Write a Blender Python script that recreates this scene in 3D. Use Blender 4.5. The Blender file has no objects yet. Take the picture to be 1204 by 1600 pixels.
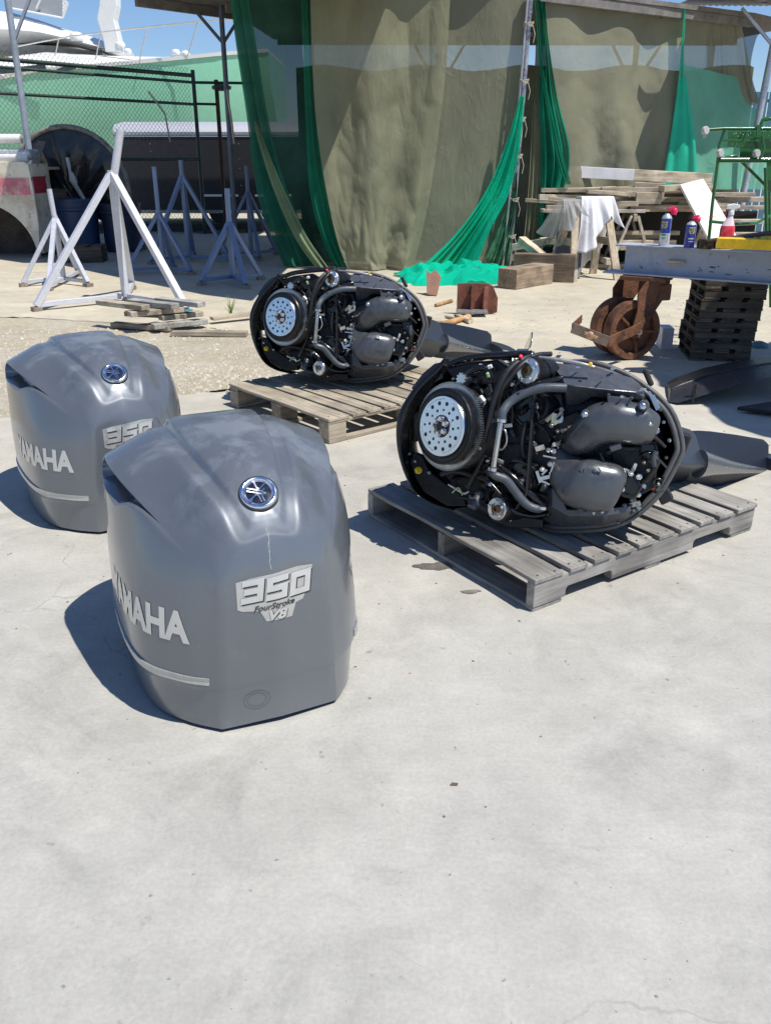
import bpy, bmesh, math, random
from mathutils import Vector, Matrix
from mathutils.bvhtree import BVHTree
random.seed(7)
R = math.radians
S = bpy.context.scene
COL = S.collection
# ------------------------------------------------------------------ camera, sky, sun, exposure
CAM_H, PITCH, FPX = 1.4024, R(22.576), 1317.47
cam_d = bpy.data.cameras.new('camera'); cam = bpy.data.objects.new('camera', cam_d); COL.objects.link(cam)
cam.location = (0, 0, CAM_H); cam.rotation_euler = (R(90) - PITCH, 0, 0)
cam_d.sensor_fit = 'VERTICAL'; cam_d.sensor_height = 36; cam_d.lens = FPX / 1600 * 36
cam_d.clip_start = 0.05; cam_d.clip_end = 2000
S.camera = cam
SUN_DIR = Vector((0.43, -0.28, 1.0)).normalized()
world = bpy.data.worlds.new('World'); S.world = world; world.use_nodes = True
wn = world.node_tree; bg = wn.nodes['Background']
sky = wn.nodes.new('ShaderNodeTexSky'); sky.sky_type = 'NISHITA'; sky.sun_disc = False
sky.sun_elevation = math.asin(SUN_DIR.z); sky.sun_rotation = math.atan2(SUN_DIR.x, SUN_DIR.y)
sky.air_density = 1.0; sky.dust_density = 0.15; sky.ozone_density = 3.0; sky.altitude = 0
tint = wn.nodes.new('ShaderNodeMix'); tint.data_type = 'RGBA'; tint.blend_type = 'MULTIPLY'; tint.inputs[0].default_value = 1; tint.inputs[7].default_value = (.80, .91, 1.10, 1)
wn.links.new(sky.outputs[0], tint.inputs[6]); wn.links.new(tint.outputs[2], bg.inputs[0]); bg.inputs[1].default_value = 0.092
sl = bpy.data.lights.new('sun', 'SUN'); sun = bpy.data.objects.new('sun', sl); COL.objects.link(sun)
sl.energy = 4.7; sl.angle = R(0.5); sl.color = (1.0, 0.955, 0.88)
sun.rotation_euler = SUN_DIR.to_track_quat('Z', 'Y').to_euler(); sun.location = (3, -2, 9)
S.view_settings.view_transform = 'Standard'; S.view_settings.look = 'None'
S.view_settings.gamma = 1; S.view_settings.exposure = 0.30
S.cycles.max_bounces = 8; S.cycles.transparent_max_bounces = 12
# ------------------------------------------------------------------ measuring: photo pixel -> real place
CP, SP = math.cos(PITCH), math.sin(PITCH)
def ray(px, py):
    X = (px - 602) / FPX; Y = (800 - py) / FPX
    return Vector((X, CP + Y * SP, -SP + Y * CP))
def on_z(px, py, z=0.0):
    r = ray(px, py); t = (z - CAM_H) / r.z
    return Vector((r.x * t, r.y * t, z))
def on_y(px, py, y):
    r = ray(px, py); t = y / r.y
    return Vector((r.x * t, y, CAM_H + r.z * t))
# ------------------------------------------------------------------ materials
def _n(nt, typ, **kw):
    n = nt.nodes.new(typ)
    for k, v in kw.items():
        if isinstance(v, (int, float, tuple, list, str, bool)) and hasattr(n, k): setattr(n, k, v)
    return n
MATS = {}
def mat(name, col, rough=.6, metal=0., var=.18, scale=6., bump=0., bscale=80., coat=0., col2=None, stretch=None, spot=None, rvar=.12, spec=.5, coatr=.1):
    """principled with large and small noise, optional second colour in patches and dark spots"""
    if name in MATS: return MATS[name]
    m = bpy.data.materials.new(name); m.use_nodes = True; nt = m.node_tree; L = nt.links
    p = nt.nodes['Principled BSDF']
    p.inputs['Metallic'].default_value = metal; p.inputs['Specular IOR Level'].default_value = spec
    p.inputs['Coat Weight'].default_value = coat; p.inputs['Coat Roughness'].default_value = coatr
    tc = nt.nodes.new('ShaderNodeTexCoord'); mp = nt.nodes.new('ShaderNodeMapping')
    if stretch: mp.inputs['Scale'].default_value = stretch
    oi = nt.nodes.new('ShaderNodeObjectInfo')
    L.new(tc.outputs['Object'], mp.inputs['Vector'])
    off = nt.nodes.new('ShaderNodeVectorMath'); off.operation = 'MULTIPLY_ADD'
    cmb = nt.nodes.new('ShaderNodeCombineXYZ'); L.new(oi.outputs['Random'], cmb.inputs[0]); L.new(oi.outputs['Random'], cmb.inputs[2])
    L.new(cmb.outputs[0], off.inputs[0]); off.inputs[1].default_value = (37, 11, 23); L.new(mp.outputs[0], off.inputs[2])
    V = off.outputs[0]
    n1 = nt.nodes.new('ShaderNodeTexNoise'); n1.inputs['Scale'].default_value = scale; n1.inputs['Detail'].default_value = 6; n1.inputs['Roughness'].default_value = .6
    L.new(V, n1.inputs['Vector'])
    n2 = nt.nodes.new('ShaderNodeTexNoise'); n2.inputs['Scale'].default_value = scale * 7; n2.inputs['Detail'].default_value = 4
    L.new(V, n2.inputs['Vector'])
    mr = nt.nodes.new('ShaderNodeMapRange'); mr.inputs[1].default_value = .3; mr.inputs[2].default_value = .7
    mr.inputs[3].default_value = 1 - var; mr.inputs[4].default_value = 1 + var; L.new(n1.outputs[0], mr.inputs[0])
    mr2 = nt.nodes.new('ShaderNodeMapRange'); mr2.inputs[1].default_value = .3; mr2.inputs[2].default_value = .7
    mr2.inputs[3].default_value = 1 - var * .6; mr2.inputs[4].default_value = 1 + var * .6; L.new(n2.outputs[0], mr2.inputs[0])
    mul = nt.nodes.new('ShaderNodeMath'); mul.operation = 'MULTIPLY'; L.new(mr.outputs[0], mul.inputs[0]); L.new(mr2.outputs[0], mul.inputs[1])
    sc = nt.nodes.new('ShaderNodeVectorMath'); sc.operation = 'SCALE'
    if col2 is not None:
        n3 = nt.nodes.new('ShaderNodeTexNoise'); n3.inputs['Scale'].default_value = scale * .8; n3.inputs['Detail'].default_value = 8; n3.inputs['Roughness'].default_value = .7
        L.new(V, n3.inputs['Vector'])
        cr = nt.nodes.new('ShaderNodeValToRGB'); L.new(n3.outputs[0], cr.inputs[0])
        cr.color_ramp.elements[0].position = .50; cr.color_ramp.elements[0].color = (*col, 1)
        cr.color_ramp.elements[1].position = .60; cr.color_ramp.elements[1].color = (*col2, 1)
        L.new(cr.outputs[0], sc.inputs[0])
    else: sc.inputs[0].default_value = col
    L.new(mul.outputs[0], sc.inputs['Scale'])
    out = sc.outputs[0]
    if spot:                                   # small specks: (colour, scale, threshold)
        n4 = nt.nodes.new('ShaderNodeTexNoise'); n4.inputs['Scale'].default_value = spot[1]; n4.inputs['Detail'].default_value = 3
        L.new(V, n4.inputs['Vector'])
        g = nt.nodes.new('ShaderNodeMapRange'); g.inputs[1].default_value = spot[2]; g.inputs[2].default_value = spot[2] + .04; L.new(n4.outputs[0], g.inputs[0])
        mx = nt.nodes.new('ShaderNodeMix'); mx.data_type = 'RGBA'; L.new(g.outputs[0], mx.inputs[0]); L.new(out, mx.inputs[6]); mx.inputs[7].default_value = (*spot[0], 1)
        out = mx.outputs[2]
    L.new(out, p.inputs['Base Color'])
    rr = nt.nodes.new('ShaderNodeMapRange'); rr.inputs[1].default_value = .3; rr.inputs[2].default_value = .7
    rr.inputs[3].default_value = max(.02, rough - rvar); rr.inputs[4].default_value = min(1, rough + rvar); L.new(n2.outputs[0], rr.inputs[0])
    L.new(rr.outputs[0], p.inputs['Roughness'])
    if bump:
        nb = nt.nodes.new('ShaderNodeTexNoise'); nb.inputs['Scale'].default_value = bscale; nb.inputs['Detail'].default_value = 5
        L.new(V, nb.inputs['Vector'])
        b = nt.nodes.new('ShaderNodeBump'); b.inputs['Strength'].default_value = bump; b.inputs['Distance'].default_value = .01
        L.new(nb.outputs[0], b.inputs['Height']); L.new(b.outputs[0], p.inputs['Normal'])
    MATS[name] = m
    return m
def wood(name, c1, c2, axis=0, rough=.85):
    """grain runs along the given object axis"""
    key = name + 'xyz'[axis]
    if key in MATS: return MATS[key]
    m = bpy.data.materials.new(key); m.use_nodes = True; nt = m.node_tree; L = nt.links; p = nt.nodes['Principled BSDF']
    tc = nt.nodes.new('ShaderNodeTexCoord'); mp = nt.nodes.new('ShaderNodeMapping')
    s = [38, 38, 38]; s[axis] = 2.2; mp.inputs['Scale'].default_value = s
    oi = nt.nodes.new('ShaderNodeObjectInfo'); L.new(tc.outputs['Object'], mp.inputs[0])
    add = nt.nodes.new('ShaderNodeVectorMath'); add.operation = 'MULTIPLY_ADD'; add.inputs[1].default_value = (91, 57, 73)
    L.new(oi.outputs['Random'], add.inputs[0]); L.new(mp.outputs[0], add.inputs[2])
    n1 = nt.nodes.new('ShaderNodeTexNoise'); n1.inputs['Scale'].default_value = 1; n1.inputs['Detail'].default_value = 7; n1.inputs['Roughness'].default_value = .65; n1.inputs['Distortion'].default_value = .6
    L.new(add.outputs[0], n1.inputs['Vector'])
    cr = nt.nodes.new('ShaderNodeValToRGB'); L.new(n1.outputs[0], cr.inputs[0])
    cr.color_ramp.elements[0].position = .28; cr.color_ramp.elements[0].color = (*[v * .55 for v in c1], 1)
    cr.color_ramp.elements[1].position = .72; cr.color_ramp.elements[1].color = (*c2, 1)
    e = cr.color_ramp.elements.new(.48); e.color = (*c1, 1)
    n2 = nt.nodes.new('ShaderNodeTexNoise'); n2.inputs['Scale'].default_value = 5; n2.inputs['Detail'].default_value = 4
    a2 = nt.nodes.new('ShaderNodeVectorMath'); a2.operation = 'MULTIPLY_ADD'; a2.inputs[1].default_value = (13, 29, 7)
    L.new(oi.outputs['Random'], a2.inputs[0]); L.new(tc.outputs['Object'], a2.inputs[2]); L.new(a2.outputs[0], n2.inputs['Vector'])
    mr = nt.nodes.new('ShaderNodeMapRange'); mr.inputs[1].default_value = .3; mr.inputs[2].default_value = .7; mr.inputs[3].default_value = .58; mr.inputs[4].default_value = 1.2; L.new(n2.outputs[0], mr.inputs[0])
    mo = nt.nodes.new('ShaderNodeMapRange'); mo.inputs[3].default_value = .68; mo.inputs[4].default_value = 1.14; L.new(oi.outputs['Random'], mo.inputs[0])
    mm = nt.nodes.new('ShaderNodeMath'); mm.operation = 'MULTIPLY'; L.new(mr.outputs[0], mm.inputs[0]); L.new(mo.outputs[0], mm.inputs[1])
    sc = nt.nodes.new('ShaderNodeVectorMath'); sc.operation = 'SCALE'; L.new(cr.outputs[0], sc.inputs[0]); L.new(mm.outputs[0], sc.inputs['Scale'])
    L.new(sc.outputs[0], p.inputs['Base Color']); p.inputs['Roughness'].default_value = rough; p.inputs['Specular IOR Level'].default_value = .25
    b = nt.nodes.new('ShaderNodeBump'); b.inputs['Strength'].default_value = .5; b.inputs['Distance'].default_value = .004
    L.new(n1.outputs[0], b.inputs['Height']); L.new(b.outputs[0], p.inputs['Normal'])
    MATS[key] = m
    return m
def cloth(name, col, see=.15, trans=.35, var=.25, scale=1.3, weave=260., col2=None):
    if name in MATS: return MATS[name]
    m = bpy.data.materials.new(name); m.use_nodes = True; nt = m.node_tree; L = nt.links
    nt.nodes.remove(nt.nodes['Principled BSDF']); out = nt.nodes['Material Output']
    tc = nt.nodes.new('ShaderNodeTexCoord')
    n1 = nt.nodes.new('ShaderNodeTexNoise'); n1.inputs['Scale'].default_value = scale; n1.inputs['Detail'].default_value = 7; n1.inputs['Roughness'].default_value = .6
    L.new(tc.outputs['Object'], n1.inputs['Vector'])
    cr = nt.nodes.new('ShaderNodeValToRGB'); L.new(n1.outputs[0], cr.inputs[0])
    cr.color_ramp.elements[0].position = .32; cr.color_ramp.elements[0].color = (*[c * (1 - var) for c in col], 1)
    cr.color_ramp.elements[1].position = .68; cr.color_ramp.elements[1].color = (*[c * (1 + var) for c in (col2 or col)], 1)
    n2 = nt.nodes.new('ShaderNodeTexNoise'); n2.inputs['Scale'].default_value = 5; n2.inputs['Detail'].default_value = 9; n2.inputs['Roughness'].default_value = .62; n2.inputs['Distortion'].default_value = .7
    mp = nt.nodes.new('ShaderNodeMapping'); mp.inputs['Scale'].default_value = (1.6, 1, .55); L.new(tc.outputs['Object'], mp.inputs[0]); L.new(mp.outputs[0], n2.inputs['Vector'])
    b0 = nt.nodes.new('ShaderNodeBump'); b0.inputs['Strength'].default_value = .45; b0.inputs['Distance'].default_value = .03; L.new(n2.outputs[0], b0.inputs['Height'])
    n3 = nt.nodes.new('ShaderNodeTexNoise'); n3.inputs['Scale'].default_value = 1.7; n3.inputs['Detail'].default_value = 3; n3.inputs['Distortion'].default_value = 1.6; L.new(mp.outputs[0], n3.inputs['Vector'])
    r1 = nt.nodes.new('ShaderNodeMath'); r1.operation = 'SUBTRACT'; r1.inputs[1].default_value = .5; L.new(n3.outputs[0], r1.inputs[0])
    r2 = nt.nodes.new('ShaderNodeMath'); r2.operation = 'ABSOLUTE'; L.new(r1.outputs[0], r2.inputs[0])
    r3 = nt.nodes.new('ShaderNodeMapRange'); r3.inputs[1].default_value = 0; r3.inputs[2].default_value = .05; r3.inputs[3].default_value = 1; r3.inputs[4].default_value = 0; L.new(r2.outputs[0], r3.inputs[0])
    b = nt.nodes.new('ShaderNodeBump'); b.inputs['Strength'].default_value = .10; b.inputs['Distance'].default_value = .03; L.new(r3.outputs[0], b.inputs['Height']); L.new(b0.outputs[0], b.inputs['Normal'])
    d = nt.nodes.new('ShaderNodeBsdfDiffuse'); t = nt.nodes.new('ShaderNodeBsdfTranslucent'); x = nt.nodes.new('ShaderNodeBsdfTransparent')
    for q in (d, t): L.new(cr.outputs[0], q.inputs['Color']); L.new(b.outputs[0], q.inputs['Normal'])
    m1 = nt.nodes.new('ShaderNodeMixShader'); m1.inputs[0].default_value = trans; L.new(d.outputs[0], m1.inputs[1]); L.new(t.outputs[0], m1.inputs[2])
    if see > 0:
        m2 = nt.nodes.new('ShaderNodeMixShader'); L.new(m1.outputs[0], m2.inputs[1]); L.new(x.outputs[0], m2.inputs[2])
        m2.inputs[0].default_value = see; L.new(m2.outputs[0], out.inputs[0])
    else: L.new(m1.outputs[0], out.inputs[0])
    MATS[name] = m
    return m
# ------------------------------------------------------------------ mesh building
class MB:
    def __init__(s): s.v = []; s.f = []
    def add(s, vs, fs):
        o = len(s.v); s.v += [tuple(v) for v in vs]; s.f += [tuple(i + o for i in f) for f in fs]; return s
    def box(s, c, size, rot=None):
        hx, hy, hz = [q / 2 for q in size]; M = rot if rot is not None else Matrix.Identity(3); c = Vector(c)
        vs = [c + M @ Vector((x, y, z)) for x in (-hx, hx) for y in (-hy, hy) for z in (-hz, hz)]
        return s.add(vs, [(0, 1, 3, 2), (4, 6, 7, 5), (0, 4, 5, 1), (2, 3, 7, 6), (0, 2, 6, 4), (1, 5, 7, 3)])
    def bar(s, a, b, w, h, up=(0, 0, 1)):
        """box from a to b, width w sideways, height h along up"""
        a, b = Vector(a), Vector(b); x = (b - a); l = x.length; x.normalize()
        y = Vector(up).cross(x)
        if y.length < 1e-4: y = Vector((0, 1, 0)).cross(x)
        y.normalize(); z = x.cross(y)
        return s.box((a + b) / 2, (l, w, h), Matrix((x, y, z)).transposed())
    def tube(s, pts, r, seg=8, closed=False, cap=True):
        pts = [Vector(p) for p in pts]; n = len(pts)
        rr = r if isinstance(r, (list, tuple)) else [r] * n
        vs = []; prev = None
        for i in range(n):
            if closed: t = pts[(i + 1) % n] - pts[i - 1]
            else: t = pts[min(i + 1, n - 1)] - pts[max(i - 1, 0)]
            if t.length < 1e-9: t = Vector((0, 0, 1))
            t.normalize()
            if prev is None:
                u = t.cross(Vector((0, 0, 1)))
                if u.length < .05: u = t.cross(Vector((0, 1, 0)))
            else: u = prev - t * prev.dot(t)
            u.normalize(); prev = u; w = t.cross(u)
            for k in range(seg):
                an = 2 * math.pi * k / seg
                vs.append(pts[i] + (u * math.cos(an) + w * math.sin(an)) * rr[i])
        fs = []
        for i in range(n if closed else n - 1):
            for k in range(seg):
                a = i * seg + k; b = i * seg + (k + 1) % seg; j = (i + 1) % n
                fs.append((a, b, j * seg + (k + 1) % seg, j * seg + k))
        if cap and not closed:
            fs.append(tuple(range(seg))[::-1]); fs.append(tuple((n - 1) * seg + k for k in range(seg)))
        return s.add(vs, fs)
    def lathe(s, prof, o=(0, 0, 0), ax=(0, 0, 1), seg=32, ref=None):
        """prof: (radius, height along ax) pairs"""
        o = Vector(o); z = Vector(ax).normalized(); x = Vector(ref) if ref is not None else (Vector((1, 0, 0)) if abs(z.x) < .8 else Vector((0, 1, 0)))
        x = (x - z * x.dot(z)).normalized(); y = z.cross(x)
        vs = []; fs = []
        for (r, h) in prof:
            for k in range(seg):
                a = 2 * math.pi * k / seg; vs.append(o + z * h + (x * math.cos(a) + y * math.sin(a)) * r)
        for i in range(len(prof) - 1):
            for k in range(seg):
                fs.append((i * seg + k, i * seg + (k + 1) % seg, (i + 1) * seg + (k + 1) % seg, (i + 1) * seg + k))
        shut = prof[0] == prof[-1]
        if prof[0][0] > 1e-6 and not shut: fs.append(tuple(range(seg))[::-1])
        if prof[-1][0] > 1e-6 and not shut: fs.append(tuple((len(prof) - 1) * seg + k for k in range(seg)))
        return s.add(vs, fs)
    def prism(s, poly, z0, z1, fr=None):
        """poly of (x, y) extruded z0..z1, fr maps local to world"""
        f = fr or (lambda p: p); n = len(poly)
        vs = [f(Vector((x, y, z0))) for x, y in poly] + [f(Vector((x, y, z1))) for x, y in poly]
        return s.add(vs, [tuple(range(n))[::-1], tuple(range(n, 2 * n))] + [(i, (i + 1) % n, n + (i + 1) % n, n + i) for i in range(n)])
    def loft(s, rings, cap=True, closed=True):
        n = len(rings[0]); vs = [p for r_ in rings for p in r_]; fs = []
        for i in range(len(rings) - 1):
            for k in range(n if closed else n - 1):
                fs.append((i * n + k, i * n + (k + 1) % n, (i + 1) * n + (k + 1) % n, (i + 1) * n + k))
        if cap: fs.append(tuple(range(n))[::-1]); fs.append(tuple((len(rings) - 1) * n + k for k in range(n)))
        return s.add(vs, fs)
    def build(s, name, m, parent=None, smooth=None, bevel=0, seg=2, solid=0):
        me = bpy.data.meshes.new(name); me.from_pydata(s.v, [], s.f); me.update()
        bm = bmesh.new(); bm.from_mesh(me); bmesh.ops.remove_doubles(bm, verts=bm.verts, dist=1e-6); bmesh.ops.recalc_face_normals(bm, faces=bm.faces); bm.to_mesh(me); bm.free()
        o = bpy.data.objects.new(name, me); COL.objects.link(o); o.parent = parent
        me.materials.append(m)
        if smooth is not None:
            me.polygons.foreach_set('use_smooth', [True] * len(me.polygons))
            try: me.set_sharp_from_angle(angle=R(smooth))
            except Exception: pass
        if solid:
            q = o.modifiers.new('s', 'SOLIDIFY'); q.thickness = solid; q.offset = 0
        if bevel:
            q = o.modifiers.new('b', 'BEVEL'); q.width = bevel; q.segments = seg; q.limit_method = 'ANGLE'; q.angle_limit = R(40); q.harden_normals = False
        return o
def tag(o, label=None, cat=None, group=None, kind=None):
    if label: o['label'] = label
    if cat: o['category'] = cat
    if group: o['group'] = group
    if kind: o['kind'] = kind
    return o
def empty(name, loc=(0, 0, 0), rot=(0, 0, 0), label=None, cat=None, group=None):
    o = bpy.data.objects.new(name, None); COL.objects.link(o); o.location = loc; o.rotation_euler = rot; o.empty_display_size = .1
    return tag(o, label, cat, group)
def copy_tree(o, parent=None):
    c = o.copy(); COL.objects.link(c); c.parent = parent
    if parent is not None: c.matrix_parent_inverse = o.matrix_parent_inverse.copy()
    for ch in list(o.children): copy_tree(ch, c)
    return c
def cat_rom(pts, n):
    """smooth curve through points, n steps per span"""
    P = [Vector(p) for p in pts]; out = []
    for i in range(len(P) - 1):
        p0 = P[i - 1] if i else P[0] * 2 - P[1]; p1, p2 = P[i], P[i + 1]; p3 = P[i + 2] if i + 2 < len(P) else P[-1] * 2 - P[-2]
        for k in range(n):
            t = k / n
            out.append(.5 * ((2 * p1) + (p2 - p0) * t + (2 * p0 - 5 * p1 + 4 * p2 - p3) * t * t + (3 * p1 - p0 - 3 * p2 + p3) * t ** 3))
    out.append(P[-1]); return out
def Rz(a): return Matrix.Rotation(a, 3, 'Z')
# ------------------------------------------------------------------ ground
def ground_material(name, kind):
    m = bpy.data.materials.new(name); m.use_nodes = True; nt = m.node_tree; L = nt.links; p = nt.nodes['Principled BSDF']
    tc = nt.nodes.new('ShaderNodeTexCoord'); V = tc.outputs['Object']
    def noise(sc, det=6, rough=.6, dist=0., stretch=None):
        n = nt.nodes.new('ShaderNodeTexNoise'); n.inputs['Scale'].default_value = sc; n.inputs['Detail'].default_value = det; n.inputs['Roughness'].default_value = rough; n.inputs['Distortion'].default_value = dist
        if stretch:
            mp = nt.nodes.new('ShaderNodeMapping'); mp.inputs['Scale'].default_value = stretch; mp.inputs['Rotation'].default_value = (0, 0, .5); L.new(V, mp.inputs[0]); L.new(mp.outputs[0], n.inputs['Vector'])
        else: L.new(V, n.inputs['Vector'])
        return n.outputs[0]
    def rng(src, a, b, c, d):
        r = nt.nodes.new('ShaderNodeMapRange'); r.inputs[1].default_value = a; r.inputs[2].default_value = b; r.inputs[3].default_value = c; r.inputs[4].default_value = d; L.new(src, r.inputs[0]); return r.outputs[0]
    def mul(a, b):
        q = nt.nodes.new('ShaderNodeMath'); q.operation = 'MULTIPLY'; L.new(a, q.inputs[0]); L.new(b, q.inputs[1]); return q.outputs[0]
    def mix(f, a, b):
        q = nt.nodes.new('ShaderNodeMix'); q.data_type = 'RGBA'; L.new(f, q.inputs[0])
        for s_, v in ((6, a), (7, b)):
            if isinstance(v, tuple): q.inputs[s_].default_value = (*v, 1)
            else: L.new(v, q.inputs[s_])
        return q.outputs[2]
    if kind == 'concrete':
        sep = nt.nodes.new('ShaderNodeSeparateXYZ'); L.new(V, sep.inputs[0])
        far = rng(sep.outputs[1], 2.0, 8.0, 0, 1)
        base = mix(far, (.405, .395, .36), (.50, .45, .34))
        big = rng(noise(.7, 5), .3, .7, .86, 1.10); mid = rng(noise(5, 8, .7, .4), .3, .7, .86, 1.09); fine = rng(noise(90, 4, .7), .3, .7, .90, 1.09)
        brush = rng(noise(6, 5, .7, .8, (1, 4.5, 1)), .40, .66, 1.01, .97)
        f = mul(mul(big, mid), mul(fine, brush))
        stain = rng(noise(1.9, 9, .74, .9), .52, .70, 0, .55)
        c = mix(stain, base, (.25, .245, .225))
        pale = rng(noise(1.6, 7, .7, 1.0), .54, .70, 0, .5); c = mix(pale, c, (.52, .50, .45))
        spots = rng(noise(14, 3, .5), .70, .76, 0, .6); c = mix(spots, c, (.16, .155, .14))
        dots = rng(noise(48, 2, .5), .72, .76, 0, .6); c = mix(dots, c, (.14, .13, .12))
        # hairline cracks along distorted cell borders, only in places
        dn = nt.nodes.new('ShaderNodeTexNoise'); dn.inputs['Scale'].default_value = 2.2; dn.inputs['Detail'].default_value = 8; L.new(V, dn.inputs['Vector'])
        ad = nt.nodes.new('ShaderNodeVectorMath'); ad.operation = 'MULTIPLY_ADD'; ad.inputs[1].default_value = (.45, .45, 0); L.new(dn.outputs['Color'], ad.inputs[0]); L.new(V, ad.inputs[2])
        vo = nt.nodes.new('ShaderNodeTexVoronoi'); vo.feature = 'DISTANCE_TO_EDGE'; vo.inputs['Scale'].default_value = .55; L.new(ad.outputs[0], vo.inputs['Vector'])
        crk = mul(rng(vo.outputs['Distance'], 0, .0022, 1, 0), rng(noise(1.1, 3), .5, .6, 0, .45))
        c = mix(crk, c, (.17, .165, .15))
        sc = nt.nodes.new('ShaderNodeVectorMath'); sc.operation = 'SCALE'; L.new(c, sc.inputs[0]); L.new(f, sc.inputs['Scale'])
        L.new(sc.outputs[0], p.inputs['Base Color']); L.new(rng(noise(3, 6), .3, .7, .62, .85), p.inputs['Roughness'])
        h = nt.nodes.new('ShaderNodeMath'); h.operation = 'ADD'; L.new(rng(noise(70, 6, .7), 0, 1, 0, .5), h.inputs[0]); L.new(rng(noise(7, 5, .6, .8, (1, 4.5, 1)), 0, 1, 0, .5), h.inputs[1])
        b = nt.nodes.new('ShaderNodeBump'); b.inputs['Strength'].default_value = .22; b.inputs['Distance'].default_value = .008; L.new(h.outputs[0], b.inputs['Height']); L.new(b.outputs[0], p.inputs['Normal'])
    else:
        big = rng(noise(.9, 6), .3, .7, .86, 1.1); mid = rng(noise(12, 8, .7), .3, .7, .82, 1.16); fine = rng(noise(70, 4, .8), .3, .7, .78, 1.18)
        f = mul(mul(big, mid), fine)
        c = mix(rng(noise(2.2, 7), .45, .6, 0, 1), (.46, .40, .29), (.50, .455, .36))
        peb = rng(noise(34, 3), .60, .68, 0, .7); c = mix(peb, c, (.62, .58, .50))
        dk = rng(noise(26, 3), .66, .74, 0, .6); c = mix(dk, c, (.20, .17, .12))
        sc = nt.nodes.new('ShaderNodeVectorMath'); sc.operation = 'SCALE'; L.new(c, sc.inputs[0]); L.new(f, sc.inputs['Scale'])
        L.new(sc.outputs[0], p.inputs['Base Color']); p.inputs['Roughness'].default_value = .95
        b = nt.nodes.new('ShaderNodeBump'); b.inputs['Strength'].default_value = .8; b.inputs['Distance'].default_value = .03; L.new(noise(40, 8, .75), b.inputs['Height']); L.new(b.outputs[0], p.inputs['Normal'])
    return m
g = MB().add([(-400, -30, -.004), (400, -30, -.004), (400, 900, -.004), (-400, 900, -.004)], [(0, 1, 2, 3)]).build('ground', ground_material('dusty yard', 'gravel')); tag(g, kind='structure')
# concrete slab: the whole front and right; a ragged edge towards the gravel on the left
edge = [(-30, 3.3), (-6, 4.0), (-3.4, 4.45), (-2.6, 4.65), (-1.9, 5.0), (-1.35, 5.35), (-.95, 5.5), (-.6, 5.9), (-.55, 6.6), (-.75, 7.2), (-1.5, 7.7), (-2.0, 7.85), (-3.5, 8.3), (-5.5, 8.6), (-30, 9.5)]
ep = []
for i in range(len(edge) - 1):
    a, b_ = Vector(edge[i]), Vector(edge[i + 1]); n = max(1, int((b_ - a).length / .07)) if abs(a.x) < 8 and abs(b_.x) < 8 else 1
    for k in range(n):
        q = a.lerp(b_, k / n); w = .035 if abs(q.x) < 6 else 0
        ep.append((q.x + random.uniform(-w, w), q.y + random.uniform(-w, w)))
ep.append(edge[-1])
poly = [(-30, -8)] + [(60, -8), (60, 21.2), (-30, 21.2)]
front = MB()
pts = [(x, y, -.004) for x, y in [(-30, -8), (60, -8), (60, 21.2), (-30, 21.2)]]
slab = bmesh.new()
outline = [(-30, -8), (60, -8), (60, 21.2), (-30, 21.2)] + ep[::-1]
vs = [slab.verts.new((x, y, 0)) for x, y in outline]; fce = slab.faces.new(vs); bmesh.ops.triangulate(slab, faces=[fce])
bmesh.ops.recalc_face_normals(slab, faces=slab.faces)
me = bpy.data.meshes.new('concrete_pavement'); slab.to_mesh(me); slab.free()
if me.polygons[0].normal.z < 0: me.flip_normals()
o = bpy.data.objects.new('concrete_pavement', me); COL.objects.link(o); me.materials.append(ground_material('concrete', 'concrete')); tag(o, kind='structure')
# gravel lumps along the yard strip: uncountable, one object
gm = MB(); rs = random.Random(3)
for i in range(5200):
    if i < 3600: x = rs.uniform(-4.8, -.62); y = rs.uniform(4.6, 7.8)
    else: x = rs.gauss(-1.35, .75); y = rs.gauss(5.75, .35)
    lim = 0
    for j in range(1, 7):
        if edge[j][0] <= x <= edge[j + 1][0]: lim = edge[j][1] + (edge[j + 1][1] - edge[j][1]) * (x - edge[j][0]) / (edge[j + 1][0] - edge[j][0])
    if y < lim - .12 or x > -.6: continue
    s_ = abs(rs.gauss(0, .007)) + .003; a0 = rs.random() * 6
    vsx = [(x + s_ * 1.2 * math.cos(a0 + k * 1.57) * rs.uniform(.7, 1.2), y + s_ * math.sin(a0 + k * 1.57) * rs.uniform(.7, 1.2), -.004) for k in range(4)]
    tp = (x + rs.uniform(-.3, .3) * s_, y, -.004 + s_ * rs.uniform(.6, 1.3))
    gm.add(vsx + [tp], [(0, 1, 4), (1, 2, 4), (2, 3, 4), (3, 0, 4)])
tag(gm.build('gravel', mat('gravel stone', (.46, .42, .34), .95, var=.35, scale=30)), 'loose sandy gravel strewn over the bare strip of the yard', 'gravel', kind='stuff')

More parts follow.
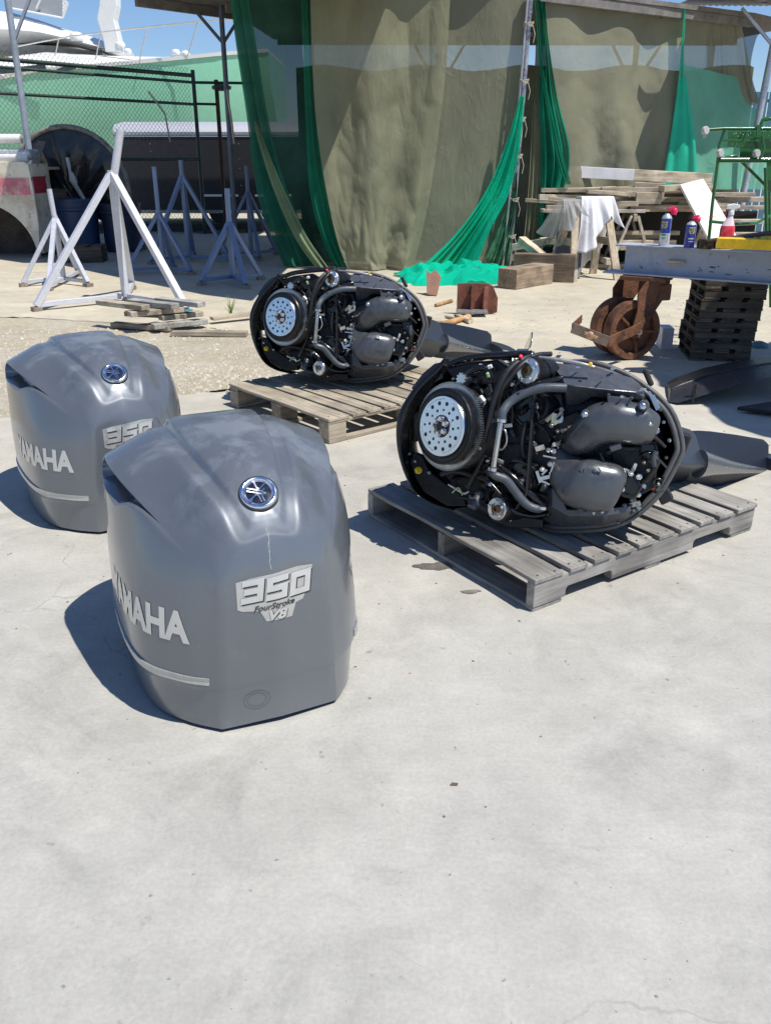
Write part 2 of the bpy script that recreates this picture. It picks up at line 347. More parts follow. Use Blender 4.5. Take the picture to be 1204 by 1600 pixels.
# oil spots
def blot(x, y, rx, ry, seed, m, label, name='oil_stain'):
    r_ = random.Random(seed); n = 40; ph = [r_.uniform(0, 6.28) for _ in range(5)]; vs = [(x, y, .0022)]
    for k in range(n):
        a_ = 2 * math.pi * k / n; q = 1 + .16 * math.sin(2 * a_ + ph[0]) + .12 * math.sin(3 * a_ + ph[1]) + .08 * math.sin(7 * a_ + ph[2]) + .05 * math.sin(13 * a_ + ph[3]); vs.append((x + rx * q * math.cos(a_), y + ry * q * math.sin(a_), .0022))
    o = MB().add(vs, [(0, 1 + k, 1 + (k + 1) % n) for k in range(n)]).build(name, m); tag(o, label, 'stain'); return o
OIL = mat('damp oil', (.16, .15, .13), .35, var=.3)
p_ = on_z(680, 885); blot(p_.x, p_.y, .07, .035, 1, OIL, 'dark oily stain in the shade beside the grey pallet'); p_ = on_z(735, 925); blot(p_.x, p_.y, .035, .014, 2, OIL, 'small oily stain nearest the corner of the grey pallet')

gr_ = MB(); rs = random.Random(14)
for i in range(700):
    x, y = rs.uniform(-2.2, 4.0), rs.uniform(.9, 9.5); s_ = rs.uniform(.0015, .0045) * (1 + y * .12); a0 = rs.random() * 6
    if x < -.6 and y > 4.3: continue
    b4 = [(x + s_ * math.cos(a0 + k * 1.57) * rs.uniform(.7, 1.4), y + s_ * math.sin(a0 + k * 1.57) * rs.uniform(.7, 1.4), .0004) for k in range(4)]
    gr_.add(b4 + [(x, y, s_ * .8)], [(0, 1, 4), (1, 2, 4), (2, 3, 4), (3, 0, 4)])
tag(gr_.build('grit', mat('grit', (.20, .18, .15), .9, var=.6, scale=3)), 'fine dark grit and crumbs scattered over the concrete', 'grit', kind='stuff')
# ------------------------------------------------------------------ outboard engine covers
# columns run round half the cover from the front centre (0) to the back centre (9); u sideways, v forwards
rows = {
 'bot': [(0, .012, .018), (.162, -.004, .012), (.248, -.085, .012), (.318, -.20, .013), (.342, -.40, .012), (.325, -.62, .014), (.245, -.77, .014), (.12, -.84, .014), (0, -.855, .014)],
 'low': [(0, .010, .08), (.158, -.004, .08), (.246, -.076, .08), (.322, -.192, .08), (.344, -.40, .08), (.328, -.62, .08), (.25, -.775, .08), (.12, -.845, .08), (0, -.86, .08)],
 'b0': [(0, .014, .128), (.156, .000, .128), (.247, -.070, .130), (.326, -.188, .132), (.349, -.395, .136), (.333, -.62, .14), (.253, -.78, .14), (.12, -.85, .14), (0, -.865, .14)],
 'b1': [(0, .015, .136), (.156, .001, .136), (.250, -.067, .138), (.335, -.181, .142), (.361, -.395, .147), (.344, -.625, .15), (.262, -.788, .15), (.123, -.858, .15), (0, -.873, .15)],
 'b2': [(0, .018, .165), (.154, .003, .165), (.250, -.063, .167), (.339, -.180, .170), (.366, -.395, .175), (.348, -.628, .178), (.266, -.79, .178), (.124, -.86, .178), (0, -.875, .178)],
 'm1': [(0, .023, .28), (.149, .005, .28), (.245, -.060, .285), (.335, -.185, .295), (.365, -.40, .305), (.348, -.63, .31), (.266, -.795, .30), (.124, -.865, .30), (0, -.88, .30)],
 'm2': [(0, .022, .37), (.144, .004, .36), (.232, -.066, .39), (.318, -.20, .42), (.356, -.405, .445), (.341, -.63, .45), (.26, -.79, .43), (.122, -.862, .42), (0, -.877, .42)],
 'u1': [(0, .017, .43), (.142, .002, .398), (.203, -.070, .470), (.268, -.195, .522), (.332, -.40, .575), (.338, -.60, .590), (.248, -.78, .52), (.118, -.855, .50), (0, -.87, .50)],
 'sh': [(0, .011, .465), (.140, .000, .418), (.188, -.072, .495), (.243, -.20, .546), (.316, -.40, .608), (.328, -.59, .622), (.24, -.77, .545), (.115, -.85, .52), (0, -.865, .52)],
 'sh2': [(0, .000, .498), (.126, -.006, .458), (.160, -.078, .532), (.205, -.205, .580), (.275, -.405, .641), (.288, -.59, .648), (.21, -.76, .58), (.10, -.84, .552), (0, -.857, .55)],
 'so': [(0, -.017, .535), (.086, -.020, .518), (.114, -.088, .592), (.150, -.212, .646), (.190, -.415, .690), (.198, -.59, .694), (.15, -.74, .63), (.07, -.82, .60), (0, -.845, .59)],
 'so2': [(0, -.024, .547), (.068, -.028, .538), (.094, -.096, .606), (.125, -.217, .653), (.162, -.417, .696), (.170, -.59, .700), (.13, -.733, .64), (.06, -.815, .61), (0, -.84, .60)],
 'gr': [(0, -.032, .560), (.049, -.036, .556), (.074, -.104, .617), (.100, -.222, .654), (.137, -.42, .702), (.143, -.59, .706), (.115, -.725, .65), (.055, -.81, .62), (0, -.838, .608)],
 'pl': [(0, -.042, .575), (.038, -.047, .577), (.063, -.110, .628), (.089, -.226, .672), (.125, -.42, .722), (.131, -.585, .725), (.105, -.715, .665), (.05, -.80, .63), (0, -.833, .615)],
 'pi': [(0, -.052, .589), (.023, -.060, .596), (.039, -.117, .640), (.055, -.230, .686), (.079, -.42, .732), (.082, -.58, .734), (.065, -.705, .675), (.03, -.795, .64), (0, -.83, .62)],
 'sp': [(0, -.064, .602), (0, -.085, .621), (0, -.135, .656), (0, -.235, .696), (0, -.42, .736), (0, -.575, .737), (0, -.695, .68), (0, -.785, .648), (0, -.825, .625)],
}
for _k in rows: rows[_k] = [(q[0] * (1, .995, .98, .962, .95, .95, .96, 1, 1)[i], q[1], q[2]) for i, q in enumerate(rows[_k])]
for _k, _d in (('sh2', .008), ('so', .016), ('so2', .018), ('gr', .019), ('pl', .020), ('pi', .021), ('sp', .022)):
    rows[_k] = [(q[0], q[1], q[2] - _d * (0, 0, .15, .55, 1, 1, .8, .5, .5)[i]) for i, q in enumerate(rows[_k])]
order = ['bot', 'low', 'b0', 'b1', 'b2', 'm1', 'm2', 'u1', 'sh', 'sh2', 'so', 'so2', 'gr', 'pl', 'pi', 'sp']
NC = 9; SUB = 8; RS = 5
def squeeze(p, side):
    if side > 0: return p
    v = -p.y; q = max(0, min(1, (.50 - p.z) / .15)); f = 1 - .11 * q * min(1, v / .16) if v > 0 else 1
    if v > .16: f = 1 - q * (.11 - .07 * min(1, (v - .16) / .35))
    return Vector((p.x * f, p.y, p.z))

def crease_rom(pts, n, creases):
    P = [Vector(p) for p in pts]; out = []
    for i in range(len(P) - 1):
        p1, p2 = P[i], P[i + 1]
        c0 = creases.get(i, 0); c3 = creases.get(i + 1, 0)
        p0 = (P[i - 1] if i else P[0] * 2 - P[1]).lerp(p1 * 2 - p2, c0)
        p3 = (P[i + 2] if i + 2 < len(P) else P[-1] * 2 - P[-2]).lerp(p2 * 2 - p1, c3)
        for k in range(n):
            t = k / n
            out.append(.5 * ((2 * p1) + (p2 - p0) * t + (2 * p0 - 5 * p1 + 4 * p2 - p3) * t * t + (3 * p1 - p0 - 3 * p2 + p3) * t ** 3))
    out.append(P[-1]); return out
def dense_row(k): return crease_rom(rows[k], SUB, {1: .92 if k in ('bot', 'low', 'b0', 'b1', 'b2', 'm1', 'm2', 'u1', 'sh') else .2})
base_rows = [dense_row(k) for k in order]
ncol = len(base_rows[0])
dense = []
colsC = []
for c in range(ncol): 
    w_ = max(0, min(1, (c / SUB - .9) / 1.0)); colsC.append(crease_rom([base_rows[r][c] for r in range(len(order))], RS, {8: w_, 12: .5, 13: .8}))
nrow = len(colsC[0])
# scoop: push the skin inwards under the shoulder lip, between columns 3 and 4.6
SCOOP = [[0.0] * nrow for _ in range(ncol)]
def side_point(j, r): return colsC[j][r]
def scoop_amt(jc, rr):
    # jc in columns, rr in rows; deepest just under 'u1'..'sh'
    if jc < 2.95 or jc > 5.2: return 0
    a = min(1, (jc - 2.95) / 1.0) * min(1, (5.2 - jc) / .35)
    lo = 6.75 - .0 * a; hi = 7.9
    lower = 7.9 - 1.22 * a
    if rr <= lower or rr >= hi: return 0
    e = min(1, (rr - lower) / .12, (hi - rr) / .10)
    return e * .055 * min(1, a * 1.6)
def cap_mesh(name, m, parent):
    mb = MB()
    RR = []
    rowpos = []
    for r in range(nrow):
        rowpos.append(r / RS)
    # refine rows around the scoop
    fine = []
    for r in range(nrow - 1):
        x0, x1 = rowpos[r], rowpos[r + 1]; n = 4 if 6.5 < x0 < 8.1 else 1
        for k in range(n): fine.append(x0 + (x1 - x0) * k / n)
    fine.append(rowpos[-1])
    cf = []
    for j in range(ncol - 1):
        x0, x1 = j / SUB, (j + 1) / SUB; n = 3 if 2.6 < x0 < 5.3 else 1
        for k in range(n): cf.append(x0 + (x1 - x0) * k / n)
    cf.append((ncol - 1) / SUB)
    def at(jc, rr):
        j = min(jc * SUB, ncol - 1.0001); r = min(rr * RS, nrow - 1.0001); j0, r0 = int(j), int(r); fj, fr_ = j - j0, r - r0
        return colsC[j0][r0].lerp(colsC[j0 + 1][r0], fj).lerp(colsC[j0][r0 + 1].lerp(colsC[j0 + 1][r0 + 1], fj), fr_)
    for side in (1, -1):
        grid = []
        for jc in cf:
            col_ = []
            for rr in fine:
                p = at(jc, rr).copy(); s_ = scoop_amt(jc, rr)
                if s_:
                    p.x -= s_; p.z -= s_ * .15
                p = squeeze(p, side); p.x *= side; col_.append(p)
            grid.append(col_)
        nr = len(fine); vs = [p for c_ in grid for p in c_]; fs = []
        for j in range(len(cf) - 1):
            for r in range(nr - 1):
                q = (j * nr + r, (j + 1) * nr + r, (j + 1) * nr + r + 1, j * nr + r + 1)
                fs.append(q if side == 1 else q[::-1])
        mb.add(vs, fs)
    me = bpy.data.meshes.new(name); me.from_pydata([(p[0], -p[1] * -1, p[2]) for p in mb.v], [], mb.f); me.update()
    bm = bmesh.new(); bm.from_mesh(me); bmesh.ops.remove_doubles(bm, verts=bm.verts, dist=1e-4); bmesh.ops.recalc_face_normals(bm, faces=bm.faces)
    # make sure the skin faces outwards
    tot = sum(f.normal.dot(f.calc_center_median() - Vector((0, -.43, .3))) * f.calc_area() for f in bm.faces)
    if tot < 0: bmesh.ops.reverse_faces(bm, faces=bm.faces)
    bm.to_mesh(me); bm.free()
    me.polygons.foreach_set('use_smooth', [True] * len(me.polygons)); me.set_sharp_from_angle(angle=R(50))
    o = bpy.data.objects.new(name, me); COL.objects.link(o); o.parent = parent; me.materials.append(m)
    return o, at
def cap_paint():
    m = bpy.data.materials.new('cover metallic paint'); m.use_nodes = True; nt = m.node_tree; L = nt.links; p = nt.nodes['Principled BSDF']
    tc = nt.nodes.new('ShaderNodeTexCoord'); V = tc.outputs['Object']
    def noise(sc, det, rough=.6, dist=0):
        n = nt.nodes.new('ShaderNodeTexNoise'); n.inputs['Scale'].default_value = sc; n.inputs['Detail'].default_value = det; n.inputs['Roughness'].default_value = rough; n.inputs['Distortion'].default_value = dist; L.new(V, n.inputs['Vector']); return n.outputs[0]
    def rng(src, a, b, c, d):
        r = nt.nodes.new('ShaderNodeMapRange'); r.inputs[1].default_value = a; r.inputs[2].default_value = b; r.inputs[3].default_value = c; r.inputs[4].default_value = d; L.new(src, r.inputs[0]); return r.outputs[0]
    def mul(a, b):
        q = nt.nodes.new('ShaderNodeMath'); q.operation = 'MULTIPLY'; L.new(a, q.inputs[0]); L.new(b, q.inputs[1]); return q.outputs[0]
    sep = nt.nodes.new('ShaderNodeSeparateXYZ'); L.new(V, sep.inputs[0])
    top = rng(sep.outputs[2], .50, .66, 0, 1)                     # weathering sits on the upward faces
    worn = mul(rng(noise(6, 7, .62, .3), .50, .62, 0, .9), top)
    haze_ = mul(rng(noise(3.2, 4, .5, .3), .40, .62, 0, 1), top)
    mx = nt.nodes.new('ShaderNodeMix'); mx.data_type = 'RGBA'; L.new(worn, mx.inputs[0]); mx.inputs[6].default_value = (.162, .178, .198, 1); mx.inputs[7].default_value = (.26, .29, .32, 1)
    fl = nt.nodes.new('ShaderNodeTexNoise'); fl.inputs['Scale'].default_value = 900; L.new(V, fl.inputs['Vector'])
    sc = nt.nodes.new('ShaderNodeVectorMath'); sc.operation = 'SCALE'; L.new(mx.outputs[2], sc.inputs[0]); L.new(rng(fl.outputs[0], .3, .7, .9, 1.1), sc.inputs['Scale'])
    # dust film and faint scuffs
    dust = mul(rng(noise(11, 9, .75), .55, .75, 0, .22), rng(noise(2.5, 3), .4, .6, .3, 1))
    m2 = nt.nodes.new('ShaderNodeMix'); m2.data_type = 'RGBA'; L.new(dust, m2.inputs[0]); L.new(sc.outputs[0], m2.inputs[6]); m2.inputs[7].default_value = (.33, .33, .31, 1)
    L.new(m2.outputs[2], p.inputs['Base Color'])
    p.inputs['Metallic'].default_value = .50
    q = nt.nodes.new('ShaderNodeMath'); q.operation = 'ADD'; L.new(rng(noise(5, 5), .3, .7, .36, .40), q.inputs[0]); L.new(rng(haze_, 0, 1, 0, .16), q.inputs[1]); L.new(q.outputs[0], p.inputs['Roughness'])
    q2 = nt.nodes.new('ShaderNodeMath'); q2.operation = 'SUBTRACT'; q2.inputs[0].default_value = .75; L.new(rng(worn, 0, 1, 0, .7), q2.inputs[1]); L.new(q2.outputs[0], p.inputs['Coat Weight'])
    L.new(rng(noise(9, 5), .3, .7, .07, .2), p.inputs['Coat Roughness'])
    b = nt.nodes.new('ShaderNodeBump'); b.inputs['Strength'].default_value = .015; b.inputs['Distance'].default_value = .004; L.new(noise(5, 4), b.inputs['Height']); L.new(b.outputs[0], p.inputs['Normal'])
    return m
PAINT = cap_paint()
SILVER = mat('silver lettering', (.66, .66, .64), .36, .65, .06)
PLATE = mat('badge plate', (.50, .50, .48), .32, .55, .10)
BADGE_D = mat('badge dark', (.03, .032, .036), .35, 0, .1)
CHROME = mat('bright chrome', (.80, .82, .85), .12, 1.0, .05)
EMB_D = mat('emblem dark disc', (.010, .012, .022), .12, 0, .1, coat=1)
BLACK = mat('black plastic', (.012, .012, .013), .42, 0, .2)
def flat_mesh(polys, step=.012):
    """polys in (s,t); returns a bmesh finely cut so that it can follow a curved skin"""
    bm = bmesh.new()
    for q in polys:
        vs = [bm.verts.new((x, y, 0)) for x, y in q]
        f = bm.faces.new(vs)
    bmesh.ops.triangulate(bm, faces=bm.faces[:])
    return cut(bm, step)
def cut(bm, step):
    xs = [v.co.x for v in bm.verts]; ys = [v.co.y for v in bm.verts]
    for ax, lo, hi in ((0, min(xs), max(xs)), (1, min(ys), max(ys))):
        q = lo + step
        while q < hi:
            co = [0, 0, 0]; no = [0, 0, 0]; co[ax] = q; no[ax] = 1
            bmesh.ops.bisect_plane(bm, geom=bm.verts[:] + bm.edges[:] + bm.faces[:], plane_co=co, plane_no=no, dist=1e-6); q += step
    return bm
def text_bm(txt, size, shear=0, bold=0.0, sx=1.0, step=.012):
    c = bpy.data.curves.new('t', 'FONT'); c.body = txt; c.size = size; c.shear = shear; c.offset = bold; c.resolution_u = 4
    o = bpy.data.objects.new('t', c); COL.objects.link(o)
    dg = bpy.context.evaluated_depsgraph_get(); me = bpy.data.meshes.new_from_object(o.evaluated_get(dg))
    bpy.data.objects.remove(o); bm = bmesh.new(); bm.from_mesh(me); bpy.data.meshes.remove(me)
    bmesh.ops.triangulate(bm, faces=bm.faces[:])
    xs = [v.co.x for v in bm.verts]; x0 = min(xs); w = (max(xs) - x0) * sx
    for v in bm.verts: v.co.x = (v.co.x - x0) * sx
    return cut(bm, step), w
def wrap(bm, fmap, name, m, parent, thick=.0015):
    """fmap: (s, t) -> (point, normal) on the skin"""
    for v in bm.verts:
        p, n_ = fmap(v.co.x, v.co.y); v.co = p + n_ * thick
    me = bpy.data.meshes.new(name); bm.to_mesh(me); bm.free()
    o = bpy.data.objects.new(name, me); COL.objects.link(o); o.parent = parent; me.materials.append(m)
    return o
def make_cover(first=True):
    root = empty('engine_cover')
    shell, at = cap_mesh('shell', PAINT, root)
    me = shell.data
    bvh = BVHTree.FromPolygons([v.co.copy() for v in me.vertices], [tuple(p.vertices) for p in me.polygons])
    def proj(o, ex, ey, dirn):
        o, ex, ey, dirn = Vector(o), Vector(ex).normalized(), Vector(ey).normalized(), Vector(dirn).normalized()
        def f(s_, t_):
            p = o + ex * s_ + ey * t_
            h_, n_, i_, d_ = bvh.ray_cast(p + dirn * .25, -dirn)
            if h_ is None:
                h_, n_, i_, d_ = bvh.find_nearest(p)
            if n_.dot(dirn) < 0: n_ = -n_
            return h_, n_
        return f
    # emblem: round badge with three crossed tuning forks, set on the nose of the raised panel
    ec = Vector((0, -.092, .626)); en = Vector((0, .75, .66)).normalized(); ex = Vector((1, 0, 0)); ey = en.cross(ex)
    def emb(x, y, z): return ec + ex * x + ey * y + en * z
    h0, n0, _, _ = bvh.ray_cast(ec + en * .2, -en)
    ec = h0 + n0 * .0015; en = n0.normalized(); ex = Vector((-1, 0, 0)); ey = en.cross(ex)
    r0 = .047
    eb = MB().lathe([(r0 + .004, -.02), (r0 + .004, .001), (r0 + .001, .003)], ec, en, 40).build('emblem_base', BADGE_D, root, 40)
    MB().lathe([(r0, 0), (r0 - .0005, .006), (r0 - .004, .0085), (r0 - .009, .0075), (r0 - .0105, .004)], ec, en, 48).build('emblem_ring', CHROME, eb, 60)
    MB().lathe([(.0375, .0035), (.020, .0052), (0, .0056)], ec, en, 40).build('emblem_disc', EMB_D, eb, 60)
    fk = MB()
    for k in range(3):
        a0 = R(90 + 120 * k + 8)
        d = Vector((math.cos(a0), math.sin(a0))); s_ = Vector((-d.y, d.x))
        def ln(p, q, w):
            p3 = emb(*(d * p[0] + s_ * p[1]), .0068); q3 = emb(*(d * q[0] + s_ * q[1]), .0068); fk.bar(p3, q3, w, .0016, en)
        ln((.014, 0), (.030, 0), .0042); ln((.030, 0), (.0365, 0), .0082)
        ln((.0365, 0), (.0385, 0), .0042)
        for sg in (-1, 1):
            ln((.014, 0), (.008, sg * .0042), .0032); ln((.008, sg * .0042), (-.030, sg * .0042), .0030)
    fk.build('fork_mark', CHROME, eb)
    # badge under the crest: plate, block digits and two lines of lettering
    fb = proj((0, .03, .40), (-1, 0, 0), (0, .05, 1), (0, 1, .08))
    plate = [(-.088, -.040), (-.045, -.046), (-.036, -.064), (-.030, -.078), (.038, -.078), (.047, -.052), (.050, -.042), (.070, -.036), (.084, -.010), (.104, .052), (.060, .056), (-.062, .046), (-.098, .040), (-.100, -.034)]
    wrap(flat_mesh([plate], .012), fb, 'badge', PLATE, root, .0012)
    bad = [c for c in root.children if c.name.startswith('badge')][0]
    def sk(q, dx=0, dy=0): return [(x + .16 * y + dx + .0, y + dy + .06 * x) for x, y in q]
    def digit(k):
        w, h_, t_ = .056, .062, .016
        if k == 3: return [[(0, h_ - t_), (w, h_ - t_), (w, h_), (0, h_)], [(.006, h_ / 2 - t_ / 2), (w - t_, h_ / 2 - t_ / 2), (w - t_, h_ / 2 + t_ / 2), (.006, h_ / 2 + t_ / 2)], [(0, 0), (w, 0), (w, t_), (0, t_)], [(w - t_, t_), (w, t_), (w, h_ - t_), (w - t_, h_ - t_)]]
        if k == 5: return [[(0, h_ - t_), (w, h_ - t_), (w, h_), (0, h_)], [(0, h_ / 2 - t_ / 2), (w, h_ / 2 - t_ / 2), (w, h_ / 2 + t_ / 2), (0, h_ / 2 + t_ / 2)], [(0, 0), (w, 0), (w, t_), (0, t_)], [(0, h_ / 2 + t_ / 2), (t_, h_ / 2 + t_ / 2), (t_, h_ - t_), (0, h_ - t_)], [(w - t_, t_), (w, t_), (w, h_ / 2 - t_ / 2), (w - t_, h_ / 2 - t_ / 2)]]
        return [[(0, 0), (w, 0), (w, t_), (0, t_)], [(0, h_ - t_), (w, h_ - t_), (w, h_), (0, h_)], [(0, t_), (t_, t_), (t_, h_ - t_), (0, h_ - t_)], [(w - t_, t_), (w, t_), (w, h_ - t_), (w - t_, h_ - t_)]]
    dk, lt = [], []
    for i, kk in enumerate((3, 5, 0)):
        for q in digit(kk):
            lt.append(sk(q, -.092 + i * .0625, -.020)); dk.append(sk(q, -.0885 + i * .0625, -.0245))
    wrap(flat_mesh(dk, .012), fb, 'digit_shadow', BADGE_D, bad, .0020)
    wrap(flat_mesh(lt, .012), fb, 'digits', SILVER, bad, .0034)
    bm, w = text_bm('FourStroke', .022, .35, .0004, 1.05)
    for v in bm.verts: v.co.x += -.060; v.co.y += -.043 + .06 * (v.co.x)
    wrap(bm, fb, 'small_lettering', BADGE_D, bad, .0026)
    bm, w = text_bm('V8', .038, .3, .0016, 1.15)
    for v in bm.verts: v.co.x += -.022; v.co.y += -.074
    bm2 = bm.copy()
    for v in bm2.verts: v.co.x += .0025; v.co.y -= .0025
    wrap(bm2, fb, 'badge_mark_shadow', BADGE_D, bad, .0020); wrap(bm, fb, 'badge_mark', SILVER, bad, .0034)
    # big lettering that runs round each side, following the skin
    def colz(jc, z):
        lo, hi = 4.0, 7.0
        for _ in range(22):
            mdd = (lo + hi) / 2
            if at(jc, mdd).z < z: lo = mdd
            else: hi = mdd
        return at(jc, lo)
    arc = [(1.02, 0.0)]; pj_ = colz(1.02, .28); jj = 1.02
    while jj < 7:
        jj += .04; q = colz(jj, .28); arc.append((jj, arc[-1][1] + (q - pj_).length)); pj_ = q
    def j_at(d):
        for (ja, da), (jb, db) in zip(arc, arc[1:]):
            if da <= d <= db: return ja + (jb - ja) * (d - da) / max(db - da, 1e-6)
        return arc[-1][0]
    for side in (-1, 1):
        bm, w = text_bm('YAMAHA', .112, 0, .0050, .86, .016)
        def fmap(s_, t_, side=side):
            d = (.078 + (w - s_)) if side == 1 else (.17 + s_)
            j = j_at(max(d, .001)); p = colz(j, .274 + t_).copy(); e1 = colz(j + .03, .274 + t_); e2 = colz(j, .274 + t_ + .01)
            n_ = (e1 - p).cross(e2 - p)
            n_.normalize()
            if n_.dot(Vector((1, .4, 0))) < 0: n_ = -n_
            p = squeeze(p, side); p.x *= side; n_.x *= side
            return p, n_
        wrap(bm, fmap, 'lettering', SILVER, root, .0016)
        # double pinstripe moulding on the belt
        st = MB()
        def zz(j, z):
            p = colz(j, z); return p
        L_ = []
        ring = []
        d = .03 if side == 1 else .14
        while d < .80:
            j = j_at(d); p = at(j, 3.72).copy(); q = at(j, 4.06).copy(); e1 = at(j + .03, 4.4); n_ = (e1 - p).cross(q - p).normalized()
            if n_.dot(Vector((1, .4, 0))) < 0: n_ = -n_
            mid = at(j, 3.9).copy()
            prof = [p + n_ * .0005, p + n_ * .005, mid + n_ * .002, q + n_ * .005, q + n_ * .0005]
            ring.append([Vector((squeeze(v, side).x * side, v.y, v.z)) for v in prof]); d += .012
        st.loft(ring); st.build('belt_strip', PLATE, root, 40)
    # rubber feet and the round moulded mark low on the front
    for u_, v_ in ((-.15, -.03), (.2, -.08), (-.27, -.62), (.27, -.62)):
        MB().lathe([(.013, 0), (.015, .006), (.011, .03), (.02, .05)], (u_, v_, 0), (0, 0, 1), 14).build('rubber_foot', BLACK, root, 40)
    fb2 = proj((.065, .01, .085), (-1, 0, 0), (0, 0, 1), (0, 1, 0))
    mk = []
    for r_ in (.030, .022):
        for k in range(28):
            a0, a1 = 2 * math.pi * k / 28, 2 * math.pi * (k + 1) / 28
            mk.append([(math.cos(a0) * r_ * 1.2, math.sin(a0) * r_), (math.cos(a1) * r_ * 1.2, math.sin(a1) * r_), (math.cos(a1) * (r_ - .002) * 1.2, math.sin(a1) * (r_ - .002)), (math.cos(a0) * (r_ - .002) * 1.2, math.sin(a0) * (r_ - .002))])
    wrap(flat_mesh(mk, .05), fb2, 'moulded_mark', mat('faint mark', (.155, .172, .195), .4, .6, .05), root, .0006)
    # intake: dark slotted back inside each scoop
    # inside of the cover
    mb = MB(); n_ = 40; r1 = [];
    for k in range(ncol): r1.append(at(k / SUB, .25))
    ring = [Vector((p.x * .955, (p.y + .43) * .955 - .43, .03)) for p in r1] + [Vector((-squeeze(p, -1).x * .955, (p.y + .43) * .955 - .43, .03)) for p in r1[::-1][1:-1]]
    ring2 = [Vector((p.x, p.y, .10)) for p in ring]
    mb.loft([ring, ring2], cap=False); mb.build('inner_lip', BLACK, root, 40)
    MB().loft([[Vector((p.x * .99, p.y, .105)) for p in ring], [Vector((p.x * .9, p.y * .9, .112)) for p in ring]]).build('inner_liner', BLACK, root)
    return root
cover = make_cover()
tag(cover, 'grey metallic outboard engine cover nearest the camera, a hairline crack under its round emblem', 'engine cover', 'outboard engine covers standing on the concrete')
cov2 = copy_tree(cover)
tag(cov2, 'grey metallic outboard engine cover farther back at the left, half hidden by the nearer one')
cover.location = (-.283, 1.905, 0); cover.rotation_euler = (0, 0, 0.4233 + math.pi)
cov2.location = (-1.022, 3.215, 0); cov2.rotation_euler = (0, 0, 0.571 + math.pi)
# hairline crack, only on the near cover
_sh = [c for c in cover.children if c.name.startswith('shell')][0]
_b = BVHTree.FromPolygons([v.co.copy() for v in _sh.data.vertices], [tuple(p.vertices) for p in _sh.data.polygons])
ck = []; _x = 0
for i in range(22):
    z = .566 - i * .0052; _x += random.uniform(-.0022, .003)
    h_, nn_, _, _ = _b.ray_cast(Vector((_x + .002, .4, z + .12)), Vector((0, -1, -.3)).normalized())
    if h_: ck.append(h_ + nn_ * .0004)
MB().tube(ck, [.0005 if i % 4 else .0009 for i in range(len(ck))], 5).build('crack', mat('crack filler', (.55, .55, .52), .8), cover)
# ------------------------------------------------------------------ pallets
W_GREY = [wood('weathered pallet wood', (.30, .285, .26), (.44, .42, .385), a) for a in range(3)]
W_TAN = [wood('tan pallet wood', (.36, .31, .235), (.52, .46, .36), a) for a in range(3)]
W_DARK = [wood('dark pallet wood', (.11, .09, .07), (.19, .155, .125), a) for a in range(3)]
NAIL = mat('rusty nail', (.07, .045, .03), .8)
def wobble(b, seed, amt=.0016):
    pass
def plank(name, a, b_, w, h_, m, parent, rs, bev=.002):
    """a board whose faces are slightly uneven, running a -> b"""
    a, b_ = Vector(a), Vector(b_); x = (b_ - a).normalized(); y = Vector((0, 0, 1)).cross(x)
    if y.length < .05: y = Vector((0, 1, 0))
    y.normalize(); z = x.cross(y); n = 7; rings = []
    for i in range(n):
        c = a.lerp(b_, i / (n - 1)); dy = rs.uniform(-1, 1) * .0022; dz = rs.uniform(-1, 1) * .0012
        e = [rs.uniform(-.0014, .0014) for _ in range(4)]
        rings.append([c + y * (w / 2 + e[0] + dy) + z * (h_ / 2 + dz), c + y * (-w / 2 + e[1] + dy) + z * (h_ / 2 + dz), c + y * (-w / 2 + e[2] + dy) + z * (-h_ / 2 + dz), c + y * (w / 2 + e[3] + dy) + z * (-h_ / 2 + dz)])
    return MB().loft(rings).build(name, m, parent, None, bev, 1)
def nails(pts, parent, name='nail_heads'):
    for p in pts: MB().lathe([(.0042, -.001), (.0042, .0008), (.002, .0014)], p, (0, 0, 1), 8).build('nail_head', NAIL, parent)
def stringer_pallet():
    """x along the stringers (1.219), y along the deck boards (1.016), corner at the origin, z up"""
    rs = random.Random(5); root = empty('stringer_pallet'); LX, LY = 1.219, 1.016
    for i, yc in enumerate((.019, LY / 2, LY - .019)):
        w = .0375; z0, z1 = .0165, .1065
        prof = [(0, z0), (.150, z0)]
        def notch(x0, x1):
            return [(x0, z0), (x0, z0 + .026), (x0 + .004, z0 + .033), (x0 + .012, z0 + .0375), (x1 - .012, z0 + .0375), (x1 - .004, z0 + .033), (x1, z0 + .026), (x1, z0)]
        prof = [(0, z0)] + notch(.152, .152 + .229) + notch(LX - .152 - .229, LX - .152) + [(LX, z0), (LX, z1), (0, z1)]
        mb = MB(); mb.prism(prof, -w / 2, w / 2, lambda p, yc=yc: Vector((p.x, yc - p.z, p.y)))
        mb.build('stringer', W_GREY[0], root, None, .0025, 1)
    xs = []; widths = [.130, .082, .086, .080, .084, .082, .088, .082, .085, .128]; gap = (LX - sum(widths)) / (len(widths) - 1); x = 0; nl = []
    for i, w in enumerate(widths):
        xx = x + w / 2 + rs.uniform(-.002, .002)
        plank('deck_board', (xx, -.006 + rs.uniform(-.004, .004), .1158 + rs.uniform(-.0006, .0006)), (xx + rs.uniform(-.003, .003), LY + rs.uniform(-.004, .006), .1158), w, .0165, W_GREY[1], root, rs)
        for yc in (.019, LY / 2, LY - .019):
            for q in (-.28, .28): nl.append((xx + q * w, yc + rs.uniform(-.006, .006), .1242))
        x += w + gap
    for x0, w in ((0, .135), (LX / 2 - .045, .089), (LX - .135, .135)):
        plank('bottom_board', (x0 + w / 2 + .004, .004, .0083), (x0 + w / 2, LY - .004, .0083), w, .0155, W_GREY[1], root, rs)
    nails(nl, root)
    # knots and nail holes in the sunlit boards
    return root
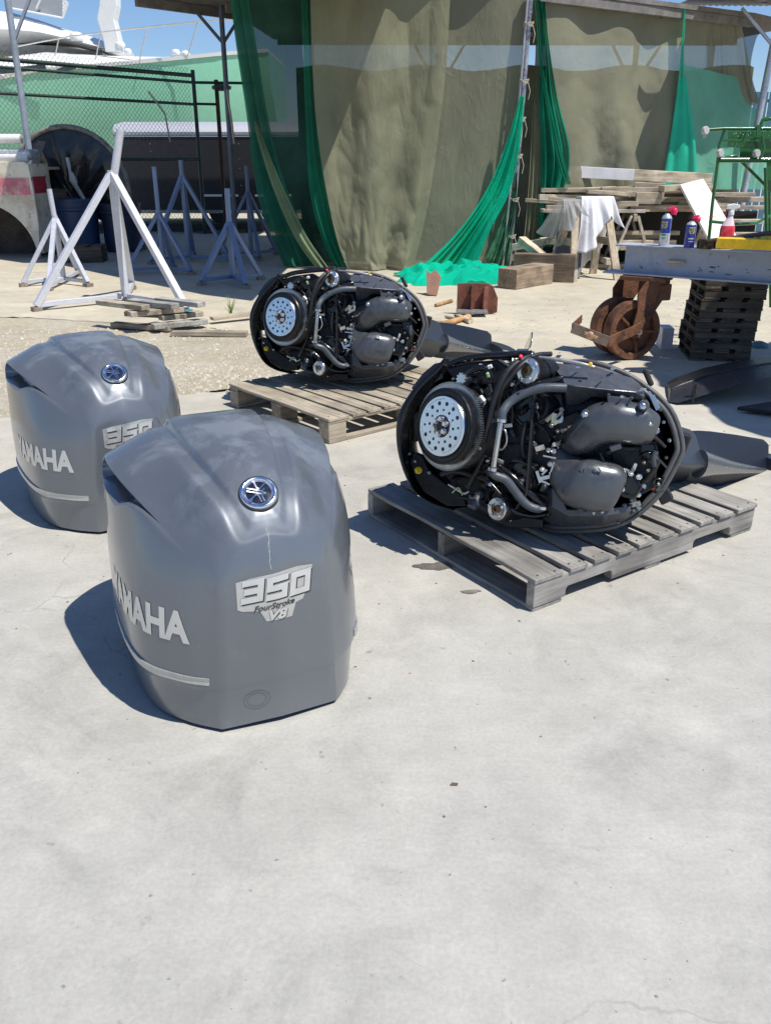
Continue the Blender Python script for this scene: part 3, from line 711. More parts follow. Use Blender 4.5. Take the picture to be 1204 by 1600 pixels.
def block_pallet():
    rs = random.Random(11); root = empty('block_pallet'); LX, LY = 1.219, 1.016
    for xc in (.06, LX / 2, LX - .06):
        for yc in (.048, LY / 2, LY - .048):
            MB().box((xc, yc, .0635), (.12 + rs.uniform(-.004, .004), .092, .084)).build('block', W_TAN[0], root, None, .003, 1)
    for yc in (.048, LY / 2, LY - .048):
        plank('stringer_board', (-.002, yc, .1137), (LX + .002, yc, .1137), .094, .0155, W_TAN[0], root, rs)
        plank('bottom_board', (0, yc, .0107), (LX, yc, .0107), .094, .0195, W_TAN[0], root, rs)
    widths = [.14, .09, .09, .09, .09, .12, .09, .09, .09, .13]; gap = (LX - sum(widths)) / (len(widths) - 1); x = 0; nl = []
    for w in widths:
        xx = x + w / 2
        plank('deck_board', (xx, -.004 + rs.uniform(-.007, .007), .1308), (xx + rs.uniform(-.006, .006), LY + rs.uniform(-.01, .012), .1308), w, .0165, W_TAN[1], root, rs)
        for yc in (.048, LY / 2, LY - .048):
            for q in (-.25, .25): nl.append((xx + q * w, yc, .1392))
        x += w + gap
    nails(nl, root)
    return root
pal_a = stringer_pallet(); pal_a.location = (.4944, 2.489, 0); pal_a.rotation_euler = (0, 0, .5965)
tag(pal_a, 'weathered grey wooden pallet under the nearer outboard engine', 'pallet')
pal_b = block_pallet(); pal_b.location = (-.3007, 4.316, 0); pal_b.rotation_euler = (0, 0, .7051)
tag(pal_b, 'tan wooden block pallet under the farther outboard engine', 'pallet')
# leftover of a broken pallet behind the covers
def small_pallet(seed, nb=4, L_=.62, D=.46, hh=.075, m=None, name='small_pallet'):
    rs = random.Random(seed); root = empty(name); m = m or W_DARK; t_ = .015
    for yc in (.02, D / 2, D - .02): MB().box((L_ / 2, yc, hh / 2), (L_ - .004, .036, hh - 2 * t_ - .001)).build('stringer', m[0], root, None, .002, 1)
    for z in (t_ / 2, hh - t_ / 2):
        for i in range(nb):
            w = L_ / nb * .78; x = w / 2 + (L_ - w) * i / (nb - 1)
            plank('deck_board', (x, 0, z), (x, D, z), w, t_, m[1], root, rs)
    return root
# ------------------------------------------------------------------ outboard engine, lying on its side without its cover
# local frame: x along the split line of the cover (front -> rear of the engine), y up, z out of the open face
OE0 = Vector((.52779952, 2.82261809, .51087029))
EX = Vector((.9289284, -.35408999, -.10822344)); EY = Vector((.16977272, .14758117, .97437006)); EZ = Vector((-.32904295, -.92349341, .19720716))
EM = Matrix((EX, EY, EZ)).transposed()
def E(px, py, z=0.):
    """photo pixel -> engine coordinates on the plane z"""
    r = EM.transposed() @ ray(px, py); o = EM.transposed() @ (Vector((0, 0, CAM_H)) - OE0); t = (z - o.z) / r.z
    return o + r * t
AX = Vector((-.4811, 0, .8767)).normalized()      # crank axis, towards the flywheel
BX = Vector((.8767, 0, .4811)).normalized()       # towards the rear of the engine
GLOSS = mat('gloss black casting', (.006, .006, .007), .20, 0, .2, bump=.05, coat=.35, spec=.4)
SATIN = mat('satin black casting', (.010, .011, .012), .36, 0, .25, bump=.12, bscale=160, spec=.35)
MATTE = mat('matte black rubber', (.012, .012, .013), .5, 0, .2)
COVERG = mat('grey plenum paint', (.105, .112, .120), .36, .55, .08, bump=.03, bscale=260)
COVERD = mat('dark cover plastic', (.080, .086, .100), .32, .25, .10, bump=.03, bscale=200)
HOSE = mat('blue grey rubber hose', (.060, .072, .088), .45, 0, .15)
STEEL = mat('brushed steel', (.62, .62, .61), .30, 1, .1)
ZINC = mat('zinc bolt', (.72, .71, .68), .28, 1, .12)
BRASSY = mat('bronze nut', (.30, .20, .12), .4, 1, .2)
DISCM = mat('polished flywheel plate', (.66, .72, .79), .26, 1, .02, scale=14, rvar=.02)
GEARM = mat('ring gear steel', (.42, .42, .40), .36, 1, .15)
YEL = mat('yellow plastic', (.72, .50, .02), .4); REDP = mat('red plastic', (.60, .02, .05), .4); WHT = mat('white plastic', (.72, .72, .68), .45); GRNC = mat('pale green clip', (.35, .50, .22), .5)
eng = empty('outboard_engine')
outline = [(-.497, -.069), (-.494, .01), (-.454, .10), (-.386, .185), (-.263, .232), (-.143, .262), (.033, .283), (.185, .279), (.299, .247), (.408, .182), (.468, .087), (.472, .022), (.429, -.121), (.327, -.238), (.14, -.305), (-.041, -.331), (-.211, -.326), (-.313, -.312), (-.401, -.272), (-.465, -.176)]
OUT = [Vector((x, y, 0)) for x, y in outline]
def closed_rom(P, n):
    out = []; N = len(P)
    for i in range(N):
        p0, p1, p2, p3 = P[i - 1], P[i], P[(i + 1) % N], P[(i + 2) % N]
        for k in range(n):
            t = k / n; out.append(.5 * ((2 * p1) + (p2 - p0) * t + (2 * p0 - 5 * p1 + 4 * p2 - p3) * t * t + (3 * p1 - p0 - 3 * p2 + p3) * t ** 3))
    return out
RIM = closed_rom(OUT, 5); CEN = Vector((-.01, -.02, 0))
def rim(s_, z, dx=0, dy=0, inset=0):
    o_ = []
    for i, p in enumerate(RIM):
        t = (RIM[(i + 1) % len(RIM)] - RIM[i - 1]).normalized(); n_ = Vector((-t.y, t.x, 0))
        if n_.dot(CEN - p) < 0: n_ = -n_
        q = p + n_ * inset
        o_.append(Vector((CEN.x + (q.x - CEN.x) * s_ + dx, CEN.y + (q.y - CEN.y) * s_ + dy, z)))
    return o_
# lower cowling: the lip stands proud on the rear side only; towards the front it drops back behind the powerhead
def lipw(p): 
    t = max(0, min(1, (p.x + .02) / .16)); return t * t * (3 - 2 * t)
def rim2(s_, z, dx=0, dy=0, inset=0):
    o_ = rim(s_, z, dx, dy, inset); out = []
    for p, q in zip(RIM, o_):
        k = 1 - lipw(p); out.append(Vector((CEN.x + (q.x - CEN.x) * (1 - .085 * k), CEN.y + (q.y - CEN.y) * (1 - .085 * k), q.z - .11 * k)))
    return out
tub = MB(); tub.loft([rim2(1, .004, inset=.022), rim2(1, .010, inset=.016), rim2(1, .010, inset=.004), rim2(1, .002), rim2(1.0, -.05), rim2(.97, -.12, .02, .004), rim2(.88, -.20, .05, .012), rim2(.70, -.27, .10, .02), rim2(.42, -.31, .14, .02), rim2(.2, -.32, .16, .02)], cap=False)
tub.loft([rim2(1, .004, inset=.022), rim2(1, -.06, inset=.026), rim2(.95, -.10, .02, .004, .026)], cap=False)
tub.build('lower_cowling', GLOSS, eng, 50)
SEALM = mat('greyed rubber seal', (.085, .085, .088), .48, 0, .15)
def part_rim(z, inset, f):
    P = [Vector((p.x, p.y, p.z)) for p in rim2(1, z, inset=inset)]; n = len(P); i0 = next(i for i in range(n) if not f(RIM[i]) and f(RIM[(i + 1) % n])); out = []
    for k in range(1, n + 1):
        q = (i0 + k) % n
        if not f(RIM[q]): break
        out.append(P[q])
    return out
sealf = lambda p: p.x > .02
sl_ = MB().tube(part_rim(.014, .013, sealf), .0095, 8).tube(part_rim(.006, -.004, sealf), .0085, 8); sl_.build('rubber_seal', SEALM, eng, 80)
# crescent flange round the flywheel, ending in a horn
cr_ = [Vector((x, y, 0)) for x, y in ((-.372, .215), (-.395, .175), (-.452, .10), (-.492, .01), (-.497, -.069), (-.468, -.170), (-.405, -.268), (-.330, -.310), (-.235, -.322))]
crd = cat_rom(cr_, 7); rings = []
for i, p in enumerate(crd):
    t = (crd[min(i + 1, len(crd) - 1)] - crd[max(i - 1, 0)]).normalized(); n_ = Vector((-t.y, t.x, 0)); f = i / (len(crd) - 1); w = .012 + .038 * math.sin(math.pi * min(1, f * 1.15 + .12)) ** .8; w = max(w, .010); d = .030 + .02 * math.sin(math.pi * f)
    rings.append([p + Vector((0, 0, d)), p + n_ * w * .35 + Vector((0, 0, d + .004)), p + n_ * w + Vector((0, 0, d - .018)), p + n_ * w + Vector((0, 0, -.07)), p + Vector((.03, 0, -.11)), p + Vector((0, 0, -.03))])
MB().loft(rings).build('front_flange', GLOSS, eng, 45, .003, 2)
MB().loft([rim(.84, -.15, .02, .002), rim(.84, -.12, .02, .002), rim(.78, -.11, .02, .002)]).build('inner_pan', SATIN, eng, 40)
def eprism(px, z0, z1, name, m, par=eng, bev=.006, smooth=40, seg=3):
    """outline given in photo pixels, laid on the mid plane of the prism"""
    zm = (z0 + z1) / 2; pl = [(E(x, y, zm).x, E(x, y, zm).y) for x, y in px]
    return MB().prism(pl, z0, z1).build(name, m, par, None, bev, seg)
# engine block: a stepped black mass under everything
blk = MB(); blk.loft([rim(.80, -.12, .0), rim(.80, -.03, -.0), rim(.72, .02), rim(.60, .035)]); blk.build('engine_block', SATIN, eng, 35)
# crankcase barrel behind the flywheel
FC = E(690, 666, .155)
def AXf(d, dx=0, dy=0): return FC - AX * d
fw = MB(); fw.lathe([(.148, -.05), (.150, .03), (.142, .045), (.11, .06)], FC - AX * .118, AX, 48).lathe([(.10, -.25), (.10, 0)], FC - AX * .14, AX, 32)
fw.build('crankcase', SATIN, eng, 40)
# flywheel: ring gear with teeth, damper, drilled polished plate, bolts
fl = MB(); nT = 118; xr = Vector((.8767, 0, .4811)); yr = Vector((0, 1, 0))
ring_o, teeth = [], []
def circ(c, r_, n, ph=0): return [c + (xr * math.cos(2 * math.pi * (k + ph) / n) + yr * math.sin(2 * math.pi * (k + ph) / n)) * r_ for k in range(n)]
c0, c1 = FC - AX * .044, FC - AX * .030
def toothed(c, r1, r2, n):
    o_ = []
    for k in range(n):
        for (fr, rr) in ((.0, r1), (.28, r1), (.38, r2), (.78, r2), (.9, r1)):
            a_ = 2 * math.pi * (k + fr) / n; o_.append(c + (xr * math.cos(a_) + yr * math.sin(a_)) * rr)
    return o_
fl.loft([toothed(c0, .147, .1535, nT), toothed(c1, .147, .1535, nT)], cap=False)
def ringcap(c, r_in, r_out, n, tooth):
    mb_in = []
    out = toothed(c, .147, .1535, n); inn = []
    for k in range(len(out)):
        v = (out[k] - c).normalized(); inn.append(c + v * r_in)
    return [inn, out]
fl.loft(ringcap(c1, .128, .15, nT, True), cap=False)
flw = fl.build('flywheel', GEARM, eng)
MB().lathe([(.126, -.042), (.127, -.028), (.132, -.024), (.132, -.008), (.129, -.004), (.124, -.003), (.122, -.006), (.109, -.006), (.107, -.002), (.105, -.008), (.09, -.010)], FC, AX, 64).build('damper', mat('damper black', (.008, .008, .009), .34, 0, .1, spec=.4), flw, 35)
holes = [(0, 0, .014)]
for k in range(14):
    a_ = 2 * math.pi * (k + .3) / 14; holes.append((.079 * math.cos(a_), .079 * math.sin(a_), .0072 if k % 7 else .0045))
for k in range(12):
    a_ = 2 * math.pi * (k + .1) / 12; holes.append((.056 * math.cos(a_), .056 * math.sin(a_), .0042 if k % 2 else .0052))
MB().lathe([(0, -.004), (.103, -.004), (.103, .0025), (.0, .0025)], FC, AX, 72).build('flywheel_plate', DISCM, flw, 30)
for hx, hy, hr in holes[1:]:
    MB().lathe([(hr, .001), (hr, .0040), (hr * .86, .0038), (0, .0038)], FC + xr * hx + yr * hy, AX, 14).build('plate_hole', BLACK, flw, 30)
MB().lathe([(.1035, -.004), (.1045, 0), (.1025, .0035), (.0995, .0035)], FC, AX, 64).build('plate_edge', DISCM, flw, 40)
hb = MB().lathe([(.038, .003), (.039, .0045), (.036, .006)], FC, AX, 36).build('hub_recess', mat('dark purple steel', (.07, .05, .075), .3, .8, .2), flw, 40)
# bolts and centre, small lettering marks engraved round the plate
bb = MB()
for k in range(6):
    a_ = 2 * math.pi * (k + .0) / 6 + .52; bb.lathe([(.0105, .005), (.0105, .009), (.0085, .0095), (.0085, .018), (.0068, .0195)], FC + (xr * math.cos(a_) + yr * math.sin(a_)) * .0262, AX, 12)
bb.build('hub_bolts', ZINC, flw, 40)
MB().lathe([(.0135, .0055), (.0135, .009), (.012, .0092)], FC, AX, 20).build('hub_bore', BLACK, flw, 40)
mk = MB(); rs = random.Random(2)
for k in range(90):
    a_ = 2 * math.pi * k / 90
    if (k // 6) % 4 == 3: continue
    c_ = FC + AX * .0040 + (xr * math.cos(a_) + yr * math.sin(a_)) * (.0925 + rs.uniform(-.0015, .0015)); t_ = (-xr * math.sin(a_) + yr * math.cos(a_)); rad = (xr * math.cos(a_) + yr * math.sin(a_))
    mk.bar(c_ - rad * .002, c_ + rad * rs.uniform(.0, .002) + t_ * .001, .0012, .0006, AX)
mk.build('engraved_marks', BADGE_D, flw)
# cam sprockets
def sprocket(px, py, z, r_, top, name='cam_sprocket'):
    c = E(px, py, z); o = MB().lathe([(r_ * .5, -.12), (r_ * 1.0, -.11), (r_ * 1.02, -.02), (r_ * 1.0, -.012)], c, AX, 40).build(name, SATIN, eng, 40)
    tt = MB(); n_ = 44; rings = []
    for d in (-.032, -.006):
        o_ = []
        for k in range(n_):
            for fr, rr in ((0, 1.0), (.3, 1.0), (.45, 1.06), (.8, 1.06)):
                a_ = 2 * math.pi * (k + fr) / n_; o_.append(c + AX * d + (xr * math.cos(a_) + yr * math.sin(a_)) * r_ * rr)
        rings.append(o_)
    tt.loft(rings); tt.build('teeth', BLACK, o)
    MB().lathe([(r_ * .93, -.006), (r_ * .94, .004), (r_ * .86, .008), (r_ * .5, .009), (r_ * .46, .004), (r_ * .40, .004)], c, AX, 36).build('cam_phaser', STEEL, o, 35)
    MB().lathe([(r_ * .34, .003), (r_ * .34, .012), (r_ * .22, .013), (r_ * .20, .006), (0, .006)], c, AX, 8).build('centre_nut', BRASSY, o, 30)
    b_ = MB()
    for k in range(5):
        a_ = 2 * math.pi * k / 5 + .5; b_.lathe([(r_ * .13, .008), (r_ * .13, .015), (r_ * .09, .017)], c + (xr * math.cos(a_) + yr * math.sin(a_)) * r_ * .68, AX, 6)
    b_.build('phaser_bolts', ZINC, o)
    return o
sprocket(825, 580, .135, .047, True); sprocket(777, 795, .135, .043, False)
# second, hidden pair just behind them
for px, py in ((838, 577), (800, 802)):
    pass
# plain timing pulleys
def pulley(px, py, z, r_, m=SATIN):
    c = E(px, py, z); o = MB().lathe([(r_ * .96, -.10), (r_, -.012), (r_ * .96, 0), (r_ * .80, .003), (r_ * .74, -.003), (r_ * .4, -.004)], c, AX, 36).build('belt_pulley', m, eng, 35)
    MB().lathe([(r_ * .24, -.004), (r_ * .24, .006), (r_ * .16, .008), (r_ * .14, .004), (0, .004)], c, AX, 14).build('pulley_bolt', ZINC, o, 30)
pulley(838, 635, .09, .050); pulley(816, 752, .09, .056, GLOSS)
# belt looped round sprockets
def belt(pts, w=.02):
    mb = MB(); P = [Vector(p) for p in pts]; rings = []
    for i, p in enumerate(P):
        rings.append([p, p + AX * w])
    mb.loft(rings, cap=False, closed=False); return mb.build('timing_belt', MATTE, eng, 60, 0, 2, .004)
cT, cB, cM = E(825, 580, .12), E(777, 795, .12), E(748, 680, .12)
bp = []
for (c_, r_, a0, a1) in ((cT, .051, -60, 150), (cM, .02, 150, 215), (cB, .047, 200, 330)):
    for k in range(13):
        a_ = R(a0 + (a1 - a0) * k / 12); bp.append(c_ + (xr * math.cos(a_) + yr * math.sin(a_)) * r_ - AX * .035)
bp += [cB + xr * .09 + yr * .08 - AX * .035, cT + xr * .03 - yr * .1 - AX * .035]; bp.append(bp[0]); belt(bp)
# intake plenums
def plenum(path, w, d, name, p=2.6):
    mb = MB(); P = [Vector(q) for q in path]; rings = []
    Pd = cat_rom(P, 5); n = len(Pd)
    def interp(L_, t):
        x = t * (len(L_) - 1); i = min(int(x), len(L_) - 2); f = x - i; f = f * f * (3 - 2 * f); return L_[i] * (1 - f) + L_[i + 1] * f
    for i, c in enumerate(Pd):
        t = (Pd[min(i + 1, n - 1)] - Pd[max(i - 1, 0)]).normalized(); u = Vector((-t.y, t.x, 0)).normalized(); v_ = t.cross(u); a_, b_ = interp(w, i / (n - 1)), interp(d, i / (n - 1)); o_ = []
        for k in range(28):
            q = 2 * math.pi * k / 28; cx, cy = math.cos(q), math.sin(q)
            o_.append(c + u * (abs(cx) ** (2 / p) * (1 if cx > 0 else -1) * a_) + v_ * (abs(cy) ** (2 / p) * (1 if cy > 0 else -1) * b_))
        rings.append(o_)
    mb.loft(rings); return mb.build(name, COVERG, eng, 45)
pu = plenum([E(868, 706, .04), E(890, 700, .07), (E(912, 682, .09)), E(935, 663, .10), E(962, 658, .10), E(992, 662, .09), E(1012, 667, .07), E(1021, 670, .06)], [.014, .032, .056, .068, .069, .066, .054, .020], [.02, .04, .07, .085, .085, .078, .06, .02], 'intake_plenum', 3.0)
pl_ = plenum([E(862, 706, .07), E(872, 716, .09), E(888, 738, .10), E(905, 752, .11), E(925, 756, .11), E(947, 759, .10), E(955, 761, .09)], [.012, .036, .070, .086, .088, .083, .072], [.02, .035, .07, .09, .09, .085, .06], 'intake_plenum', 3.2)
# small raised ribs, lugs and the flanges on the plenums
for par, pts, zz in ((pu, [(914, 648), (1004, 634)], .165), (pl_, [(885, 763)], .165)):
    for x, y in pts:
        c = E(x, y, zz); MB().lathe([(.017, -.05), (.017, 0), (.014, .004)], c, EZ and Vector((0, 0, 1)), 16).build('lug', COVERG, par, 40)
        MB().lathe([(.0115, .002), (.0115, .005), (.0075, .0055), (.0075, .012), (.0055, .013)], c, (.15, .1, 1), 6).build('lug_bolt', ZINC, par)
eprism([(948, 618), (985, 622), (985, 633), (950, 630)], .10, .150, 'flange_plate', COVERD, pu, .003)
eprism([(903, 790), (945, 788), (945, 801), (905, 803)], .10, .150, 'flange_plate', COVERD, pl_, .003)
eprism([(985, 668), (1004, 662), (1018, 668), (1012, 686), (978, 684)], .0, .12, 'end_cover', mat('olive black plastic', (.03, .03, .012), .3), eng, .004)
for pts in ([(906, 733), (908, 738)], [(912, 732), (911, 739)], [(927, 732), (929, 740)], [(934, 731), (938, 736)], [(925, 736), (938, 738)]):
    MB().tube([E(*q, .196) for q in pts], .0022, 6).build('cast_mark', COVERG, pl_, 60)
# upper and lower side covers
def bentcover(stations, name, z):
    mb = MB(); rings = []
    for (x0, y0, zt, x1, y1, zb, x2, y2, zc) in stations:
        a_, b_, c_ = E(x0, y0, zt), E(x1, y1, zb), E(x2, y2, zc)
        rings.append([a_, a_.lerp(b_, .82), b_, b_.lerp(c_, .18), c_, c_ - Vector((0, 0, .02)), b_ - Vector((0, 0, .03)), a_ - Vector((0, 0, .02))])
    mb.loft(rings); return mb.build(name, COVERD, eng, None, .004, 2)
tc_ = bentcover([(858, 567, .03, 878, 590, .125, 884, 600, .10), (866, 567, .03, 882, 600, .14, 884, 634, .06), (884, 569, .04, 897, 603, .145, 906, 632, .06), (910, 572, .04, 920, 606, .14, 924, 620, .09), (950, 580, .035, 960, 610, .125, 962, 622, .09), (985, 590, .02, 993, 613, .10, 994, 624, .07), (1000, 598, .0, 1006, 620, .06, 1005, 630, .04)], 'upper_side_cover', .1)
lc_ = bentcover([(850, 768, .08, 848, 790, .09, 846, 812, .03), (862, 762, .12, 862, 792, .12, 858, 818, .03), (872, 770, .12, 876, 800, .12, 872, 822, .03), (885, 796, .12, 886, 806, .12, 885, 824, .02), (940, 796, .11, 942, 806, .11, 942, 822, .02), (985, 790, .07, 984, 800, .07, 975, 815, .01)], 'lower_side_cover', .1)
eprism([(780, 800), (850, 808), (850, 822), (800, 822), (770, 812)], -.02, .06, 'bottom_guard', SATIN, eng, .004)
# horn-shaped front bracket of the cowling
eprism([(690, 566), (694, 592), (668, 604), (655, 604), (648, 612), (644, 606), (662, 583), (680, 568)], .0, .03, 'front_bracket', GLOSS, eng, .004)
eprism([(648, 706), (662, 712), (672, 735), (700, 757), (724, 768), (730, 790), (700, 790), (664, 768), (650, 745), (643, 722)], .0, .035, 'front_tray', SATIN, eng, .005)
eprism([(700, 575), (735, 566), (780, 562), (800, 575), (780, 600), (745, 600), (712, 590)], -.02, .06, 'rear_manifold', SATIN, eng, .006)
eprism([(770, 585), (800, 575), (806, 605), (838, 612), (880, 612), (884, 640), (860, 700), (840, 735), (790, 740), (776, 700)], -.02, .055, 'cylinder_head', SATIN, eng, .008)
eprism([(790, 690), (850, 690), (868, 720), (862, 760), (830, 792), (790, 770), (780, 730)], -.02, .06, 'cylinder_head', SATIN, eng, .008)
eprism([(955, 700), (1005, 690), (1030, 712), (1022, 760), (985, 780), (960, 760)], -.03, .05, 'electric_tray', SATIN, eng, .006)
for px, z0, z1, nm in (([(786, 612), (800, 604), (830, 612), (856, 628), (862, 652), (846, 668), (812, 664), (790, 640)], .03, .085, 'timing_cover'), ([(792, 725), (812, 716), (842, 724), (860, 745), (858, 768), (838, 782), (810, 772), (794, 752)], .03, .085, 'timing_cover'), ([(868, 655), (905, 640), (918, 660), (890, 695), (866, 694)], .02, .09, 'throttle_body'), ([(705, 745), (760, 742), (775, 765), (760, 785), (715, 778)], .0, .06, 'oil_housing'), ([(1000, 688), (1024, 690), (1030, 712), (1012, 722), (998, 706)], .0, .085, 'relay_box'), ([(965, 742), (990, 738), (1004, 760), (992, 778), (968, 772)], .0, .10, 'fuse_box'), ([(958, 596), (996, 604), (1012, 626), (1024, 655), (1010, 655), (990, 625), (955, 612)], -.02, .05, 'side_rail'), ([(646, 640), (654, 614), (662, 610), (656, 640), (654, 690), (646, 690)], -.04, .01, 'front_rail')):
    o = eprism(px, z0, z1, nm, GLOSS if 'cover' in nm or 'box' in nm else SATIN, eng, .008)
    zm = z1 + .004; P_ = [E(x, y, zm) for x, y in px]; c_ = sum(P_, Vector()) / len(P_)
    MB().tube([c_.lerp(p, .86) for p in P_], .0028, 6, True).build('gasket_rib', SATIN, o, 60)
# hoses, pipes and conduits
def hose(pts, r_, m, name='hose', par=eng, seg=10, n=6):
    return MB().tube(cat_rom([E(*p) for p in pts], n), r_, seg).build(name, m, par, 60)
hose([(783, 652, .19), (777, 690, .19), (770, 736, .18)], .0105, STEEL, 'coolant_pipe')
hose([(783, 660, .19), (785, 644, .19), (797, 628, .17), (820, 614, .16), (850, 606, .15), (884, 606, .13)], .0155, HOSE, 'coolant_hose')
hose([(769, 730, .18), (772, 742, .18), (790, 750, .17), (806, 770, .15), (822, 788, .14), (838, 795, .13), (850, 791, .12)], .0150, HOSE, 'coolant_hose')
for p in ((783.5, 657, .19), (769.5, 733, .18), (846, 793, .125)): MB().lathe([(.0178, -.005), (.0178, .005)], E(*p), E(p[0] - 2, p[1] + 12, p[2]) - E(*p), 16).build('hose_clamp', STEEL, eng, 40)
hose([(846, 556, .05), (815, 562, .12), (790, 584, .16), (775, 615, .17), (764, 655, .17), (756, 685, .16), (752, 692, .15)], .0105, MATTE, 'fuel_hose')
hose([(860, 553, .04), (835, 556, .10), (812, 572, .15), (795, 592, .16), (782, 612, .16), (776, 640, .14)], .0085, MATTE, 'fuel_hose')
hose([(842, 559, .10), (870, 562, .12), (905, 568, .12), (928, 574, .11)], .0065, mat('grey conduit', (.28, .28, .29), .4, .3), 'conduit')
hose([(700, 570, .06), (730, 560, .07), (780, 555, .07), (830, 553, .05)], .012, GLOSS, 'fuel_hose')
hose([(728, 585, .10), (745, 575, .12), (760, 577, .12), (768, 592, .12)], .0105, GLOSS, 'fuel_hose')
hose([(764, 600, .13), (770, 640, .13), (758, 700, .13), (748, 728, .12), (735, 752, .11), (731, 762, .10)], .007, MATTE, 'wiring_loom')
hose([(740, 742, .10), (762, 752, .12), (785, 778, .13), (802, 798, .13), (830, 806, .10), (855, 803, .08)], .008, GLOSS, 'fuel_hose')
hose([(778, 728, .12), (800, 745, .13), (826, 770, .13), (846, 786, .12)], .012, GLOSS, 'timing_guard')
hose([(690, 740, .06), (712, 735, .08), (740, 742, .08), (762, 738, .10)], .012, SATIN, 'wiring_loom')
hose([(808, 618, .17), (840, 600, .15), (868, 593, .13), (878, 590, .12)], .009, GLOSS, 'belt_guard')
hose([(980, 690, .10), (1003, 681, .11), (1022, 684, .10), (1038, 698, .06)], .006, MATTE, 'wiring_loom')
hose([(998, 712, .09), (1012, 708, .10), (1026, 716, .08), (1040, 730, .03)], .005, GLOSS, 'wiring_loom')
hose([(1020, 712, .10), (1026, 722, .10), (1018, 738, .09), (1008, 750, .08), (995, 752, .07)], .009, MATTE, 'coolant_hose')
hose([(1024, 705, .11), (1020, 716, .11), (1022, 728, .10)], .009, HOSE, 'coolant_hose')
hose([(937, 708, .15), (948, 735, .15), (958, 757, .13), (970, 765, .12)], .0045, GLOSS, 'shift_rod')
hose([(955, 728, .12), (965, 745, .12), (972, 757, .12)], .0045, STEEL, 'shift_rod')
hose([(820, 660, .11), (815, 690, .11), (818, 715, .10)], .009, MATTE, 'hose')
hose([(800, 720, .12), (816, 722, .12), (838, 735, .11), (852, 745, .10)], .006, GLOSS, 'wiring_loom')
hose([(776, 668, .12), (788, 672, .13), (791, 690, .13), (784, 702, .12), (776, 700, .12)], .0045, STEEL, 'hose_clamp')
hose([(700, 757, .07), (712, 764, .08), (724, 771, .08), (732, 768, .08)], .003, WHT, 'wire')
hose([(706, 770, .08), (716, 762, .09), (722, 774, .09)], .0028, GRNC, 'wire')
hose([(744, 600, .10), (752, 612, .12), (760, 630, .12), (768, 640, .12)], .004, MATTE, 'wire')
# thin wires criss-crossing the dark middle
rs = random.Random(9)
for i in range(16):
    x0, y0 = rs.uniform(700, 1030), rs.uniform(575, 800)
    if 895 < x0 < 1000 and 620 < y0 < 800: continue
    if x0 < 745 and y0 < 740: continue
    if y0 < 640 and x0 > 850: continue
    if x0 > 1000 or y0 > 785: continue
    pts = [(x0 + k * rs.uniform(-9, 16), y0 + k * rs.uniform(-14, 14), .07 + .04 * math.sin(k * 1.5)) for k in range(4)]
    hose(pts, rs.choice([.002, .0028, .0035]), rs.choice([MATTE, MATTE, GLOSS, HOSE, BLACK]), 'wire', eng, 6, 5)
# small fittings crowding the dark gaps
rs = random.Random(19); n_f = 0
while n_f < 64:
    x0, y0 = rs.uniform(745, 1035), rs.uniform(572, 800)
    if 895 < x0 < 1015 and 600 < y0 < 795: continue
    if y0 < 640 and x0 > 850: continue
    z0 = .06 + .05 * rs.random() - (.05 if x0 > 1000 else 0); k = rs.random(); c = E(x0, y0, z0); tl = Vector((rs.uniform(-1, 1), rs.uniform(-1, 1), rs.uniform(.2, 1.2))).normalized(); m_ = rs.choice([GLOSS, GLOSS, SATIN, SATIN, MATTE, COVERD, HOSE, STEEL if rs.random() < .4 else GLOSS])
    if k < .35: q = rs.uniform(.006, .014); MB().lathe([(q, -.02), (q, .006), (q * .7, .008), (q * .7, .018), (q * .9, .019), (q * .9, .024)], c, tl, 10).build('fitting', m_, eng, 40)
    elif k < .7: MB().box(c, (rs.uniform(.01, .035), rs.uniform(.008, .022), rs.uniform(.01, .02)), Matrix.Rotation(rs.uniform(0, 3), 3, tl)).build('fitting', m_, eng, None, .0025, 2)
    else:
        q = rs.uniform(.012, .024); MB().tube([c + Vector((math.cos(a_) * q, math.sin(a_) * q, rs.uniform(-.002, .002))) for a_ in [j * .5 for j in range(rs.randint(5, 11))]], rs.uniform(.0025, .005), 7).build('fitting', m_, eng, 60)
    n_f += 1
for pts in ([(800, 588, .10), (835, 590, .10), (862, 596, .10)], [(835, 660, .09), (850, 672, .09), (858, 690, .09)], [(790, 610, .10), (800, 640, .10), (798, 670, .09)], [(1000, 620, .06), (1018, 650, .05), (1024, 690, .04)], [(880, 700, .09), (905, 700, .10), (930, 692, .10), (958, 688, .08)], [(940, 690, .10), (975, 700, .10), (1000, 700, .08)], [(830, 770, .10), (850, 776, .10), (862, 790, .09)]):
    ribs = cat_rom([E(*p) for p in pts], 10); o = MB().tube(ribs, [.007 if i % 2 else .0055 for i in range(len(ribs))], 9).build('corrugated_hose', MATTE, eng, 30)
for x, y in ((800, 640), (806, 660), (812, 680), (795, 700), (820, 650)):
    MB().bar(E(x, y, .06), E(x + 14, y - 8, .06), .004, .012, (0, 0, 1)).build('cast_rib', SATIN, eng, None, .001)
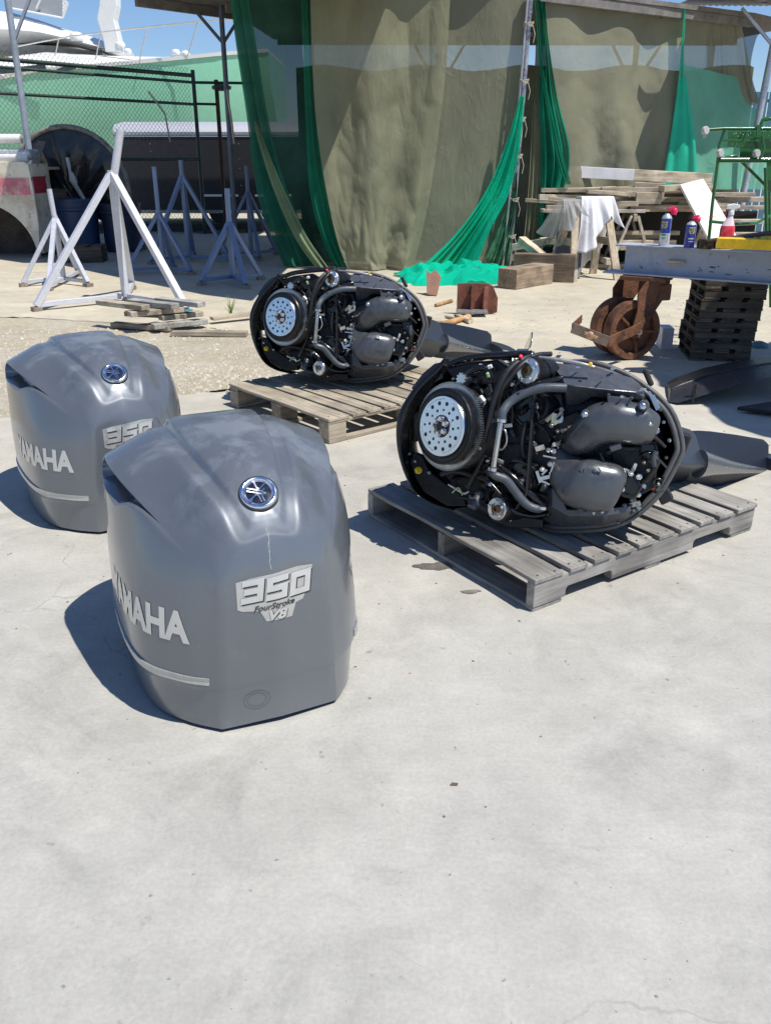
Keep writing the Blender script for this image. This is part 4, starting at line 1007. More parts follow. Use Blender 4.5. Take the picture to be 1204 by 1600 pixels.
# starter pinion and filter
c = E(723, 593, .105); st = MB().lathe([(.015, -.05), (.015, 0), (.011, .002)], c, AX, 20).build('starter_pinion', STEEL, eng, 35)
tt = MB(); ro = []
for d in (-.018, .012):
    ro.append([c + AX * d + (xr * math.cos(2 * math.pi * (k + f) / 11) + yr * math.sin(2 * math.pi * (k + f) / 11)) * (r_) for k in range(11) for f, r_ in ((0, .017), (.3, .017), (.5, .0225), (.8, .0225))])
tt.loft(ro).build('pinion_teeth', STEEL, st)
MB().lathe([(.02, -.10), (.03, -.05), (.03, -.01), (.02, -.002)], c - AX * .03, AX, 20).build('starter_motor', GLOSS, eng, 40)
fa, fb_ = E(750, 770, .09), E(738, 791, .12)
MB().lathe([(.017, 0), (.018, .012), (.014, .014), (.014, .028), (.018, .03), (.018, .062), (.013, .066)], fa, fb_ - fa, 18).build('oil_pressure_sensor', mat('sensor grey', (.10, .10, .105), .4, .5), eng, 35)
# dipstick
c = E(653, 735, .045); dp = MB().lathe([(.013, -.01), (.0135, 0), (.011, .003)], c, (0, 0, 1), 16).build('dipstick', YEL, eng, 40)
MB().box(c + Vector((0, 0, .008)), (.007, .022, .012), Matrix.Rotation(.7, 3, 'Z')).build('dipstick_grip', YEL, dp, None, .002)
MB().lathe([(.006, 0), (.007, .006), (.005, .008)], E(922, 569, .13), (0, 0, 1), 12).build('yellow_cap', YEL, eng, 40)
MB().lathe([(.006, 0), (.0065, .012), (.004, .014)], E(812, 559, .13), (.3, .5, .8), 12).build('red_cap', REDP, eng, 40)
MB().box(E(1021, 763, .02), (.032, .014, .003)).build('warning_sticker', mat('red sticker', (.45, .04, .05), .5), eng)
# plugs, connectors, brackets
def blockp(px, py, z, size, ang, m, name):
    return MB().box(E(px, py, z), size, Matrix.Rotation(ang, 3, 'Z') @ Matrix.Rotation(.35, 3, 'X')).build(name, m, eng, None, .0022, 1)
blockp(752, 624, .14, (.024, .017, .016), -.7, WHT, 'connector'); blockp(765, 573, .13, (.016, .013, .01), .5, WHT, 'connector'); blockp(762, 586, .13, (.010, .018, .01), .5, GRNC, 'connector')
blockp(961, 698, .13, (.036, .020, .018), .55, mat('grey connector', (.17, .17, .18), .5), 'connector'); blockp(950, 706, .11, (.018, .016, .016), .55, BLACK, 'connector')
blockp(793, 665, .10, (.030, .014, .003), .3, WHT, 'bracket'); blockp(843, 700, .09, (.034, .020, .002), .5, STEEL, 'bracket'); blockp(781, 721, .15, (.024, .016, .004), -.2, STEEL, 'bracket')
blockp(978, 735, .11, (.046, .012, .010), -.15, ZINC, 'fuel_rail_joint'); blockp(990, 730, .12, (.012, .03, .010), -.15, ZINC, 'fuel_rail_joint')
TANM = mat('zinc yellow bracket', (.50, .46, .34), .35, .8, .15)
mb = MB(); a_ = E(868, 655, .11)
mb.bar(E(853, 658, .10), E(866, 646, .11), .012, .003, (0, 0, 1)); mb.bar(E(866, 646, .11), E(864, 664, .11), .016, .003, (0, 0, 1)); mb.bar(E(862, 662, .11), E(877, 657, .11), .012, .003, (0, 0, 1)); mb.bar(E(877, 657, .11), E(878, 645, .10), .008, .003, (0, 0, 1)); mb.bar(E(866, 655, .105), E(880, 640, .10), .008, .003, (0, 0, 1)); mb.build('bracket', TANM, eng)
mb = MB()
for p, q, w in (((838, 736), (844, 754), .010), ((843, 748), (862, 744), .012), ((843, 750), (858, 757), .006), ((846, 742), (854, 734), .006), ((858, 738), (862, 752), .005), ((848, 712), (868, 716), .005), ((865, 722), (860, 738), .005)):
    mb.bar(E(*p, .14), E(*q, .14), w, .003, (0, 0, 1))
mb.build('bracket', STEEL, eng)
mb = MB()
for p, q, w in (((975, 792), (1000, 786), .016), ((985, 780), (1000, 796), .012), ((968, 800), (985, 796), .008), ((990, 775), (995, 790), .006)):
    mb.bar(E(*p, .05), E(*q, .06), w, .003, (0, 0, 1))
mb.build('bracket', mat('clear zinc', (.45, .44, .40), .3, .8, .2), eng)
mb = MB()
for p, q, w in (((1018, 618), (1028, 640), .016), ((1012, 612), (1020, 622), .01)): mb.bar(E(*p, .03), E(*q, .03), w, .003, (0, 0, 1))
mb.build('latch_plate', STEEL, eng)
# bolts
BP = [(857, 703, .13, 7), (865, 705, .13, 7), (847, 733, .15, 7), (859, 725, .15, 7), (872, 693, .12, 6), (866, 694, .12, 6), (870, 673, .10, 5), (878, 673, .10, 5), (877, 640, .11, 7), (861, 664, .11, 7), (875, 657, .12, 6), (991, 670, .14, 8), (1015, 663, .14, 8), (1023, 664, .10, 7), (1025, 674, .08, 6), (1045, 688, .02, 6), (1012, 681, .10, 6), (971, 765, .13, 7), (1005, 760, .08, 7), (991, 774, .08, 7), (997, 773, .07, 7), (1029, 755, .02, 6), (957, 576, .06, 5), (1002, 609, .08, 5), (1031, 639, .02, 7), (975, 790, .07, 6), (990, 797, .05, 6), (958, 809, .06, 5), (852, 760, .13, 7), (950, 617, .16, 4), (971, 620, .16, 4), (986, 622, .16, 4), (913, 801, .155, 3.5), (927, 801, .155, 3.5), (941, 800, .155, 3.5), (639, 709, .02, 5), (649, 721, .03, 7), (658, 600, .02, 5), (634, 715, .015, 4), (671, 739, .04, 5), (750, 691, .16, 6), (730, 760, .10, 4), (749, 700, .16, 5), (765, 757, .13, 5), (708, 592, .06, 5), (796, 590, .10, 5), (800, 600, .12, 5), (831, 604, .12, 5), (985, 740, .13, 7), (998, 745, .12, 8), (1005, 722, .10, 5), (930, 700, .09, 4), (908, 706, .10, 4), (940, 590, .13, 3), (901, 573, .11, 4), (1036, 660, .02, 5), (1040, 715, .02, 5), (965, 815, .02, 5), (1013, 735, .06, 6), (797, 812, .06, 4), (762, 720, .12, 4), (735, 775, .07, 5)]
DKB = mat('dark steel bolt', (.20, .20, .20), .35, .9, .2)
for x, y, z, s_ in BP:
    mb = MB(); r_ = s_ * .00090
    tl = Vector((random.uniform(-.35, .35), random.uniform(-.35, .35), 1)).normalized()
    if z < .06: mb.lathe([(r_ * 1.3, 0), (r_ * 1.3, .003), (r_ * .9, .0032), (r_ * .9, .011), (r_ * .7, .0125)], E(x, y, z), tl, 6)
    else: mb.lathe([(r_ * .8, -.03), (r_ * .8, 0), (r_ * 1.45, .001), (r_ * 1.45, .004), (r_ * .95, .0042), (r_ * .95, .012), (r_ * .7, .0135)], E(x, y, z), tl, 6)
    mb.build('bolt', ZINC if random.random() < .62 else DKB, eng)
# clamps and bosses outside the rim
def rimblock(px, py, z, size, ang, name='rim_latch', m=MATTE):
    return MB().box(E(px, py, z), size, Matrix.Rotation(ang, 3, 'Z')).build(name, m, eng, None, .006, 2)
rimblock(1012, 590, -.03, (.060, .018, .045), -.95); rimblock(1067, 692, -.07, (.035, .065, .055), -.1); rimblock(1038, 775, -.08, (.045, .045, .05), .7); rimblock(628, 690, -.03, (.014, .03, .03), .15)
# leg, gearcase, ventilation plate and propeller, leaving the tub along the crank axis
LB = Vector((-.09, -.01, .225))
OLD_O = Vector((.754, 2.9, .47)); OA_, OB_, OC_ = Vector((-.7354, -.6392, .2250)), Vector((.6561, -.7547, 0)), Vector((.1698, .1476, .9744))
def Lc(x, y, z):
    """leg frame (x rearwards, y up, z along the crank axis) -> engine coordinates"""
    w = OLD_O + OB_ * x + OC_ * y + OA_ * z - OE0; return EM.transposed() @ w
def sect(z, cx, cy, hx, hy, k=1.0, n=20, pw=1.25):
    o_ = []
    for i in range(n):
        q = 2 * math.pi * i / n; cs, sn = math.cos(q), math.sin(q)
        o_.append(Lc(cx + abs(cs) ** (2 / 2.0) * (1 if cs > 0 else -1) * hx, cy + abs(sn) ** pw * (1 if sn > 0 else -1) * hy, z))
    return o_
LEGM = mat('pearl dark grey leg paint', (.024, .030, .042), .42, 0, .04, spec=.3, coat=.12, rvar=.02, coatr=.25)
def leg_sec(z, top, rx, ry, bot, bx, w):
    P = [(-.005, top), (w, top - .012), (rx * .72, ry + .035), (rx, ry + .008), (rx, ry - .010), (rx * .70, ry - .035), (w, bot + .012), (-.005, bot), (-w, bot + .012), (bx, ry), (-w, top - .012)]
    return [Lc(x, y, z) for x, y in P]
lg = MB().loft([leg_sec(-.22, .14, .17, -.04, -.20, -.15, .03), leg_sec(-.50, .085, .125, -.055, -.165, -.10, .025), leg_sec(-.67, .066, .105, -.062, -.168, -.08, .02)]).build('midsection', LEGM, eng, 38, .006, 2)
MB().loft([leg_sec(-.672, .060, .100, -.062, -.160, -.08, .02), leg_sec(-.74, .064, .088, -.068, -.168, -.07, .010), leg_sec(-.85, .064, .078, -.078, -.172, -.05, .008), leg_sec(-1.10, .055, .060, -.092, -.200, -.035, .007), leg_sec(-1.38, .040, .046, -.105, -.225, -.03, .007), leg_sec(-1.44, .022, .040, -.108, -.205, -.025, .006)]).build('leg_housing', mat('navy black leg paint', (.012, .016, .028), .45, 0, .05, spec=.18, rvar=.02), eng, 38, .005, 2)
rg_ = []
for z, x, y, rx, ry in ((-.66, .075, -.062, .040, .060), (-.80, .062, -.070, .036, .046), (-1.0, .052, -.083, .026, .030), (-1.2, .044, -.094, .018, .020), (-1.43, .034, -.106, .012, .013)):
    rg_.append([Lc(x + rx * math.cos(q), y + ry * math.sin(q), z) for q in [2 * math.pi * k / 16 for k in range(16)]])
MB().loft(rg_).build('leg_ridge', mat('ridge highlight grey', (.12, .13, .145), .28, .5, .03, coat=.3, rvar=.02), eng, 60)  # slim ridge in lighter grey, painting the highlight along the leg
MB().loft([sect(-1.40, .0, -.10, .15, .06, pw=1), sect(-1.50, .0, -.10, .22, .07, pw=1), sect(-1.60, .0, -.10, .15, .05, pw=1)]).build('gearcase', LEGM, eng, 60)
pc = Lc(.24, -.10, -1.55); pa = (Lc(.5, -.10, -1.55) - Lc(.24, -.10, -1.55)).normalized()
PROP = mat('polished steel propeller', (.70, .68, .64), .18, 1, .03, rvar=.03)
prop = MB().lathe([(.05, -.06), (.058, 0), (.05, .06), (.03, .08), (.028, .03), (0, .03)], pc, pa, 28).build('propeller', PROP, eng, 40)
u_ = pa.cross(Vector((0, 1, 0))).normalized(); w_ = pa.cross(u_)
for k in range(3):
    a0 = 2 * math.pi * k / 3 + .4; rings = []
    for i in range(8):
        f = i / 7; rr = .05 + .13 * f; hw = (.035 + .075 * math.sin(math.pi * min(f * 1.05, 1) ** .9)) * (1 if f < .95 else .45)
        row = []
        for j in range(7):
            s_ = (j / 6 - .5) * 2; an = a0 + s_ * hw / rr * .75; row.append(pc + (u_ * math.cos(an) + w_ * math.sin(an)) * rr + pa * (s_ * hw * .5 + .01 * f))
        rings.append(row)
    MB().loft(rings, cap=False, closed=False).build('propeller_blade', PROP, prop, 60, 0, 2, .005)
# place the two engines
K = 1.045
Mw = Matrix.Translation(Vector((.55155, 2.94964, .47075))) @ EM.to_4x4() @ Matrix.Scale(K, 4)
eng.matrix_world = Mw
tag(eng, 'black V8 outboard engine, lying uncovered on the nearer grey pallet', 'outboard engine', 'outboard engines lying on pallets')
eng2 = copy_tree(eng)
M2 = Matrix(((.98392113, .15091562, -.09551799), (-.11657554, .13747856, -.98362076), (-.13531206, .97894031, .15286113)))
M2 = Matrix((M2.col[0].normalized(), M2.col[1].normalized(), M2.col[2].normalized())).transposed()
pB = Vector((-.26298, 4.93569, .53783)); pB = Vector((0, 0, CAM_H)) + (pB - Vector((0, 0, CAM_H))) * 1.035
eng2.matrix_world = Matrix.Translation(pB) @ M2.to_4x4() @ Matrix.Scale(K * 1.03, 4)
tag(eng2, 'black V8 outboard engine, lying uncovered on the tan pallet near the netting')
from mathutils import noise
# ------------------------------------------------------------------ shed: posts, roof, netting
WROOF = mat('weathered roof timber', (.16, .15, .14), .9, var=.3)
POSTM = mat('weathered grey post paint', (.20, .22, .26), .55, .2, .25, col2=(.14, .13, .12))
ROOFZ = 3.42
roof = empty('shed_roof', (0, 0, 0)); tag(roof, 'low shed roof of dark boards on beams along the top of the netting', 'roof')
rp = [(-3.40, 12.95), (-3.40, 12.0), (-2.13, 10.55), (-.58, 8.85), (.02, 8.4), (.1, 12.15), (1.9, 12.45), (3.6, 13.5), (5.6, 14.7), (6.6, 15.6), (6.2, 17.3), (-2.0, 17.2), (-2.25, 14.05)]
MB().prism(rp, ROOFZ, ROOFZ + .06).build('roof_deck', WROOF, roof)
for a_, b_ in (((-3.3, 12.9), (-2.2, 14.0)), ((-2.2, 13.4), (6.2, 17.0)), ((-1.9, 16.9), (6.0, 17.0)), ((1.9, 12.5), (5.6, 14.8)), ((0, 12.3), (0, 17)), ((2.0, 12.7), (2.0, 17)), ((4.0, 13.9), (4.0, 17))):
    MB().bar((*a_, ROOFZ - .06), (*b_, ROOFZ - .06), .07, .115).build('roof_beam', WROOF, roof, None, .004, 1)
cm = MB(); rr_ = []
for i in range(61):
    x = 4.6 + i * .05; rr_.append([Vector((x, 13.0 + (x - 4.6) * .5, ROOFZ + .20 + (.02 if i % 2 else 0))), Vector((x, 15.6, ROOFZ + .28 + (.02 if i % 2 else 0)))])
cm.loft(rr_, cap=False, closed=False); cm.build('roof_sheet', mat('galvanised sheet', (.55, .56, .58), .4, .7, .15), roof, None, 0, 2, .004)
for x0, y0, x1, y1 in ((4.2, 13.4, 6.6, 14.2), (4.8, 13.2, 6.9, 15.4)):
    MB().bar((x0, y0, ROOFZ + .12), (x1, y1, ROOFZ + .12), .05, .12).build('roof_beam', WROOF, roof)
hr = [(-3.7, 11.75), (1.0, 11.75), (1.0, 19.8), (-4.2, 19.8)]
hroof = MB().prism([(-4.1, 12.4), (-3.3, 11.7), (-.5, 11.9), (-.5, 20.2), (-4.5, 20.2)], 4.9, 4.96).build('added_shade_roof', WROOF); tag(hroof, 'unseen higher roof, added to shade the blue stands and the back of the yard', 'roof')  # added above the view so that its shadow covers the left yard
def post(x, y, z1, r_, name, label, lean=(0, 0), m=POSTM, brace=()):
    o = empty(name, (x, y, 0)); tag(o, label, 'post')
    MB().tube([(0, 0, 0), (lean[0] * .5 + .006, lean[1] * .5, z1 * .5), (lean[0], lean[1], z1)], r_, 12).build('shaft', m, o, 60)
    for (z0, dx, dy, zt) in brace:
        MB().bar((lean[0] * z0 / z1, 0, z0), (dx, dy, zt), .045, .045).build('brace', m, o, None, .004, 1)
    MB().lathe([(r_ * 2.2, 0), (r_ * 2.2, .012), (r_ * 1.05, .014)], (0, 0, 0), (0, 0, 1), 12).build('base_plate', m, o)
    return o
post(-5.74, 14.75, 4.9, .05, 'roof_post', 'pale blue grey pipe post at the left edge in front of the chain link fence', (.04, 0), mat('pale blue grey paint', (.30, .34, .40), .45, .2, .2), [(3.1, .62, .0, 4.1)])
post(-2.30, 13.6, 3.42, .036, 'roof_post', 'thin dark post with forked braces left of the netting', (.0, 0), mat('dark blue post paint', (.10, .12, .16), .5, .2, .25), [(2.95, -.42, -.05, 3.42), (2.95, .35, .1, 3.42)])
pp = post(1.735, 12.35, 3.42, .036, 'roof_post', 'scuffed grey pipe post between the two netting curtains', (.10, 0), mat('scuffed silver post', (.34, .35, .40), .35, .5, .35, col2=(.12, .11, .11)))
# second thin pipe and rope ties on that post
MB().tube([(-.09, -.06, 0), (-.03, -.05, 1.2), (.03, -.04, 2.4), (.06, -.03, 3.4)], .016, 8).build('side_pipe', mat('thin grey pipe', (.36, .36, .38), .5, .4, .2), pp, 60)
ROPE = mat('old rope', (.42, .38, .30), .9)
for z in (.42, .9, 1.45, 1.9, 2.35, 3.0):
    c = MB()
    for k in range(3):
        c.tube([(.03 * z + math.cos(q / 10 * 6.283) * (.060 + k * .004), math.sin(q / 10 * 6.283) * .060 - .01, z + k * .016 + .01 * math.sin(q * 2.1 + k)) for q in range(10)], .006, 5, True)
    c.tube([(.03 * z + .05, -.06, z), (.03 * z + .08, -.08, z - .10), (.03 * z + .06, -.09, z - .2)], .005, 5)
    c.build('rope_tie', ROPE, pp)
for x, y, lab in ((.95, 16.9, 'far shed post seen dimly through the pale band of the netting'), (4.35, 16.6, 'far shed post behind the middle of the second curtain'), (5.62, 14.3, 'leaning silver post at the right edge beside the blue slats')):
    post(x, y, ROOFZ, .05, 'roof_post', lab, (.18 if y < 15 else 0, 0), POSTM if y > 15 else mat('silver post', (.45, .46, .50), .35, .5, .2), [(2.6, -.5, 0, 3.4), (2.6, .5, 0, 3.4)] if y > 15 else [(3.0, -.35, .1, 3.5)])
OLIVE = cloth('olive netting', (.325, .32, .215), .08, .38, .16)
OLIVE2 = cloth('thin olive netting', (.35, .345, .245), .24, .38, .12)
DGREEN = cloth('dark green netting', (.03, .17, .11), .12, .35, .35)
MGREEN = cloth('mid green netting', (.02, .22, .13), .12, .45, .3)
JADE = cloth('jade netting', (.010, .70, .46), .06, .5, .2)
JADEP = cloth('pale jade netting', (.22, .58, .42), .16, .40, .15)
def drape(name, left, right, YL, YR, m, label, folds=(7, .05), seed=0, nx=90, ny=70, group=None, wr=.5, sagtop=0, tag_=True, depthf=None, gather=0):
    """cloth between two edge lines given in photo pixels, hung at depths YL, YR (callables or numbers)"""
    rs = random.Random(seed); f = lambda v, t: v(t) if callable(v) else v
    Lp = cat_rom([Vector((x, y, 0)) for x, y in left], 12); Rp = cat_rom([Vector((x, y, 0)) for x, y in right], 12)
    def at(L_, t):
        q = t * (len(L_) - 1); i = min(int(q), len(L_) - 2); return L_[i].lerp(L_[i + 1], q - i)
    ph = [rs.uniform(0, 6.28) for _ in range(8)]; fr = [folds[0] * rs.uniform(.6, 1.5) for _ in range(4)]
    vs = []
    for j in range(ny + 1):
        t = j / ny
        a_, b_ = at(Lp, t), at(Rp, t); A_ = on_y(a_.x, a_.y, f(YL, t)); B_ = on_y(b_.x, b_.y, f(YR, t))
        for i in range(nx + 1):
            s_ = i / nx; p = A_.lerp(B_, s_)
            amp = folds[1] * (.45 + .75 * t)
            q = Vector((s_ * fr[0] * 1.7 + seed * 3.1, t * 1.3, seed * 1.7))
            w = noise.noise(q) * 1.5 + .5 * math.sin(s_ * fr[0] * 6.28 + ph[0] + .8 * math.sin(t * 3 + ph[4]))
            q2 = Vector((s_ * fr[0] * 3.5 + t * 2.2 + seed, t * 5 - s_ * 1.3, 4.2 + seed)); w += .13 * wr * (1 - 2.2 * abs(noise.noise(q2)))
            q3 = Vector((s_ * 9 - t * 3, t * 14 + s_ * 2, seed * 2.3)); w += .045 * wr * (1 - 2 * abs(noise.noise(q3)))
            e = min(1, s_ * 8, (1 - s_) * 8)
            p.y += amp * w * (.3 + .7 * e)
            if p.z < .012: p.z = .012 + .012 * abs(math.sin(s_ * 40 + t * 60)); 
            vs.append(p)
    fs = [(j * (nx + 1) + i, j * (nx + 1) + i + 1, (j + 1) * (nx + 1) + i + 1, (j + 1) * (nx + 1) + i) for j in range(ny) for i in range(nx)]
    o = MB().add(vs, fs).build(name, m, None, 60)
    if tag_: tag(o, label, 'netting', group)
    return o
G_ = 'netting curtains hung from the shed'
drape('netting_curtain', [(357, -22), (372, 80), (388, 180), (402, 270), (425, 350), (452, 428)], [(470, -22), (474, 100), (482, 200), (500, 300), (522, 380), (545, 428)], 12.6, 12.75, cloth('black green netting', (.03, .10, .075), .12, .35, .5), 'dark green see-through netting at the left end of the first curtain', (3, .07), 1, group=G_)
drape('netting_curtain', [(357, -22), (370, 80), (385, 180), (396, 270), (412, 340), (448, 428)], [(385, -22), (402, 80), (418, 180), (440, 270), (470, 350), (500, 428)], 12.45, 12.5, DGREEN, 'green netting hem along the left edge of the first curtain', (2, .06), 11, nx=40, group=G_)
drape('netting_curtain', [(398, 190), (402, 215), (425, 290), (460, 370), (500, 428)], [(400, 190), (420, 240), (450, 310), (480, 370), (520, 428)], 12.3, 12.3, cloth('faded green netting', (.25, .33, .20), .1, .35, .2), 'faded pale green fold in the left end of the curtain', (2, .04), 12, nx=24, group=G_)
drape('netting_curtain', [(470, -22), (474, 100), (478, 200), (484, 300), (505, 380), (530, 428)], [(488, -22), (490, 80), (496, 180), (508, 280), (520, 350), (545, 428)], 12.3, 12.32, MGREEN, 'narrow bright green strip beside the wide olive curtain', (2, .05), 13, nx=30, group=G_)
drape('netting_curtain', [(484, -22), (488, 100), (495, 200), (510, 300), (528, 380), (548, 430)], [(704, -22), (697, 100), (686, 200), (672, 300), (655, 380), (640, 430)], 12.2, 12.25, OLIVE, 'wide olive netting curtain with dark stains near its foot', (1.6, .16), 2, 150, 110, group=G_, wr=1.6)
drape('netting_curtain', [(699, -22), (692, 100), (681, 200), (667, 300), (650, 380), (632, 430)], [(826, -22), (816, 100), (808, 200), (802, 300), (797, 408)], 12.42, 12.42, OLIVE2, 'thinner olive netting panel left of the pipe post with a pale sky band', (1.2, .05), 3, 110, 110, group=G_, wr=.8)
drape('netting_curtain', [(812, 150), (790, 225), (758, 300), (712, 365), (655, 420), (640, 432)], [(819, 150), (812, 225), (795, 300), (768, 355), (745, 410), (730, 432)], 12.2, 12.2, JADE, 'bright jade netting swag sweeping down to the left of the post', (5, .07), 4, 70, 80, group=G_, wr=.8)
drape('netting_curtain', [(806, 270), (800, 300), (780, 350), (760, 400), (750, 425)], [(808, 270), (806, 320), (800, 370), (795, 410), (792, 425)], 12.32, 12.30, cloth('mixed green netting', (.12, .30, .18), .08, .3, .7, 6), 'crumpled green and olive netting at the foot of the post', (4, .06), 5, 50, 50, group=G_, wr=1.6)
# second curtain to the right of the post
Yc = lambda px: 12.65 + (px - 840) / (1160 - 840) * 2.3
drape('netting_curtain', [(826, -22), (836, 60), (832, 150), (828, 250), (822, 330), (815, 400)], [(846, -22), (848, 60), (842, 150), (846, 250), (842, 330), (832, 400)], 12.52, 12.58, OLIVE, 'narrow olive netting wrapped just right of the pipe post', (3, .05), 6, 40, 60, group=G_)
drape('netting_curtain', [(838, -22), (846, 60), (842, 150), (845, 250), (842, 330), (838, 385)], [(850, -22), (856, 60), (870, 150), (890, 240), (878, 310), (868, 385)], 12.5, 12.62, cloth('deep green folds', (.015, .26, .16), .06, .35, .5), 'deep green gathered netting folds right of the post', (6, .09), 7, 60, 70, group=G_)
drape('netting_curtain', [(832, -22), (838, 40), (843, 110), (860, 200), (872, 260), (884, 288)], [(836, -22), (843, 40), (849, 110), (868, 200), (884, 260), (892, 288)], 12.42, 12.45, MGREEN, 'thin green netting cord line crossing the second curtain', (2, .02), 8, 16, 60, group=G_)
drape('netting_curtain', [(838, -22), (850, 60), (856, 150), (872, 220), (882, 300)], [(1122, 36), (1116, 80), (1108, 150), (1102, 220), (1095, 300)], 12.65, Yc(1105), OLIVE2, 'wide olive netting curtain behind the lumber with a blue sky band', (2.6, .14), 9, 170, 100, group=G_, wr=1.0)
drape('netting_curtain', [(1068, 12), (1062, 90), (1056, 150), (1046, 220), (1036, 290)], [(1071, 12), (1068, 90), (1075, 150), (1085, 220), (1090, 290)], Yc(1060) - .34, Yc(1075) - .34, cloth('bright jade strip', (.05, .62, .42), .12, .4, .2), 'bright jade vertical fold low in the second curtain', (2, .04), 10, 26, 60, group=G_)
drape('netting_curtain', [(1062, 100), (1056, 150), (1046, 220), (1032, 296)], [(1150, 120), (1165, 160), (1202, 192), (1235, 296)], Yc(1055) - .28, Yc(1160) - .22, JADEP, 'pale jade netting low at the right end of the second curtain', (4, .05), 14, 80, 70, group=G_)
drape('netting_curtain', [(1105, 30), (1104, 80), (1102, 150), (1100, 200)], [(1158, 40), (1166, 80), (1176, 130), (1186, 160)], Yc(1105) - .12, Yc(1165) - .1, OLIVE2, 'olive netting with vertical creases at the right end of the second curtain', (7, .05), 15, 70, 60, group=G_)
drape('netting_curtain', [(1158, 32), (1160, 60), (1163, 85), (1168, 160)], [(1190, 50), (1180, 62), (1172, 110), (1186, 162)], Yc(1170) - .1, Yc(1175) - .1, cloth('dark blue torn netting', (.015, .03, .06), .3, .3, .3), 'torn dark netting rag hooked at the far right', (2, .03), 16, 20, 30, group=G_)
bw = MB(); nx, ny = 80, 12; vs = []
for j in range(ny + 1):
    for i in range(nx + 1):
        x = -1.6 + 8.2 * i / nx; z = 2.95 * j / ny + (.05 * math.sin(i * .35) if j == ny else 0); vs.append((x, 17.0 + .05 * math.sin(i * 1.1) + .03 * math.sin(i * 2.3 + j), z))
bw.add(vs, [(j * (nx + 1) + i, j * (nx + 1) + i + 1, (j + 1) * (nx + 1) + i + 1, (j + 1) * (nx + 1) + i) for j in range(ny) for i in range(nx)])
tag(bw.build('netting_curtain', cloth('back netting', (.12, .13, .09), .0, .3, .25), None, 60), 'dull netting across the back of the shed, seen through the front curtains', 'netting', G_)
# pale boards standing in the shed behind the second curtain
for i, (px, w, zt) in enumerate(((925, .16, 1.95), (952, .22, 1.85), (985, .24, 1.85), (880, .5, 1.3))):
    p = on_y(px, 240, 14.4); o = MB().bar((p.x, 14.4, 0), (p.x + (.0 if i else .03), 14.55, zt), .03, w, (1, 0, 0)).build('standing_board', mat('pale board', (.5, .48, .42), .8) if i < 3 else mat('dark crate', (.05, .04, .03), .8)); tag(o, ['narrow pale board standing behind the curtain, leftmost of three', 'middle pale board standing behind the second curtain', 'rightmost pale board standing behind the second curtain', 'dark crate standing behind the left of the second curtain'][i], 'board' if i < 3 else 'crate', 'boards standing behind the second curtain' if i < 3 else None)
# heap of jade netting on the ground
rs = random.Random(4); nx, ny = 130, 70; vs = []
wv = [(rs.uniform(6, 30), rs.uniform(-14, 14), rs.uniform(0, 6.28), rs.uniform(.3, 1)) for _ in range(9)]
for j in range(ny + 1):
    for i in range(nx + 1):
        u_, v_ = i / nx * 2 - 1, j / ny * 2 - 1; r2 = u_ * u_ + v_ * v_; ang = math.atan2(v_, u_)
        lim = 1 + .10 * math.sin(ang * 5 + 1) + .07 * math.sin(ang * 9 + 2)
        h_ = max(0, 1 - (math.sqrt(r2) / lim) ** 2.2); rid = sum(a_ * (1 - abs(math.sin(f1 * u_ * .5 + f2 * v_ * .4 + p_))) for f1, f2, p_, a_ in wv) / 4.2
        x = .98 + u_ * .82 + .05 * math.sin(v_ * 9); y = 11.35 + v_ * .80 + u_ * .18 + .05 * math.sin(u_ * 7)
        vs.append((x, y, .006 + h_ ** .5 * (.05 + .20 * rid)))
keep = []
for j in range(ny):
    for i in range(nx):
        ids = (j * (nx + 1) + i, j * (nx + 1) + i + 1, (j + 1) * (nx + 1) + i + 1, (j + 1) * (nx + 1) + i)
        if max(vs[q][2] for q in ids) > .0065: keep.append(ids)
tag(MB().add(vs, keep).build('netting_heap', cloth('jade heap netting', (.01, .62, .42), .04, .5, .2), None, 60), 'crumpled heap of bright jade netting on the ground at the foot of the curtain', 'netting')
# ------------------------------------------------------------------ yacht behind the yard
yacht = empty('motor_yacht', (-8, 29, 0)); tag(yacht, 'large white yacht with a pale green hull behind the fence', 'yacht')
yw = lambda *p: Vector(p) - Vector((-8, 29, 0))
HG = mat('pale green hull paint', (.27, .62, .43), .35, 0, .05, coat=.3); WH = mat('white gelcoat', (.80, .80, .78), .25, 0, .03, coat=.5); GRY = mat('soffit shade grey', (.48, .48, .46), .5)
sheer = [(-150, 155, 27.4), (-60, 134, 27.6), (0, 125, 27.8), (60, 113, 28), (150, 106, 28.2), (250, 97, 28.6), (340, 88, 29.2), (420, 82, 30)]
hl = MB(); rings = []
for px, py, Y in sheer:
    a_ = on_y(px, py, Y); k_ = yw(a_.x, a_.y, a_.z)
    rings.append([k_, k_ + Vector((.0, .10, -.8)), k_ + Vector((.1, .45, -1.9)), Vector((k_.x + .2, k_.y + 1.4, .4)), Vector((k_.x + .2, k_.y + 3, .2)), Vector((k_.x, k_.y + 4.5, .6)), Vector((k_.x, k_.y + 4.6, k_.z))])
hl.loft(rings); hl.build('hull', HG, yacht, 50)
dk = MB(); rings = []
for i, (px, py, Y) in enumerate(sheer):
    a_ = on_y(px, py, Y); k_ = yw(a_.x, a_.y, a_.z + .004); up = [.75, .72, .70, .62, .42, .20, .10, .08][i]
    rings.append([k_ + Vector((0, -.05, 0)), k_ + Vector((0, -.07, .10)), k_ + Vector((0, .25, up * .8)), k_ + Vector((0, .9, up)), k_ + Vector((0, 4.2, up)), k_ + Vector((0, 4.6, 0))])
dk.loft(rings); dk.build('deck', WH, yacht, 45)
